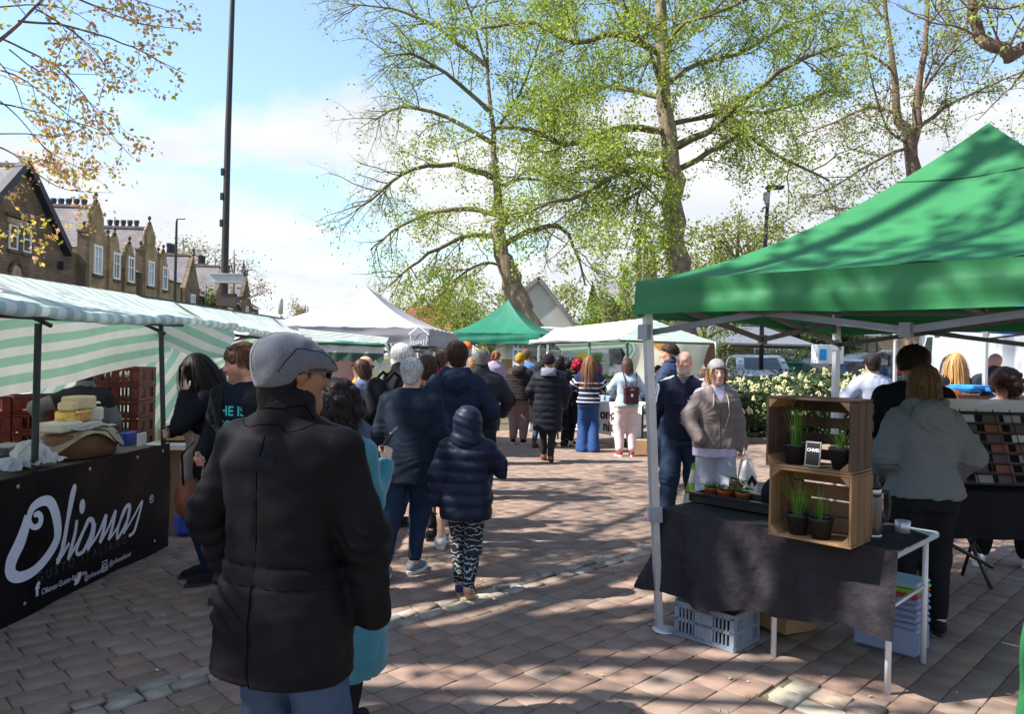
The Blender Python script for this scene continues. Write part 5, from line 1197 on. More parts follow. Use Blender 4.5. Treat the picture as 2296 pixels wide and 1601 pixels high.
b=MB();b.box(((p0_.x+p1_.x)/2,19.4,.035),(.32,.12,.07),bev=.02);b.build('base',M_alud,ps)
for k in range(7):
 for j in range(2):
  b=MB();b.box(((p0_.x+p1_.x)/2-.06+.12*j,19.385,1.9-k*.17),(.09 if (k+j) % 2 else .06,.012,.12 if (k+j) % 3 else .07));b.build('printed_patch',mat(['poster_teal','poster_blue','poster_tan'][(k+j) % 3],[(.04,.3,.34),(.1,.35,.5),(.5,.3,.2)][(k+j) % 3],.6),pn)
dk=thing('produce_stand','dark produce stand with crates under the teal gazebo','stand',(xat(1130,20.2),20.2,0));p=at(1125,800,20.6)
b=MB();b.box((p.x+.7,20.7,.72),(2.0,.6,.05));b.build('shelf',M_frame,dk)
for dx in (-.25,1.65):b=MB();b.box((p.x+dx,20.7,.35),(.06,.55,.7));b.build('side_panel',M_frame,dk)
b=MB();b.box((p.x+.7,20.95,.35),(1.9,.04,.66));b.build('back_panel',M_frame,dk)
for k in range(3):b=MB();b.box((p.x+.2+k*.5,20.6,.83),(.42,.4,.16),bev=.01);tag(b.build('produce_crate',mat(['crate_green','crate_grey','crate_dark'][k],[(.08,.16,.05),(.25,.27,.3),(.07,.06,.06)][k],.7)),['green produce crate on the dark stand','grey produce crate on the dark stand','black produce crate on the dark stand'][k],'crate')
# ================================================================ PEOPLE: one continuous surface per body and per garment
class Field:
 def __init__(s,lo,hi,vox):
  s.lo=np.array(lo,float);s.vox=vox;n=np.ceil((np.array(hi)-s.lo)/vox).astype(int)+1
  s.ax=[s.lo[i]+np.arange(n[i])*vox for i in range(3)];s.D=np.full(n,1.0,np.float32)
 def win(s,lo,hi):
  sl=[]
  for i in range(3):
   a=int(np.clip(np.floor((lo[i]-s.lo[i])/s.vox),0,s.D.shape[i]));b=int(np.clip(np.ceil((hi[i]-s.lo[i])/s.vox)+1,0,s.D.shape[i]));sl.append(slice(a,b))
  return tuple(sl),s.ax[0][sl[0]][:,None,None],s.ax[1][sl[1]][None,:,None],s.ax[2][sl[2]][None,None,:]
 def put(s,sl,d,k):
  a=s.D[sl]
  if a.size == 0:return
  if k <= 0:s.D[sl]=np.minimum(a,d);return
  h=np.clip(.5+.5*(d-a)/k,0,1);s.D[sl]=d*(1-h)+a*h-k*h*(1-h)
 def cut(s,sl,d,k):
  a=s.D[sl];h=np.clip(.5-.5*(a+d)/max(k,1e-6),0,1);s.D[sl]=a*(1-h)+(-d)*h+k*h*(1-h)
 def cone(s,a,b,ra,rb,k=.02,sub=False):
  a,b=np.array(a,float),np.array(b,float);m=max(ra,rb)+k+2.5*s.vox
  sl,X,Y,Z=s.win(np.minimum(a,b)-m,np.maximum(a,b)+m);ba=b-a;q=ba @ ba+1e-12
  t=np.clip(((X-a[0])*ba[0]+(Y-a[1])*ba[1]+(Z-a[2])*ba[2])/q,0,1)
  d=np.sqrt((X-a[0]-t*ba[0]) ** 2+(Y-a[1]-t*ba[1]) ** 2+(Z-a[2]-t*ba[2]) ** 2)-(ra+(rb-ra)*t)
  (s.cut if sub else s.put)(sl,d,k)
 def chain(s,pts,rs,k=.02):
  for i in range(len(pts)-1):s.cone(pts[i],pts[i+1],rs[i],rs[i+1],k)
 def ell(s,c,r_,k=.02,Rm=None,sub=False):
  c=np.array(c,float);r_=np.array(r_,float);m=r_.max()+k+2.5*s.vox;sl,X,Y,Z=s.win(c-m,c+m)
  x,y,z=X-c[0],Y-c[1],Z-c[2]
  if Rm is not None:x,y,z=(x*Rm[0,0]+y*Rm[1,0]+z*Rm[2,0],x*Rm[0,1]+y*Rm[1,1]+z*Rm[2,1],x*Rm[0,2]+y*Rm[1,2]+z*Rm[2,2])
  k0=np.sqrt((x/r_[0]) ** 2+(y/r_[1]) ** 2+(z/r_[2]) ** 2);k1=np.sqrt((x/r_[0] ** 2) ** 2+(y/r_[1] ** 2) ** 2+(z/r_[2] ** 2) ** 2)
  (s.cut if sub else s.put)(sl,k0*(k0-1)/(k1+1e-9),k)
 def slices(s,z0,z1,fn,k=.03,p=2.4,soft=.01):
  """horizontal cross sections fn(z) -> cx, cy, rx, ry"""
  zz_=s.ax[2];cx,cy,rx,ry=fn(zz_);m=max(rx.max(),ry.max())+.25
  sl,X,Y,Z=s.win((-m,-m,z0-3*s.vox),(m,m,z1+3*s.vox));zi=sl[2]
  cx,cy,rx,ry=[np.asarray(q)[zi][None,None,:] for q in (cx,cy,rx,ry)]
  d=((np.abs((X-cx)/rx) ** p+np.abs((Y-cy)/ry) ** p) ** (1/p)-1)*np.minimum(rx,ry)
  d=np.maximum(d,np.maximum(z0-Z,Z-z1));s.put(sl,d,k)
 def keep(s,n,o):
  n=np.array(n,float);n /= np.linalg.norm(n);X,Y,Z=s.ax[0][:,None,None],s.ax[1][None,:,None],s.ax[2][None,None,:]
  s.D=np.maximum(s.D,-(n[0]*(X-o[0])+n[1]*(Y-o[1])+n[2]*(Z-o[2]))).astype(np.float32)
 def grid(s):return s.ax[0][:,None,None],s.ax[1][None,:,None],s.ax[2][None,None,:]
 def mesh(s,name,scale=1.0,smooth=1):
  V,Fq=surface_nets(s.D,s.lo,s.vox)
  if smooth and len(V):V=relax(V,Fq,smooth)
  return np_mesh(name,V*scale,Fq,True)
def relax(V,Fq,it):
 n=len(V);i=np.concatenate([Fq[:,k] for k in range(4)]*2);j=np.concatenate([np.roll(Fq,-1,1)[:,k] for k in range(4)]+[np.roll(Fq,1,1)[:,k] for k in range(4)])
 c=np.bincount(i,minlength=n)[:,None]+1e-9
 for _ in range(it):
  S_=np.stack([np.bincount(i,V[j,q],n) for q in range(3)],1);V=V*.5+.5*S_/c
 return V
def surface_nets(D,lo,vox):
 Sg=D < 0;nx,ny,nz=D.shape;c8=[(a,b,c) for a in (0,1) for b in (0,1) for c in (0,1)]
 cnt=np.zeros((nx-1,ny-1,nz-1),np.int8)
 for a,b,c in c8:cnt += Sg[a:nx-1+a,b:ny-1+b,c:nz-1+c]
 ii,jj,kk=np.nonzero((cnt > 0) & (cnt < 8));m=len(ii)
 if m == 0:return np.zeros((0,3)),np.zeros((0,4),int)
 idx=np.full(cnt.shape,-1,np.int32);idx[ii,jj,kk]=np.arange(m)
 vals={q:D[ii+q[0],jj+q[1],kk+q[2]] for q in c8};P=np.zeros((m,3));W=np.zeros(m)
 for q in c8:
  for ax in range(3):
   if q[ax]:continue
   r_=list(q);r_[ax]=1;r_=tuple(r_);a,b=vals[q],vals[r_];cr=(a < 0) != (b < 0)
   t=np.where(cr,a/np.where(cr,a-b,1),0);e=np.array(q,float)[None].repeat(m,0);e[:,ax] += t;P += e*cr[:,None];W += cr
 V=(P/W[:,None]+np.stack([ii,jj,kk],1))*vox+lo;Fs=[]
 for ax in range(3):
  o1,o2=[(1,2),(2,0),(0,1)][ax];sh=[slice(1,None)]*3;sh[ax]=slice(None,-1);s2=list(sh);s2[ax]=slice(1,None)
  A,B=Sg[tuple(sh)],Sg[tuple(s2)];e=np.nonzero(A != B);fl=A[e];e=np.stack(e,1);e[:,o1] += 1;e[:,o2] += 1
  def cell(d1,d2):q=e.copy();q[:,o1] += d1;q[:,o2] += d2;return q
  qs=[cell(-1,-1),cell(0,-1),cell(0,0),cell(-1,0)];ok=np.ones(len(e),bool)
  for q in qs:ok &= (q >= 0).all(1) & (q < np.array(cnt.shape)).all(1)
  f=np.stack([idx[tuple(np.clip(q,0,np.array(cnt.shape)-1).T)] for q in qs],1);f=np.where(fl[:,None],f,f[:,::-1]);f=f[ok];Fs.append(f[(f >= 0).all(1)])
 return V,np.concatenate(Fs)
def rotm(yaw,pitch,roll_=0.0):
 """head frame: columns are the right, forward and up axes; yaw to the right, pitch up"""
 y,p,r_=-R(yaw),R(pitch),R(roll_);Rz=np.array([[math.cos(y),-math.sin(y),0],[math.sin(y),math.cos(y),0],[0,0,1]]);Rx=np.array([[1,0,0],[0,math.cos(p),-math.sin(p)],[0,math.sin(p),math.cos(p)]]);Ry=np.array([[math.cos(r_),0,math.sin(r_)],[0,1,0],[-math.sin(r_),0,math.cos(r_)]])
 return Rz @ Rx @ Ry
PROF_M=np.array([(.60,.165,.125),(.80,.168,.118),(.90,.176,.122),(1.0,.160,.112),(1.1,.152,.108),(1.22,.166,.116),(1.33,.180,.116),(1.41,.168,.098),(1.455,.118,.08),(1.49,.07,.062)])
PROF_F=np.array([(.60,.165,.125),(.80,.172,.120),(.90,.178,.124),(1.0,.150,.105),(1.09,.132,.096),(1.22,.148,.112),(1.32,.158,.122),(1.40,.148,.094),(1.45,.104,.076),(1.49,.062,.056)])
def ik(a,t,l1,l2,hint):
 a,t,hint=np.array(a,float),np.array(t,float),np.array(hint,float);d=t-a;L_=np.linalg.norm(d);Lc=min(L_,(l1+l2)*.995);d=d/(L_+1e-9);t=a+d*Lc
 x=(l1 ** 2-l2 ** 2+Lc ** 2)/(2*Lc);h=math.sqrt(max(l1 ** 2-x*x,0));hp=hint-d*(hint @ d);hp /= np.linalg.norm(hp)+1e-9
 return a+d*x+hp*h,t
def fab(name,col,**kw):
 """woven cloth"""
 a=dict(rough=.85,var=.10,scale=14,bump=.35,bscale=160,spec=.07,bdist=.002);a.update(kw);return mat(name,col,**a)
M_skin=mat('skin',(1,1,1),.48,.05,9,.12,60,attr='Col',spec=.35)
M_eyeball=mat('eyeball',(1,1,1),.15,.0,3,attr='Col',spec=.6)
M_hairattr=mat('hair_strand',(1,1,1),.5,.12,30,attr='Col',spec=.18)
PEOPLE={}
class Person:
 def __init__(s,lab,px,Y,H,face,sex='m',vox=.016,lean=0.0,head=(0,0,0),La=None,Ra=None,Lh=None,Rh=None,feet=((-.10,0,0,8),(.10,0,0,8)),skin=(.62,.40,.30),group=None,hands=('relax','relax'),wide=1.0,x=None,crouch=0.0,facecol=None,z0=0.0,fine=False):
  s.fine=fine;s.H=H;s.sc=H/1.728;vox=vox if fine or Y < 5 else vox*1.36;s.sex=sex;s.vox=vox/s.sc;s.lean=R(lean);s.wide=wide;s.skin=np.array(skin);s.facecol=facecol or {};s.hands=hands
  s.root=thing('person',lab,'person',((xat(px,Y) if x is None else x),Y,z0),-R(face),group)
  s.prof=PROF_M if sex == 'm' else PROF_F;dz=-crouch;s.dz=dz
  s.hip=[np.array([q*.088,0,.90+dz]) for q in (-1,1)];s.feet=[];s.knee=[];s.ank=[]
  for i,f in enumerate(feet):
   an=np.array([f[0],f[1]-.03,.085+f[2]]);kn,an=ik(s.hip[i],an,.425,.415,(.06*(-1,1)[i],1,0));s.knee.append(kn);s.ank.append(an);s.feet.append(f)
  tl=math.tan(s.lean);s.tl=tl;cl=math.cos(s.lean);s.cl=cl
  sw=(.176 if sex == 'm' else .150)*wide;ztop=1.405+dz
  s.cyz=lambda z:np.where(z > .95+dz,(z-.95-dz)*tl,0.0)
  s.sho=[np.array([q*sw,float(s.cyz(np.array(ztop))),ztop]) for q in (-1,1)]
  dflt=[(-.25,.04,.80+dz),(.25,.04,.80+dz)];t_=[La or dflt[0],Ra or dflt[1]];h_=[Lh or (-.5,-1,-.1),Rh or (.5,-1,-.1)]
  s.elb,s.wri=[],[]
  for i in range(2):e,w_=ik(s.sho[i],t_[i],.285,.255,h_[i]);s.elb.append(e);s.wri.append(w_)
  zn=1.47+dz;s.neck=np.array([0,float(s.cyz(np.array(zn)))-.005,zn]);s.Rh=rotm(*head);s.hc=s.neck+np.array([0,.022+tl*.12,.134])+s.Rh @ np.array([0,.012,.0])-np.array([0,.012,0])
  s.lo=np.array([min(-.36,min(w_[0] for w_ in s.wri)-.16),min(-.34,min(w_[1] for w_ in s.wri)-.16,min(f[1] for f in feet)-.2),-.03]);s.hi=np.array([max(.36,max(w_[0] for w_ in s.wri)+.16),max(.36,s.hc[1]+.17,max(w_[1] for w_ in s.wri)+.16,max(f[1] for f in feet)+.22),1.80])
  s.parts={}
 def W(s,q):return s.hc+s.Rh @ np.array(q,float)
 def field(s,vox=None,lo=None,hi=None):return Field(s.lo if lo is None else lo,s.hi if hi is None else hi,vox or s.vox)
 def torso(s,pad=0.0,flare=0.0,zh=.78,belly=0.0):
  pr_=s.prof;dz=s.dz
  def fn(z):
   q=z-dz;pd=pad*(1-.62*np.clip((q-1.34)/.11,0,1));rx=np.interp(q,pr_[:,0],pr_[:,1])*(s.wide*.5+.5)+pd;ry=np.interp(q,pr_[:,0],pr_[:,2])+pd+belly*np.exp(-((q-1.06)/.12) ** 2);f=flare*np.clip((1.05-q)/.4,0,1.6);return 0*z,s.cyz(z)+belly*.6*np.exp(-((q-1.06)/.12) ** 2),rx+f,ry+f
  return fn
 def put(s,name,F,m,smooth=1,parent=None):
  me=F.mesh(name,s.sc,smooth);o=link(name,me,m,parent or s.root,False);s.parts[name]=o;return o
 def body(s,hair_cap=False):
  F=s.field(s.vox if s.fine else max(s.vox*1.4,.019));dz=s.dz
  F.slices(.80+dz,1.47+dz,s.torso(),.03)
  for i in range(2):
   F.chain([s.hip[i],s.knee[i],s.ank[i]],[.078,.050,.034],.03);F.cone(s.knee[i]*.7+s.ank[i]*.3+np.array([0,-.012,0]),s.knee[i]*.45+s.ank[i]*.55+np.array([0,-.008,0]),.047,.036,.03)
   F.cone(s.ank[i],s.ank[i]+np.array([math.sin(R(s.feet[i][3]*(-1,1)[i]))*.1,.10,-.05]),.035,.028,.02)
   sh=s.sho[i]+np.array([0,0,-.014]);F.cone(s.neck+np.array([0,-.012,-.04]),sh,.046,.044,.045);F.chain([sh,s.elb[i],s.wri[i]],[.050,.038,.026],.03);s.hand(F,i)
  F.cone(s.neck-np.array([0,.0,.05]),s.W((0,-.018,-.05)),.062 if s.sex == 'm' else .053,.058 if s.sex == 'm' else .049,.035)
  w_=s.W;m_=1.0 if s.sex == 'm' else .95
  F.ell(w_((0,-.014,.032)),(.076*m_,.097,.086),.02,s.Rh);F.ell(w_((0,.028,-.035)),(.060*m_,.064,.085),.03,s.Rh);F.ell(w_((0,.060,-.092)),(.032*m_,.028,.026),.03,s.Rh)
  for q in (-1,1):F.cone(w_((q*.048*m_,.0,-.055)),w_((q*.018,.068,-.098)),.018,.016,.03);F.ell(w_((q*.040,.062,-.018)),(.024,.018,.022),.02,s.Rh)
  F.cone(w_((-.034,.078,.030)),w_((.034,.078,.030)),.013,.013,.02)
  v=min(F.vox*.4,.006)
  for q in (-1,1):F.ell(w_((q*.031,.103,.010)),(.017,.016,.011),.008,s.Rh,sub=True)
  F.cone(w_((0,.088,.018)),w_((0,.108,-.024)),.0085,.0135,.010);
  for q in (-1,1):F.ell(w_((q*.012,.099,-.028)),(.008,.009,.007),.006,s.Rh)
  F.ell(w_((0,.090,-.056)),(.021,.009,.0065),.005,s.Rh);F.ell(w_((0,.088,-.067)),(.018,.009,.0065),.005,s.Rh)
  for q in (-1,1):F.ell(w_((q*.0755*m_,-.012,.0)),(.009,.020,.031),.008,s.Rh);F.ell(w_((q*.081*m_,-.006,.002)),(.005,.010,.018),.004,s.Rh,sub=True)
  me=F.mesh('body',1.0,1);V=np.empty(len(me.vertices)*3,np.float32);me.vertices.foreach_get('co',V);V=V.reshape(-1,3)
  c=np.repeat(s.skin[None],len(V),0);q=(V-s.hc) @ s.Rh;hm=V[:,2] > s.neck[2]-.02
  def blend(mask,col,a):
   a=(np.clip(mask,0,1)*a)[:,None];c[:]=c*(1-a)+np.array(col)*a
  g=lambda x0,y0,z0,rx,ry,rz:np.exp(-(((q[:,0]-x0)/rx) ** 2+((q[:,1]-y0)/ry) ** 2+((q[:,2]-z0)/rz) ** 2))*hm
  red=s.skin*np.array([1.12,.72,.66])
  for d in (-1,1):blend(g(d*.042,.07,-.022,.024,.04,.022),red,.45);blend(g(d*.031,.09,.009,.015,.02,.008)*1.3,s.skin*.45,.55);blend(g(d*.034,.09,.030,.017,.03,.0055)*1.6,s.facecol.get('brow',(.10,.06,.04)),.75);blend(g(d*.08,-.01,0,.02,.03,.03),red,.4)
  blend(g(0,.112,-.022,.014,.02,.014),red,.4);blend(g(0,.10,-.0615,.021,.02,.0075)*1.4,s.facecol.get('lip',tuple(s.skin*np.array([.85,.5,.48]))),.8);blend(g(0,.10,-.0615,.019,.02,.0018),s.skin*.25,.7)
  if 'beard' in s.facecol:
   bm_=np.clip((-.030-q[:,2])/.02,0,1)*np.clip((q[:,1]-.0)/.03,0,1)*np.clip((q[:,2]+.15)/.03,0,1)*hm;bm_=bm_*(1-.9*np.exp(-((q[:,0]/.02) ** 2+((q[:,2]+.0615)/.009) ** 2)));bm_ *= np.clip(1-np.exp(-(((np.abs(q[:,0])-.045)/.025) ** 2+((q[:,2]+.03)/.02) ** 2)),0,1);blend(bm_,s.facecol['beard'],s.facecol.get('beard_a',.7))
  if 'scalp' in s.facecol:blend(np.clip((q[:,2]-.01-np.clip(q[:,1],0,1)*.75)/.02,0,1)*hm,s.facecol['scalp'],s.facecol.get('scalp_a',.5))
  V2=V*s.sc;me.vertices.foreach_set('co',V2.ravel());set_col(me,c);me.update();o=link('body',me,M_skin,s.root,False);s.parts['body']=o
  if s.fine:s.eyes()
  return s
 def eyes(s):
  for d in (-1,1):
   V,Fc=ico(3);col=np.repeat(np.array([[.42,.40,.38]]),len(V),0);col[V[:,1] > .86]=s.facecol.get('iris',(.10,.13,.15));col[V[:,1] > .975]=(.01,.01,.01)
   P=np.array([s.W((d*.031,.0775,.0095)+v*.0108) for v in V])*s.sc;me=np_mesh('eye',P,Fc,True);set_col(me,col);link('eye',me,M_eyeball,s.parts['body'],False)
 def hand(s,F,i):
  st=s.hands[i]
  if st == 'none':return
  w_=s.wri[i];fd=w_-s.elb[i];fd /= np.linalg.norm(fd)+1e-9;side=(-1,1)[i]
  nrm=np.array([-side*1.0,.1,0.0]) if st != 'up' else np.array([0,1.,.2])
  if isinstance(st,tuple):fd=np.array(st[1],float);fd /= np.linalg.norm(fd);nrm=np.array(st[2],float);st=st[0]
  nrm=nrm-fd*(nrm @ fd);nrm /= np.linalg.norm(nrm)+1e-9;lat=np.cross(fd,nrm)*side
  if st == 'relax' and lat[1] < 0:lat=-lat
  k=.006;c=w_+fd*.012;F.cone(w_-fd*.01,c+fd*.01,.026,.026,.012)
  for t in (-.026,-.009,.009,.026):F.cone(w_+fd*.015+lat*t*.7,w_+fd*.085+lat*t,.015,.0115,.010)
  curl={'relax':28,'grip':78,'flat':8,'up':20}[st]
  for t,L_ in ((-.028,.058),(-.0095,.070),(.0095,.074),(.028,.066)):
   p=w_+fd*.088+lat*t;a=0
   for seg,r0 in ((.42,.0088),(.32,.0080),(.26,.0072)):
    a += R(curl);d=fd*math.cos(a)+nrm*math.sin(a);q=p+d*L_*seg*1.25;F.cone(p,q,r0,r0*.93,.004);p=q
  p=w_+fd*.028+lat*.026;d=lat*.62+fd*.70+nrm*.25;d /= np.linalg.norm(d);q=p+d*.042;F.cone(p,q,.0125,.0100,.008);d2=fd*.88+nrm*(.45 if st == 'grip' else .2)+lat*.15;d2 /= np.linalg.norm(d2);F.cone(q,q+d2*.032,.0098,.0082,.004)
 def top(s,m,name='jacket',hem=.82,pad=.018,arm=.016,flare=.0,sleeve=1.0,collar=None,quilt=0.0,fold=.006,vox=None,cuff=True,belly=0.0,seed=0,k=.03,neck_open=0.0,open_r=.012,qz=0.0,smooth=1,fold_fn=None,arms=True,zcap=1.475):
  F=s.field(vox/s.sc if vox else None,lo=np.maximum(s.lo,np.array([-9,-9,max(-.03,hem+s.dz-.06)])) );dz=s.dz
  F.slices(hem+dz,zcap+dz,s.torso(pad,flare,belly=belly),k)
  if arms:
   for i in range(2):
    e,w_=s.elb[i],s.wri[i];sh=s.sho[i]+np.array([(1,-1)[i]*arm*.4,0,-.014-arm*.8]);F.cone(s.neck+np.array([0,-.012,-.035]),sh+np.array([0,0,.012]),.050+pad*.25,.046+arm*.6,.045)
    if sleeve > .5:
     end=e+(w_-e)*(sleeve*.98);F.chain([sh,e,end],[.054+arm*.9,.045+arm,.034+arm*.9],.035)
     if cuff:u=(w_-e)/np.linalg.norm(w_-e);F.cone(end-u*.02,end+u*.006,.032+arm*.7,.030+arm*.6,.006)
    else:F.cone(sh,sh+(e-sh)*(sleeve/.5),.058+arm,.052+arm,.03)
  X,Y,Z=F.grid()
  if collar == 'stand':F.cone(s.neck+np.array([0,-.008,-.02]),s.neck+np.array([0,.004,.046]),.092,.086,.012)
  if collar in ('hood','crew','fur'):
   n=s.neck;rr={'hood':.036,'crew':.014,'fur':.045}[collar];R0=.072
   for a0 in np.linspace(0,2*np.pi,12,endpoint=False):
    a1=a0+2*np.pi/12;f0,f1=[np.array([math.cos(a)*(R0+.018*(collar != 'crew')),math.sin(a)*R0+(0 if collar == 'crew' else-.010),-.012-(.05*max(0,math.sin(a)) if collar != 'crew' else .02*max(0,math.sin(a)))]) for a in (a0,a1)];F.cone(n+f0,n+f1,rr,rr,.02)
   if collar == 'hood':
    F.ell(n+np.array([0,-.112-pad*.7,-.065]),(.125,.062,.105),.025);F.chain([n+np.array([-.10,.01,.005]),n+np.array([-.085,-.075,.012]),n+np.array([0,-.115,.005]),n+np.array([.085,-.075,.012]),n+np.array([.10,.01,.005])],[.030,.034,.036,.034,.030],.02)
  if neck_open:F.cone(s.neck+np.array([0,.14,-.02-neck_open]),s.neck+np.array([0,.055,.06]),open_r,.078,.012,sub=True)
  F.cone(s.neck+np.array([0,.0,-.02]),s.W((0,-.01,-.06)),.060 if s.sex == 'm' else .052,.066,.008,sub=True)
  D=F.D
  if quilt:
   per=quilt;ph=(Z-dz)/per;D -= (.011*(np.abs(np.sin(np.pi*ph)) ** .55-.75)*(per/.09) ** .4+.003*snoise(X*8,Y*8,Z*14,1,1)).astype(np.float32)
  if fold:D += (fold*(snoise(X,Y,Z*1.9,6.5,seed)*.5+.45*np.sin(Z*55+18*snoise(X,Y,Z,3.0,seed+1)+X*9))).astype(np.float32)*1.0
  if fold_fn is not None:D += fold_fn(X,Y,Z).astype(np.float32)
  return s.put(name,F,m,smooth)
 def bottom(s,m,name='trousers',pad=.014,cut=1.0,wide=0.0,ankle=.012,fold=.005,top_z=.98,vox=None,seed=2,flare=0.0):
  F=s.field((vox or s.vox*s.sc*(1.3 if s.fine else 1.5))/s.sc,hi=np.array([s.hi[0],s.hi[1],1.12+s.dz]));dz=s.dz
  F.slices(.80+dz,top_z+dz,s.torso(min(pad*.8,.012)),.035)
  for i in range(2):
   h,k_,a=s.hip[i],s.knee[i],s.ank[i]
   if cut >= .99:
    F.chain([h,k_,a+(k_-a)*.13],[.086+pad,.060+pad+wide*.7,.044+ankle+wide],.04)
    if flare:F.cone(k_+(a-k_)*.5,a+np.array([0,.01,-.05]),.062+wide,.062+wide+flare,.03)
   else:F.cone(h,h+(k_-h)*cut*1.9*.5 if cut < .5 else h+(k_-h)*min(1.0,cut*1.9),.088+pad,.066+pad+wide,.03)
  X,Y,Z=F.grid()
  if fold:F.D += (fold*(np.sin(Z*62+12*snoise(X,Y,Z,3.0,seed)+X*14)*.5+snoise(X,Y,Z,8,seed)*.5)*(.5+.7*np.exp(-((Z-.48)/.12) ** 2)+.7*np.exp(-((Z-.12)/.08) ** 2))).astype(np.float32)
  return s.put(name,F,m)
 def shoes(s,m,sole,ankle_boot=False,hgt=.026,vox=None):
  vox=vox or (.012 if s.root.location.y < 7.8 else .018)
  for i in range(2):
   x,y,z,yw=s.feet[i][:4];pit=s.feet[i][4] if len(s.feet[i]) > 4 else 0.0;side=(-1,1)[i];a=s.ank[i]
   F=Field((-.075,-.13,-.02),(.075,.21,.20),vox);F.cone((0,-.05,.050),(0,.06,.045),.042,.042,.02);F.cone((0,.05,.040),(.006*-side,.14,.030),.044,.036,.03);F.cone((0,-.03,.06),(0,-.015,.125 if ankle_boot else .085),.043,.044,.02);F.keep((0,0,1),(0,0,hgt*.6))
   ry_=-R(yw)*side;c_,s_=math.cos(ry_),math.sin(ry_);Rz=np.array([[c_,-s_,0],[s_,c_,0],[0,0,1]]);p_=R(pit);Rx=np.array([[1,0,0],[0,math.cos(p_),math.sin(p_)],[0,-math.sin(p_),math.cos(p_)]])
   def tr(V):
    V=np.asarray(V,float);toe=np.array([0,.15,0]);V=(V-toe) @ Rx.T+toe if pit else V
    return (V @ Rz.T+np.array([a[0],a[1]+.03,max(0,a[2]-.085) if not pit else 0]))*s.sc
   V,Fq=surface_nets(F.D,F.lo,F.vox);me=np_mesh('shoe',tr(relax(V,Fq,1)),Fq,True);o=link('shoe',me,m,s.root,False)
   ol=[]
   for t in np.linspace(0,2*np.pi,20,endpoint=False):
    yy=.045+.148*math.cos(t);w_=(.047 if yy > .03 else .040)*(1-.25*max(0,yy-.13)/.06);ol.append((w_*math.sin(t),yy,0))
   b=MB();P0=tr(ol);P1=tr([(q[0]*1.03,q[1],hgt) for q in ol]);n=len(ol);b.add(list(P0)+list(P1),[list(range(n))[::-1],[n+j for j in range(n)]]+[[j,(j+1) % n,n+(j+1) % n,n+j] for j in range(n)])
   b.build('sole',sole,o,False)
  return s
 def hfield(s,vox,ext=.0,down=.18):
  w_=.145+ext;F=Field(s.hc-np.array([w_,w_+.02,down]),s.hc+np.array([w_,w_+.03,.19]),vox/s.sc);return F
 def hair(s,col,style='short',vol=.012,vox=None,strands=0,length=.05,seed=0,jit=.35,front=.052,low=-.078,width=.0035):
  vox=vox or max(.009,s.vox*s.sc*.75);w_=s.W;F=s.hfield(vox,.06,.46 if style in ('long',) else .22);cm=mat('hair_%d_%d_%d' % tuple(int(c*200) for c in col),col,.5,.35,40,.6,120,spec=.10,stretch=(1,1,.3),bdist=.003)
  F.ell(w_((0,-.018,.034)),(.078+vol,.099+vol,.088+vol),.01,s.Rh)
  if style in ('bob','long'):
   F.ell(w_((0,-.045,-.045)),(.082+vol,.075+vol,.095),.03,s.Rh)
   if style == 'bob':
    for q in (-1,1):F.cone(w_((q*.073,-.022,.03)),w_((q*.078,-.03,-.10)),.020+vol*.4,.026,.02)
    F.cone(w_((0,-.075,.0)),w_((0,-.07,-.10)),.06,.056,.03)
   else:
    for q in (-1,1):F.cone(w_((q*.070,-.012,.03)),s.hc+np.array([q*.072,-.055,-.24]),.022+vol*.4,.03,.02)
    F.cone(w_((0,-.07,-.02)),s.hc+np.array([0,-.135,-.30]),.062,.045,.03);
  if style == 'curly':
   rg=np.random.default_rng(seed+5)
   for _ in range(46):
    d=rg.normal(size=3);d /= np.linalg.norm(d);d[2]=d[2]*.9-.05
    if d[1] > .55 and d[2] < .35:continue
    F.ell(w_(d*np.array([.092+vol,.108+vol,.100+vol])+np.array([0,-.02,.015])),(.03,.03,.03),.015)
  F.ell(w_((0,.135,-.045 if style != 'fringe' else-.06)),(.085,.105,front+.048),.012,s.Rh,sub=True)
  if style in ('long','bob'):F.ell(w_((0,.12,-.035)),(.088,.112,.10),.012,s.Rh,sub=True)
  if style in ('short','pony','fringe','crop'):
   F.cone(w_((0,-.046,-.01)),w_((0,-.040,-.11)),.066+vol*.5,.062+vol*.3,.02)
   n=s.Rh @ np.array([0,-.35,1.0]);F.keep(n,w_((0,-.06,low)))
   for q in (-1,1):F.ell(w_((q*.095,.045,-.052)),(.052,.078,.074),.01,s.Rh,sub=True)
  if style == 'pony':F.chain([w_((0,-.10,.03)),w_((0,-.15,.02)),w_((0,-.165,-.10))],[.025,.034,.018],.02)
  X,Y,Z=F.grid();F.D += (min(1,vol/.010)*(.006*snoise(X,Y,Z*.6,22,seed)+.004*snoise(X,Y,Z,50,seed+1))).astype(np.float32)
  o=s.put('hair',F,cm)
  strands=int((strands or 500)*(.7 if s.root.location.y > 8 else 1))
  if strands:s.strands(col,strands,length,vol,style,seed,jit,width,o)
  return o
 def strands(s,col,n,length,vol,style,seed,jit,width,parent):
  rg=np.random.default_rng(seed);P=[];
  d=rg.normal(size=(n*3,3));d /= np.linalg.norm(d,axis=1)[:,None]
  ok=~((d[:,1] > (.38 if style not in ('bob','long') else .10)) & (d[:,2] < (.45 if style not in ('bob','long') else .8))) & (d[:,2] > (-.35 if style not in ('long','bob') else-.2));d=d[ok][:n];n=len(d)
  c0=np.array([0,-.018,.034]);rad=np.array([.078,.099,.088])+vol*.9;p=c0+d*rad;curly=style == 'curly'
  crown=np.array([0,-.05,.12]);ln_=length*rg.uniform(.6,1.15,n);steps=7 if style in ('long','bob','curly') else 3;n0=n
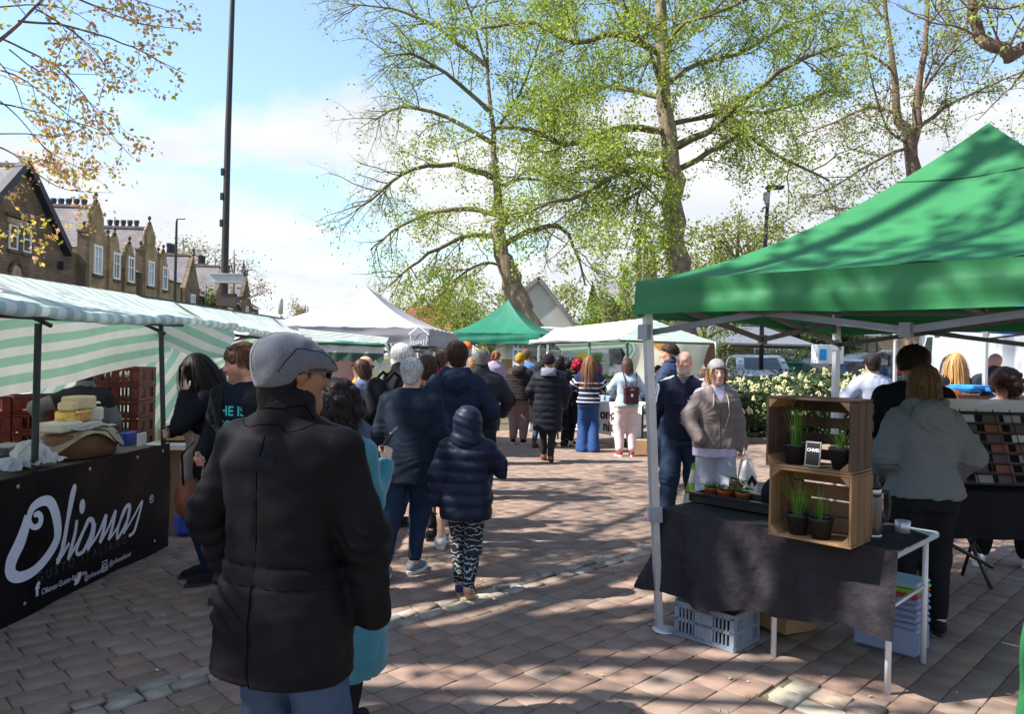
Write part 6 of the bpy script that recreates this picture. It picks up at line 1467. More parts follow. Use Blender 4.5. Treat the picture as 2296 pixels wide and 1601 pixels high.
  away=p-crown;away[:,2] -= .06;dr=away-d*(away*d).sum(1)[:,None];dr /= np.linalg.norm(dr,axis=1)[:,None]+1e-9;dr += rg.normal(size=(n,3))*jit*.5
  pts=[p];hb=np.array([0,-.01,-.36]);hr=np.array([.235,.16,.17]);ph=rg.uniform(0,6.28,n);cr=rg.uniform(.006,.014,n)
  for k in range(steps):
   st=(ln_/steps)[:,None];dr=dr*.78+np.array([0,-.02,-.42])*(1.0 if style in ('long','bob','curly') else .35);dr /= np.linalg.norm(dr,axis=1)[:,None]+1e-9
   p=p+dr*st+rg.normal(size=(n,3))*st*.10*jit*2
   q=(p-c0)/(rad+.002);r_=np.linalg.norm(q,axis=1)[:,None];p=np.where(r_ < 1,c0+q/(r_+1e-9)*(rad+.002),p)
   if style in ('long','bob'):q=(p-hb)/hr;r_=np.linalg.norm(q,axis=1)[:,None];p=np.where(r_ < 1,hb+q/(r_+1e-9)*hr,p)
   if style in ('long','bob'):f_=(p[:,1] >-.002) & (np.abs(p[:,0]) < .075) & (p[:,2] < .062);p[f_,0]=np.where(p[f_,0] < 0,-.077,.077);p[f_,1] -= .004
   e=p.copy()
   if curly:e=p+np.stack([np.cos(ph+k*1.9)*cr,np.sin(ph+k*1.9)*cr,np.sin(ph*2+k*1.3)*cr*.5],1)
   pts.append(e)
  A=np.stack(pts,1);T_=np.gradient(A,axis=1);nrm=A-c0;sd=np.cross(T_,nrm);sd /= np.linalg.norm(sd,axis=2)[...,None]+1e-9
  wd=width*np.linspace(1,.35,steps+1)[None,:,None];A=s.hc+A @ s.Rh.T;sd=sd @ s.Rh.T
  V=np.stack([A-sd*wd,A+sd*wd],2).reshape(n,-1,3);b0=(np.arange(n)*(2*(steps+1)))[:,None];i=np.arange(steps)[None]*2+b0
  Fq=np.stack([i,i+1,i+3,i+2],-1).reshape(-1,4);me=np_mesh('strands',V.reshape(-1,3)*s.sc,Fq,True)
  cc=np.repeat(np.array(col)[None]*rg.uniform(.4,1.8,(n,1)),V.shape[1],0);set_col(me,np.clip(cc,0,1));o=link('strands',me,M_hairattr,parent,False);o['kind']='stuff'
 def beanie(s,m,cuffm=None,top=.03,low=.02,tilt=-.28,vox=None):
  F=s.hfield(vox or max(.008,s.vox*s.sc*.7));w_=s.W;F.ell(w_((0,-.012,.040)),(.092,.112,.092+top),.01,s.Rh);n=s.Rh @ np.array([0,tilt,1.0]);F.keep(n,w_((0,0,low)))
  X,Y,Z=F.grid();q=[(X-s.hc[0]),(Y-s.hc[1]),(Z-s.hc[2])];an=np.arctan2(q[1]+.012,q[0]);hz=q[0]*n[0]+q[1]*n[1]+q[2]*n[2]
  F.D -= (.004*(hz < low+.055)+.0016*np.sin(an*60)).astype(np.float32);o=s.put('beanie',F,m);return o
 def cap(s,m,vox=None):
  F=s.hfield(vox or .010,.03);w_=s.W;F.ell(w_((0,-.012,.040)),(.088,.108,.095),.01,s.Rh);F.keep(s.Rh @ np.array([0,-.05,1.0]),w_((0,0,.030)));F.ell(w_((0,.125,.036)),(.070,.065,.010),.012,s.Rh);return s.put('cap',F,m)
 def hood(s,m,vox=None,quilt=0.0):
  F=s.hfield(vox or .010,.06,.28);w_=s.W;F.ell(w_((0,-.022,.020)),(.126,.142,.132),.02,s.Rh);F.cone(w_((0,-.03,-.02)),s.neck+np.array([0,-.015,-.03]),.130,.145,.04);F.ell(s.neck+np.array([0,-.02,-.03]),(.17,.12,.06),.05);F.ell(w_((0,.13,-.02)),(.078,.085,.105),.012,s.Rh,sub=True)
  X,Y,Z=F.grid();F.D += (.003*np.sin((Z-s.hc[2])*90+X*30)).astype(np.float32);return s.put('hood',F,m)
 def glasses(s,m,lens,on_head=False):
  b=MB();w_=s.W;zo=.012 if not on_head else .105;yo=.100 if not on_head else .055
  for d in (-1,1):
   pts=[w_((d*.033+.024*math.cos(a),yo+.004*math.cos(a)*-d,zo+.018*math.sin(a)))*s.sc for a in np.linspace(0,6.283,13)];b.tube(pts,.0032*s.sc,6)
   b.tube([w_((d*.058,yo-.004,zo+.006))*s.sc,w_((d*.082,yo-.05,zo+.006))*s.sc,w_((d*.082,yo-.10,zo+.004))*s.sc,w_((d*.080,yo-.125,zo-.012))*s.sc],.0045*s.sc,6)
  b.tube([w_((-.01,yo+.002,zo+.004))*s.sc,w_((.01,yo+.002,zo+.004))*s.sc],.003*s.sc,6);g=b.build('glasses',m,s.root,False)
  for d in (-1,1):b=MB();b.add([w_((d*.033+.022*math.cos(a),yo,zo+.0165*math.sin(a)))*s.sc for a in np.linspace(0,6.283,12,endpoint=False)],[list(range(12))]);b.build('lens',lens,g,False)
  return g
 def bvh(s,name):
  o=s.parts[name];me=o.data;V=[v.co.copy() for v in me.vertices];return BVHTree.FromPolygons(V,[tuple(p.vertices) for p in me.polygons])
 def line_on(s,gname,pts,r_,m,name='seam',off=.001,n=4,close=False):
  """cord or seam snapped to a garment; pts canonical person-local"""
  t=s.bvh(gname);P=[];pts=[np.array(p,float) for p in pts]
  for a,c in zip(pts[:-1],pts[1:]):
   for f in np.linspace(0,1,8,endpoint=False):P.append(a*(1-f)+c*f)
  P.append(pts[-1]);Q=[]
  for p in P:
   h=t.ray_cast(Vector(p*s.sc),Vector((0,1 if p[1] < 0 else-1,0))) if abs(p[1]) > .24 else (None,)
   if h[0] is None:h=t.find_nearest(Vector(p*s.sc))
   if h[0] is not None:Q.append(h[0]+h[1]*off)
  b=MB();b.tube(Q,r_,n);return b.build(name,m,s.parts[gname],False)
 def decal(s,gname,V2,Fc,origin,right,up,m,name='print',off=.0025):
  """flat print wrapped on to a garment: origin canonical, V2 in metres"""
  t=s.bvh(gname);r_,u_=Vector(right).normalized(),Vector(up).normalized();nn=r_.cross(u_);P=[]
  for p in V2:
   q=Vector(origin)*s.sc+r_*p[0]+u_*p[1]+nn*.35;h=t.ray_cast(q,-nn);P.append((h[0]+nn*off) if h[0] is not None else q-nn*.35)
  b=MB();b.add(P,Fc);return b.build(name,m,s.parts[gname],False)
def wob(n):return None
M_denim=fab('denim_blue',(.040,.068,.12),var=.25,scale=9,bscale=240)
M_denimd=fab('denim_dark',(.022,.036,.075),var=.25,scale=9,bscale=240)
M_denimn=fab('denim_navy',(.020,.034,.068),var=.2,scale=9)
M_blk=fab('cloth_black',(.014,.014,.017));M_navy=fab('cloth_navy',(.016,.022,.045));M_sole=mat('sole_white',(.68,.68,.70),.6,.05);M_soled=mat('sole_dark',(.04,.035,.03),.7,.1)
M_shoeg=fab('shoe_grey',(.18,.19,.23));M_shoek=fab('shoe_black',(.02,.02,.022));M_shoew=fab('shoe_white',(.6,.6,.6));M_shoeb=fab('shoe_brown',(.14,.055,.03))
SKL,SKM,SKD,SKR=(.60,.37,.27),(.42,.24,.15),(.22,.11,.065),(.60,.30,.22)
P=Person('man in a grey flat cap and black waxed jacket, back turned, hands in pockets',650,2.26,1.675,22,vox=.0085,fine=True,head=(27,-3,0),La=(-.255,.07,.905),Ra=(.27,.09,.86),Lh=(-1,-.32,.1),Rh=(1,-.35,.0),skin=(.20,.10,.055),wide=1.12,hands=('none','none'),facecol=dict(brow=(.02,.015,.01),scalp=(.015,.013,.013),scalp_a=.0))
P.body();M_wax=mat('waxed_cotton',(.0085,.0075,.0095),.55,.25,7,.5,210,spec=.055,bdist=.0015)
def capfold(X,Y,Z):
 d=.0095*np.exp(-((Z-.91)/.08) ** 2)*np.sin(Z*105+7*np.sin(X*8)+X*18)*np.clip(-X*7+.1,.05,1.0)
 d=d+.0075*np.exp(-((np.abs(X)-.32)/.09) ** 2)*np.sin(Z*92+np.abs(X)*40+5*snoise(X,Y,Z,4,2))*np.exp(-((Z-1.10)/.14) ** 2)
 d=d+.0012*np.sin(X*40+4*np.sin(Z*11))*(np.abs(X) < .2)
 d=d-.010*np.exp(-((Z-1.045)/.02) ** 2)*0+.006*np.exp(-((Z-1.045)/.008) ** 2)+.004*np.exp(-((Z-.985)/.007) ** 2)
 d=d+.004*np.exp(-((Z-.722)/.006) ** 2)+.006*np.exp(-(X/.006) ** 2)*(Y <-.02)*(Z < 1.40)*(Z > .70)
 d=d+.0045*snoise(X,Y,Z,6,3)
 return d
P.top(M_wax,'jacket',hem=.70,pad=.026,arm=.021,flare=.022,collar='stand',fold=.0016,vox=.0076,belly=.01,fold_fn=capfold)
M_seam=mat('seam_black',(.004,.004,.005),.9,spec=.01)
P.line_on('jacket',[(0,-.3,1.42),(.005,-.3,1.05)],.0018,M_seam);P.line_on('jacket',[(-.01,-.3,.99),(0,-.3,.69)],.0018,M_seam);P.line_on('jacket',[(-.19,-.3,1.045),(.19,-.3,1.045)],.0016,M_seam);P.line_on('jacket',[(-.19,-.3,.985),(.19,-.3,.985)],.0016,M_seam)
t_=P.bvh('jacket');b=MB();V=[];nx_,nz_=8,4
for i in range(nx_+1):
 for j in range(nz_+1):
  q=Vector((-.062+.124*i/nx_,-.4,1.322+.042*j/nz_-.008*(i/nx_-.5) ** 2))*P.sc;h_=t_.ray_cast(q,Vector((0,1,0)));V.append(h_[0]+Vector((0,-1,0))*(.0035 if 0 < j < nz_ and 0 < i < nx_ else .0012))
b.add(V,[[i*(nz_+1)+j,i*(nz_+1)+j+1,(i+1)*(nz_+1)+j+1,(i+1)*(nz_+1)+j] for i in range(nx_) for j in range(nz_)],smooth=True);b.build('hanger_loop',M_wax,P.parts['jacket'],False)
P.bottom(M_denim,pad=.022,fold=.006,vox=.009)
for q in (-1,1):
 P.line_on('trousers',[(q*.045,-.3,.80),(q*.045,-.3,.69),(q*.09,-.3,.665),(q*.14,-.3,.70),(q*.14,-.3,.80)],.0013,mat('stitching',(.12,.15,.2),.7),'pocket_stitch')
P.line_on('jacket',[(P.neck+np.array([.13*math.cos(a),.13*math.sin(a),.045])) for a in np.linspace(-2.9,-.2,7)],.0025,M_seam,off=0);P.line_on('jacket',[(P.neck+np.array([.14*math.cos(a),.14*math.sin(a),-.012])) for a in np.linspace(-2.9,-.2,7)],.0016,M_seam,off=0)
P.shoes(M_shoek,M_soled);P.hair((.006,.005,.005),'short',.004,strands=1491,length=.022,low=-.125,vox=.007,width=.0012,jit=.2,seed=3)
F=P.hfield(.006,.05);w_=P.W;F.ell(w_((0,-.028,.050)),(.096,.108,.078),.01,P.Rh);F.ell(w_((0,.036,.042)),(.088,.086,.048),.03,P.Rh);F.ell(w_((0,-.068,.005)),(.086,.060,.085),.03,P.Rh)
F.keep(P.Rh @ np.array([0,-.33,1.0]),w_((0,0,-.012)));F.ell(w_((0,.092,.024)),(.072,.046,.013),.014,P.Rh)
X,Y_,Z=F.grid();F.D += (.0025*snoise(X,Y_,Z,14,2)).astype(np.float32)
M_cap=mat('herringbone_wool',(.060,.066,.082),.95,.10,330,.7,330,spec=.06,bdist=.0015,sheen=.1,col2=(.115,.122,.145));cp_=P.put('flat_cap',F,M_cap)
for q in (-1,1):
 pts=[P.W((q*.1,-.10,.0)),P.W((q*.105,-.04,.085)),P.W((q*.095,.04,.085)),P.W((q*.07,.13,.05))];P.line_on('flat_cap',pts,.0013,M_seam,'cap_seam',off=.0006)
P.line_on('flat_cap',[P.W((-.085,.10,.05)),P.W((0,.145,.045)),P.W((.085,.10,.05))],.0013,M_seam,'cap_seam',off=.0006)
P.line_on('flat_cap',[P.W((0,-.14,.0)),P.W((0,-.13,.08)),P.W((0,-.02,.14))],.0012,M_seam,'cap_seam',off=.0006)
P.glasses(mat('tortoise',(.015,.012,.010),.25,.3),mat('lens_dark',(.02,.022,.02),.08,spec=.8))
P=Person('woman with black curly hair in a teal wool coat holding up a phone',757,3.25,1.50,12,'f',vox=.010,fine=True,skin=SKL,La=(-.25,.05,.85),Ra=(.165,.25,1.29),Rh=(.05,-.5,-1),hands=('relax',('grip',(.05,.35,1),(-1,.2,0))))
P.body();M_tealw=fab('teal_wool',(.04,.165,.215),rough=.95,sheen=.3,bscale=120,bump=.6,var=.15)
P.top(M_tealw,'coat',hem=.32,pad=.032,arm=.018,flare=.05,fold=.005,collar='stand',vox=.011);P.bottom(M_blk);P.shoes(M_shoek,M_soled);P.hair((.014,.010,.010),'curly',.022,strands=1951,length=.19,seed=8,vox=.009,jit=.55,width=.0032)
ph=thing('phone','dark phone in a clear case held up by the woman in the teal coat','phone',Vector(P.root.location)+Vector((.18,.3,1.1)));hp=P.root.matrix_basis @ Vector(P.wri[1]*P.sc+np.array([-.012,.04,.10]));b=MB();b.box(hp,(.012,.08,.15),rz=.5,M=Matrix.Rotation(.6,3,'Y') @ Matrix.Rotation(.4,3,'X'),bev=.006);b.build('phone_body',mat('phone_dark',(.03,.03,.035),.15,spec=.6),ph)
P=Person('woman with long dark hair and black cardigan resting her cheek on her hand',476,5.35,1.60,-124,'f',fine=True,vox=.0095,lean=9,head=(-6,-20,0),skin=(.58,.38,.29),La=(-.105,.205,1.42),Lh=(-.6,.5,-1),Ra=(.08,.27,1.13),Rh=(.7,-.2,-.6),hands=(('flat',(.30,.10,1),(.45,-1,.2)),'relax'))
P.body();M_leop=mat('leopard_print',(.30,.24,.18),.8,.0,55,col2=(.012,.010,.010));P.top(M_leop,'blouse',hem=.80,pad=.006,fold=.002,neck_open=.08,arms=False);P.top(M_blk,'cardigan',hem=.62,pad=.024,arm=.018,fold=.006,neck_open=.17,vox=.011)
P.bottom(M_denimd);P.shoes(M_shoek,M_soled);P.hair((.018,.011,.009),'long',.004,strands=1491,length=.50,seed=4,jit=.15,width=.0035)
hb=thing('handbag','rust brown leather handbag on the arm of the long-haired woman','handbag',gnd(425,1170));q=at(424,1115,5.15)
def pouch(u,v):a=u*2*np.pi;f=np.sin(np.pi*np.clip(v*.94+.05,0,1)) ** .35;return q.x+.085*np.cos(a)*f,q.y+.12*np.sin(a)*f,q.z+.13-.27*v
M_rust=mat('rust_leather',(.20,.055,.028),.45,.2,5,.2,60);sheet('bag_body',pouch,24,14,M_rust,hb);b=MB();b.tube([(q.x,q.y-.1,q.z+.1),(q.x-.02,q.y-.08,q.z+.3),(q.x+.05,q.y+.05,q.z+.42),(q.x,q.y+.1,q.z+.1)],.008,6);b.build('strap',M_blk,hb)
jk=thing('folded_coat','stone-coloured coat folded over the arm of the long-haired woman','coat',gnd(430,1170));q2=at(434,1020,5.2)
sheet('cloth',lambda u,v:(q2.x-.09+.20*u+.02*np.sin(v*7),q2.y+.05*np.sin(u*9+v*3),q2.z+.16-.36*v+.03*np.sin(u*6)),16,16,fab('stone_cloth',(.33,.27,.23)),jk)
P=Person('bearded man with mirrored sunglasses on his head and a turquoise-lettered black T-shirt',556,4.95,1.665,-164,fine=True,vox=.0095,lean=5,head=(46,-14,0),skin=SKR,La=(-.16,.22,1.0),Ra=(.20,.20,1.0),hands=('grip','grip'),facecol=dict(brow=(.16,.07,.035),beard=(.16,.07,.035),beard_a=.72))
P.body();M_tee=fab('tee_black',(.012,.016,.024));P.top(M_tee,'shirt',hem=.74,pad=.014,sleeve=.42,fold=.003,collar=None);P.top(M_blk,'jacket',hem=.70,pad=.028,arm=.018,fold=.006,vox=.010,neck_open=.55,open_r=.085,collar=None)
F_=None;P.bottom(M_denimd);P.shoes(M_shoek,M_soled);P.hair((.10,.048,.026),'short',.016,strands=1606,length=.045,seed=6,jit=.5,low=-.06,front=.045,width=.0016)
P.glasses(mat('frame_black',(.01,.01,.012),.3),mat('lens_blue_mirror',(.02,.10,.55),.06,metallic=.7),on_head=True)
M_cyan=mat('print_turquoise',(.06,.50,.54),.6)
for txt,z_,sz in (('HE IS',1.255,.085),('LEGEND',1.165,.075)):
 V,Fc=text_mesh(txt,sz,align='CENTER',bold=.002,shear=.06);P.decal('shirt',V,Fc,(.0,.05,z_),(-1,0,0),(0,0,1),M_cyan)
for sg in (-1,1):
 for k in range(4):V,Fc=stroke([(sg*.015,0),(sg*(.04+.012*k),.03),(sg*(.06+.01*k),.055)],.006,res=2);P.decal('shirt',V,Fc,(0,.05,1.10-.025*k),(-1,0,0),(0,0,1),M_cyan)
P=Person('cheese seller in a grey fleece with a dark yoke, back turned behind the counter',192,6.55,1.50,-18,vox=.012,lean=6,head=(0,-18,0),skin=SKL,La=(-.42,.20,1.16),Lh=(-.4,-1,.2),Ra=(.24,.26,.95))
P.body();P.top(fab('fleece_grey',(.13,.135,.135),rough=.97,bump=.7),'fleece',hem=.70,pad=.03,arm=.024,fold=.006,collar='stand');P.top(fab('yoke_dark',(.02,.021,.023)),'yoke',hem=1.265,pad=.0335,arm=.024,sleeve=.2,fold=.003,collar='stand');P.bottom(M_blk);P.shoes(M_shoek,M_soled);P.hair((.03,.018,.012),'short',.018,strands=344,length=.05)
V=[(.022*math.cos(a),.02*math.sin(a)) for a in np.linspace(0,math.pi,9)];P.decal('yoke',V,[list(range(9))],(.135,-.05,1.315),(1,0,0),(0,0,1),M_whitep)
P=Person('bald man in glasses with an orange hi-vis vest and dark collar',803,9.2,1.60,70,vox=.014,lean=8,head=(15,-18,0),skin=(.58,.33,.24),facecol=dict(beard=(.4,.36,.33),beard_a=.3));P.body();P.top(fab('hivis_orange',(.85,.20,.02),rough=.6),'vest',hem=.75,pad=.03,arm=.02,fold=.004);P.bottom(M_blk);P.shoes(M_shoek,M_soled);P.glasses(M_blk,mat('lens_clear',(.4,.4,.4),.1))
P=Person('brown-haired woman in a slate blue padded coat leaning towards the awning stall',830,8.4,1.56,-72,'f',vox=.014,lean=10,head=(0,-14,0),skin=SKM);P.body();P.top(fab('slate_puffer',(.10,.13,.20),rough=.6,spec=.1),'coat',hem=.60,pad=.04,arm=.03,quilt=.07,fold=.002);P.bottom(M_blk);P.shoes(M_shoek,M_soled);P.hair((.07,.034,.02),'bob',.010,strands=516,length=.17)
P=Person('white-haired man in a black fleece wearing a black rucksack',893,7.2,1.72,48,vox=.012,head=(26,-5,0),skin=(.62,.36,.29),lean=4);P.body();P.top(fab('fleece_black',(.015,.015,.018),rough=.95),'fleece',hem=.72,pad=.03,arm=.024,fold=.006,collar='stand');P.bottom(M_denimd);P.shoes(M_shoek,M_soled);P.hair((.62,.60,.57),'short',.014,strands=861,length=.05,jit=.25,width=.002)
rk_=thing('rucksack','black rucksack on the back of the white-haired man','rucksack',Vector(P.root.location)+Vector((-.2,-.2,0)));F=Field((-.2,-.14,-.28),(.2,.14,.28),.02);F.ell((0,0,0),(.16,.10,.24),.02);F.ell((0,-.07,-.08),(.12,.06,.11),.02);me=F.mesh('rucksack');o=link('pack_body',me,M_blk,rk_,False);rk_.location=Vector(P.root.location)+P.root.matrix_basis.to_3x3() @ Vector((0,-.235,1.17));rk_.rotation_euler=P.root.rotation_euler
b=MB();b.tube([(-.09,.05,.2),(-.1,.13,.28),(-.1,.26,.2)],.016,6);b.build('strap',M_blk,rk_,False);b=MB();b.tube([(.09,.05,.2),(.1,.13,.28),(.1,.26,.2)],.016,6);b.build('strap',M_blk,rk_,False)
P=Person('grey-haired man in a navy jacket with a tan collar and blue jeans, back turned',922,5.6,1.60,6,vox=.0095,skin=(.56,.33,.25),lean=3,wide=1.08,feet=((-.12,-.22,.0,8),(.05,.06,0,18)),La=(-.27,.05,.80),Ra=(.27,.08,.78));P.body()
P.top(fab('jacket_navy',(.015,.021,.034),rough=.7),'jacket',hem=.735,pad=.034,arm=.026,fold=.006,vox=.011,belly=.02,flare=.015);P.top(mat('collar_tan',(.30,.12,.08),.8),'collar',hem=1.452,pad=-.002,sleeve=.01,fold=0,collar='crew',arms=False);P.bottom(M_denimn,pad=.020);P.shoes(M_shoeg,M_sole);P.hair((.40,.39,.38),'short',.010,strands=1377,length=.028,seed=2,jit=.3,width=.0016,low=-.07)
P=Person('person in a maroon coat with a fur-trimmed hood',958,6.7,1.62,20,'f',vox=.014,skin=SKL);P.body();P.top(fab('maroon_cloth',(.045,.012,.018)),'coat',hem=.60,pad=.034,arm=.026,fold=.005);P.top(fab('fur_trim',(.22,.14,.09),rough=1,bump=1.0,bscale=50,bdist=.01),'fur_collar',hem=1.43,pad=.018,sleeve=.01,fold=.012,collar='fur',arms=False);P.bottom(M_blk);P.shoes(M_shoek,M_soled);P.hair((.07,.035,.02),'bob',.014,strands=400,length=.2)
P=Person('brown-haired woman in a magenta fleece beside the navy hoodie',991,8.9,1.66,30,'f',vox=.016,skin=SKL,head=(15,0,0));P.body();P.top(fab('magenta_fleece',(.50,.06,.16)),'fleece',hem=.80,pad=.026,fold=.005,collar='stand');P.bottom(M_denimd);P.shoes(M_shoeg,M_sole);P.hair((.09,.045,.025),'pony',.008,strands=287,length=.04)
P=Person('tall dark-haired lad in a navy hoodie and black shorts, back turned',1024,6.4,1.735,-4,vox=.0105,skin=SKL,La=(-.20,.12,.95),Ra=(.22,.14,.95),Lh=(-1,-.6,0),Rh=(1,-.6,0),head=(-12,-2,0));P.body();P.top(fab('hoodie_navy',(.020,.027,.050),rough=.95),'hoodie',hem=.83,pad=.036,arm=.030,fold=.008,collar='hood',vox=.012);P.bottom(M_blk,'shorts',pad=.03,cut=.42,wide=.02);P.shoes(M_shoew,M_sole);P.hair((.035,.018,.012),'short',.018,strands=1033,length=.04,jit=.4,width=.002)
P=Person('man with a grey crew cut in a charcoal padded jacket and dark jeans',1081,8.6,1.70,5,vox=.014,skin=SKL,wide=1.1,head=(6,-6,0),La=(-.2,.2,.98),Ra=(.23,.2,.98),Rh=(1,-.7,0));P.body();P.top(fab('charcoal_puffer',(.028,.028,.036),rough=.6),'jacket',hem=.80,pad=.042,arm=.036,quilt=.055,fold=.003,collar='stand');P.bottom(M_denimd);P.shoes(M_shoek,M_soled);P.hair((.13,.12,.12),'short',.008,strands=516,length=.02,low=-.06)
P=Person('woman with curly auburn hair in a lilac jumper and pale pink trousers',1111,18.4,1.76,-10,'f',vox=.02,skin=SKL,head=(-30,0,0));P.body();P.top(fab('lilac_knit',(.28,.24,.34)),'jumper',hem=.80,pad=.04,arm=.03,fold=.006);P.bottom(fab('pale_pink',(.62,.44,.50)),pad=.024,wide=.01);P.shoes(M_shoeb,M_soled);P.hair((.20,.09,.045),'curly',.012,vox=.014)
P=Person('boy in a mustard bobble hat, brown quilted jacket and dusty pink trousers',1166,14.2,1.67,12,vox=.014,skin=SKL,head=(25,-6,0),La=(-.20,.2,.95),Ra=(.22,.2,.95),wide=1.1);P.body();P.top(fab('brown_quilt',(.032,.024,.026),rough=.6,spec=.1),'jacket',hem=.84,pad=.06,arm=.045,quilt=.06,fold=.002,collar='hood',vox=.015);P.bottom(fab('dusty_pink',(.26,.155,.145)),pad=.035,wide=.02);P.shoes(M_shoek,M_sole);P.beanie(fab('mustard_knit',(.33,.21,.02),bump=.8),low=.0)
for k in range(2):
 pass
P=Person('brown-haired lad in turquoise shorts and white socks behind the mustard hat',1180,16.6,1.80,8,vox=.018,skin=SKL);P.body();P.top(fab('blue_top',(.10,.22,.40)),'shirt',hem=.82,pad=.02);P.bottom(fab('turquoise',(.05,.38,.48)),'shorts',pad=.03,cut=.45,wide=.02);P.shoes(M_shoew,M_sole,True);P.hair((.13,.07,.04),'short',.016)
P=Person('person in a black headscarf beside the black parka',1213,13.6,1.53,30,'f',vox=.016,skin=SKM);P.body();P.top(M_blk,'coat',hem=.50,pad=.03,fold=.004);P.bottom(M_denim);P.shoes(M_shoeb,M_soled);P.hood(fab('scarf_black',(.022,.02,.024)))
P=Person('person in a black beanie and long black padded parka, walking away',1231,11.8,1.67,4,vox=.012,skin=SKD,feet=((-.05,.20,0,5),(.06,-.16,.0,5,30)),La=(-.22,.16,.92),Ra=(.24,.10,.90),Lh=(-1,-.7,0),Rh=(1,-.7,0),wide=1.08);P.body();P.top(fab('parka_black',(.013,.014,.020),rough=.6,spec=.1),'parka',hem=.50,pad=.062,arm=.048,quilt=.10,fold=.003,vox=.013,flare=.0);P.top(fab('grey_hood',(.16,.17,.21)),'hood',hem=1.44,pad=.03,sleeve=.01,fold=.006,collar='hood',arms=False);P.bottom(fab('jeans_black',(.022,.022,.026)),pad=.008);P.shoes(M_shoeb,M_soled,True);P.beanie(fab('beanie_plum',(.022,.015,.022),bump=.8),low=-.005,top=.02)
P=Person('dark-haired woman in black between the parka and the glasses wearer',1256,13.9,1.66,20,'f',vox=.018,skin=SKD);P.body();P.top(M_blk,'coat',hem=.6,pad=.03);P.bottom(M_blk);P.shoes(M_shoek,M_soled);P.hair((.015,.012,.012),'bob',.016)
P=Person('woman with a dark ponytail and glasses in a green coat, turned to the side',1274,14.4,1.58,75,'f',vox=.018,skin=SKM);P.body();P.top(fab('coat_dkgreen',(.03,.045,.03)),'coat',hem=.6,pad=.03,collar='stand');P.bottom(M_blk);P.shoes(M_shoek,M_soled);P.hair((.012,.010,.010),'pony',.008);P.glasses(M_blk,mat('lens_clear',()))
P=Person('woman with crimson curly hair in a long black coat and beige shoes',1297,14.0,1.60,18,'f',vox=.016,skin=SKD,feet=((-.1,-.05,0,10),(.1,.05,0,10)));P.body();P.top(M_blk,'coat',hem=.45,pad=.036,fold=.005);P.top(fab('scarf_cream',(.6,.5,.46)),'scarf',hem=1.38,pad=.042,sleeve=.01,fold=.008,arms=False);P.bottom(M_blk);P.shoes(fab('shoe_beige',(.5,.45,.35)),M_soled);P.hair((.26,.010,.030),'curly',.026,vox=.011,strands=516,length=.10,width=.004,jit=.6)
M_strip=mat('stripe_knit',(.02,.026,.07),.9,.1);
def ring_stripes(P,g,zs,m,r_=.011,zr=(0,0)):
 t=P.bvh(g)
 for z in zs:
  b=MB();Q=[]
  for a in np.linspace(0,2*np.pi,41):
   d=Vector((math.cos(a),math.sin(a),0));h=t.ray_cast(Vector((0,0,z))*P.sc,d)
   if h[0] is not None:Q.append((h[0],d))
  V,Fc=[],[]
  for p,d in Q:V += [p+d*.004+Vector((0,0,r_)),p+d*.004-Vector((0,0,r_))]
  for i in range(len(Q)-1):Fc.append((2*i,2*i+1,2*i+3,2*i+2))
  b.add(V,Fc,smooth=True);b.build('white_stripe',mat('knit_white',(.66,.65,.60),.9,.1),P.parts[g],False)
def sleeve_stripes(P,g,i,ts,m,r_=.010):
 for t0 in ts:
  a,e,w_=P.sho[i],P.elb[i],P.wri[i];p=a+(e-a)*(t0/.5) if t0 < .5 else e+(w_-e)*((t0-.5)/.5);d=(e-a) if t0 < .5 else (w_-e);d /= np.linalg.norm(d);ux=np.cross(d,(0,1,.1));ux /= np.linalg.norm(ux);uy=np.cross(d,ux);t=P.bvh(g);V,Fc=[],[];n=0
  for q in np.linspace(0,2*np.pi,19):
   dd=ux*math.cos(q)+uy*math.sin(q);h=t.ray_cast(Vector((p+dd*.16)*P.sc),Vector(-dd))
   if h[0] is None:continue
   o_=Vector(dd)*.004;V += [h[0]+o_+Vector(d)*r_,h[0]+o_-Vector(d)*r_];n += 1
  for k in range(n-1):Fc.append((2*k,2*k+1,2*k+3,2*k+2))
  b=MB();b.add(V,Fc,smooth=True);b.build('white_stripe',mat('knit_white',()),P.parts[g],False)
P=Person('woman with long auburn hair in a navy jumper with white stripes and blue wide-leg trousers',1322,13.2,1.67,6,'f',vox=.012,skin=SKL,Ra=(.14,.24,1.12),Rh=(1,-.4,-.5),La=(-.14,.24,1.1),Lh=(-1,-.4,-.5));P.body();P.top(fab('jumper_navy',(.022,.026,.075)),'jumper',hem=.86,pad=.04,arm=.034,fold=.004,vox=.014);ring_stripes(P,'jumper',(.90,.97,1.06,1.15,1.24),None);
for i in range(2):sleeve_stripes(P,'jumper',i,(.28,.40,.62,.75,.88),None)
P.bottom(fab('royal_blue',(.030,.068,.185)),pad=.016,wide=.028,flare=.035,ankle=.02);P.shoes(M_shoeb,M_soled);P.hair((.17,.075,.038),'long',.010,strands=1033,length=.48,seed=9,jit=.12,width=.005)
P=Person('woman with brown hair in a pale denim jacket, dusty pink rucksack and pale pink trousers',1407,12.7,1.645,-4,'f',vox=.012,skin=SKL,feet=((-.11,0,0,12),(.11,0,0,12)),La=(-.15,.24,1.05),Ra=(.16,.24,1.05),Lh=(-1,-.5,-.4),Rh=(1,-.5,-.4),wide=1.08);P.body();P.top(fab('pale_denim',(.36,.45,.50)),'jacket',hem=.86,pad=.036,arm=.032,fold=.006,collar='crew',vox=.014);P.bottom(fab('pale_rose',(.62,.48,.46)),pad=.03,wide=.018);P.shoes(fab('shoe_red',(.34,.05,.05)),M_sole);P.hair((.11,.062,.042),'bob',.012,strands=745,length=.22,seed=5,jit=.12,width=.004)
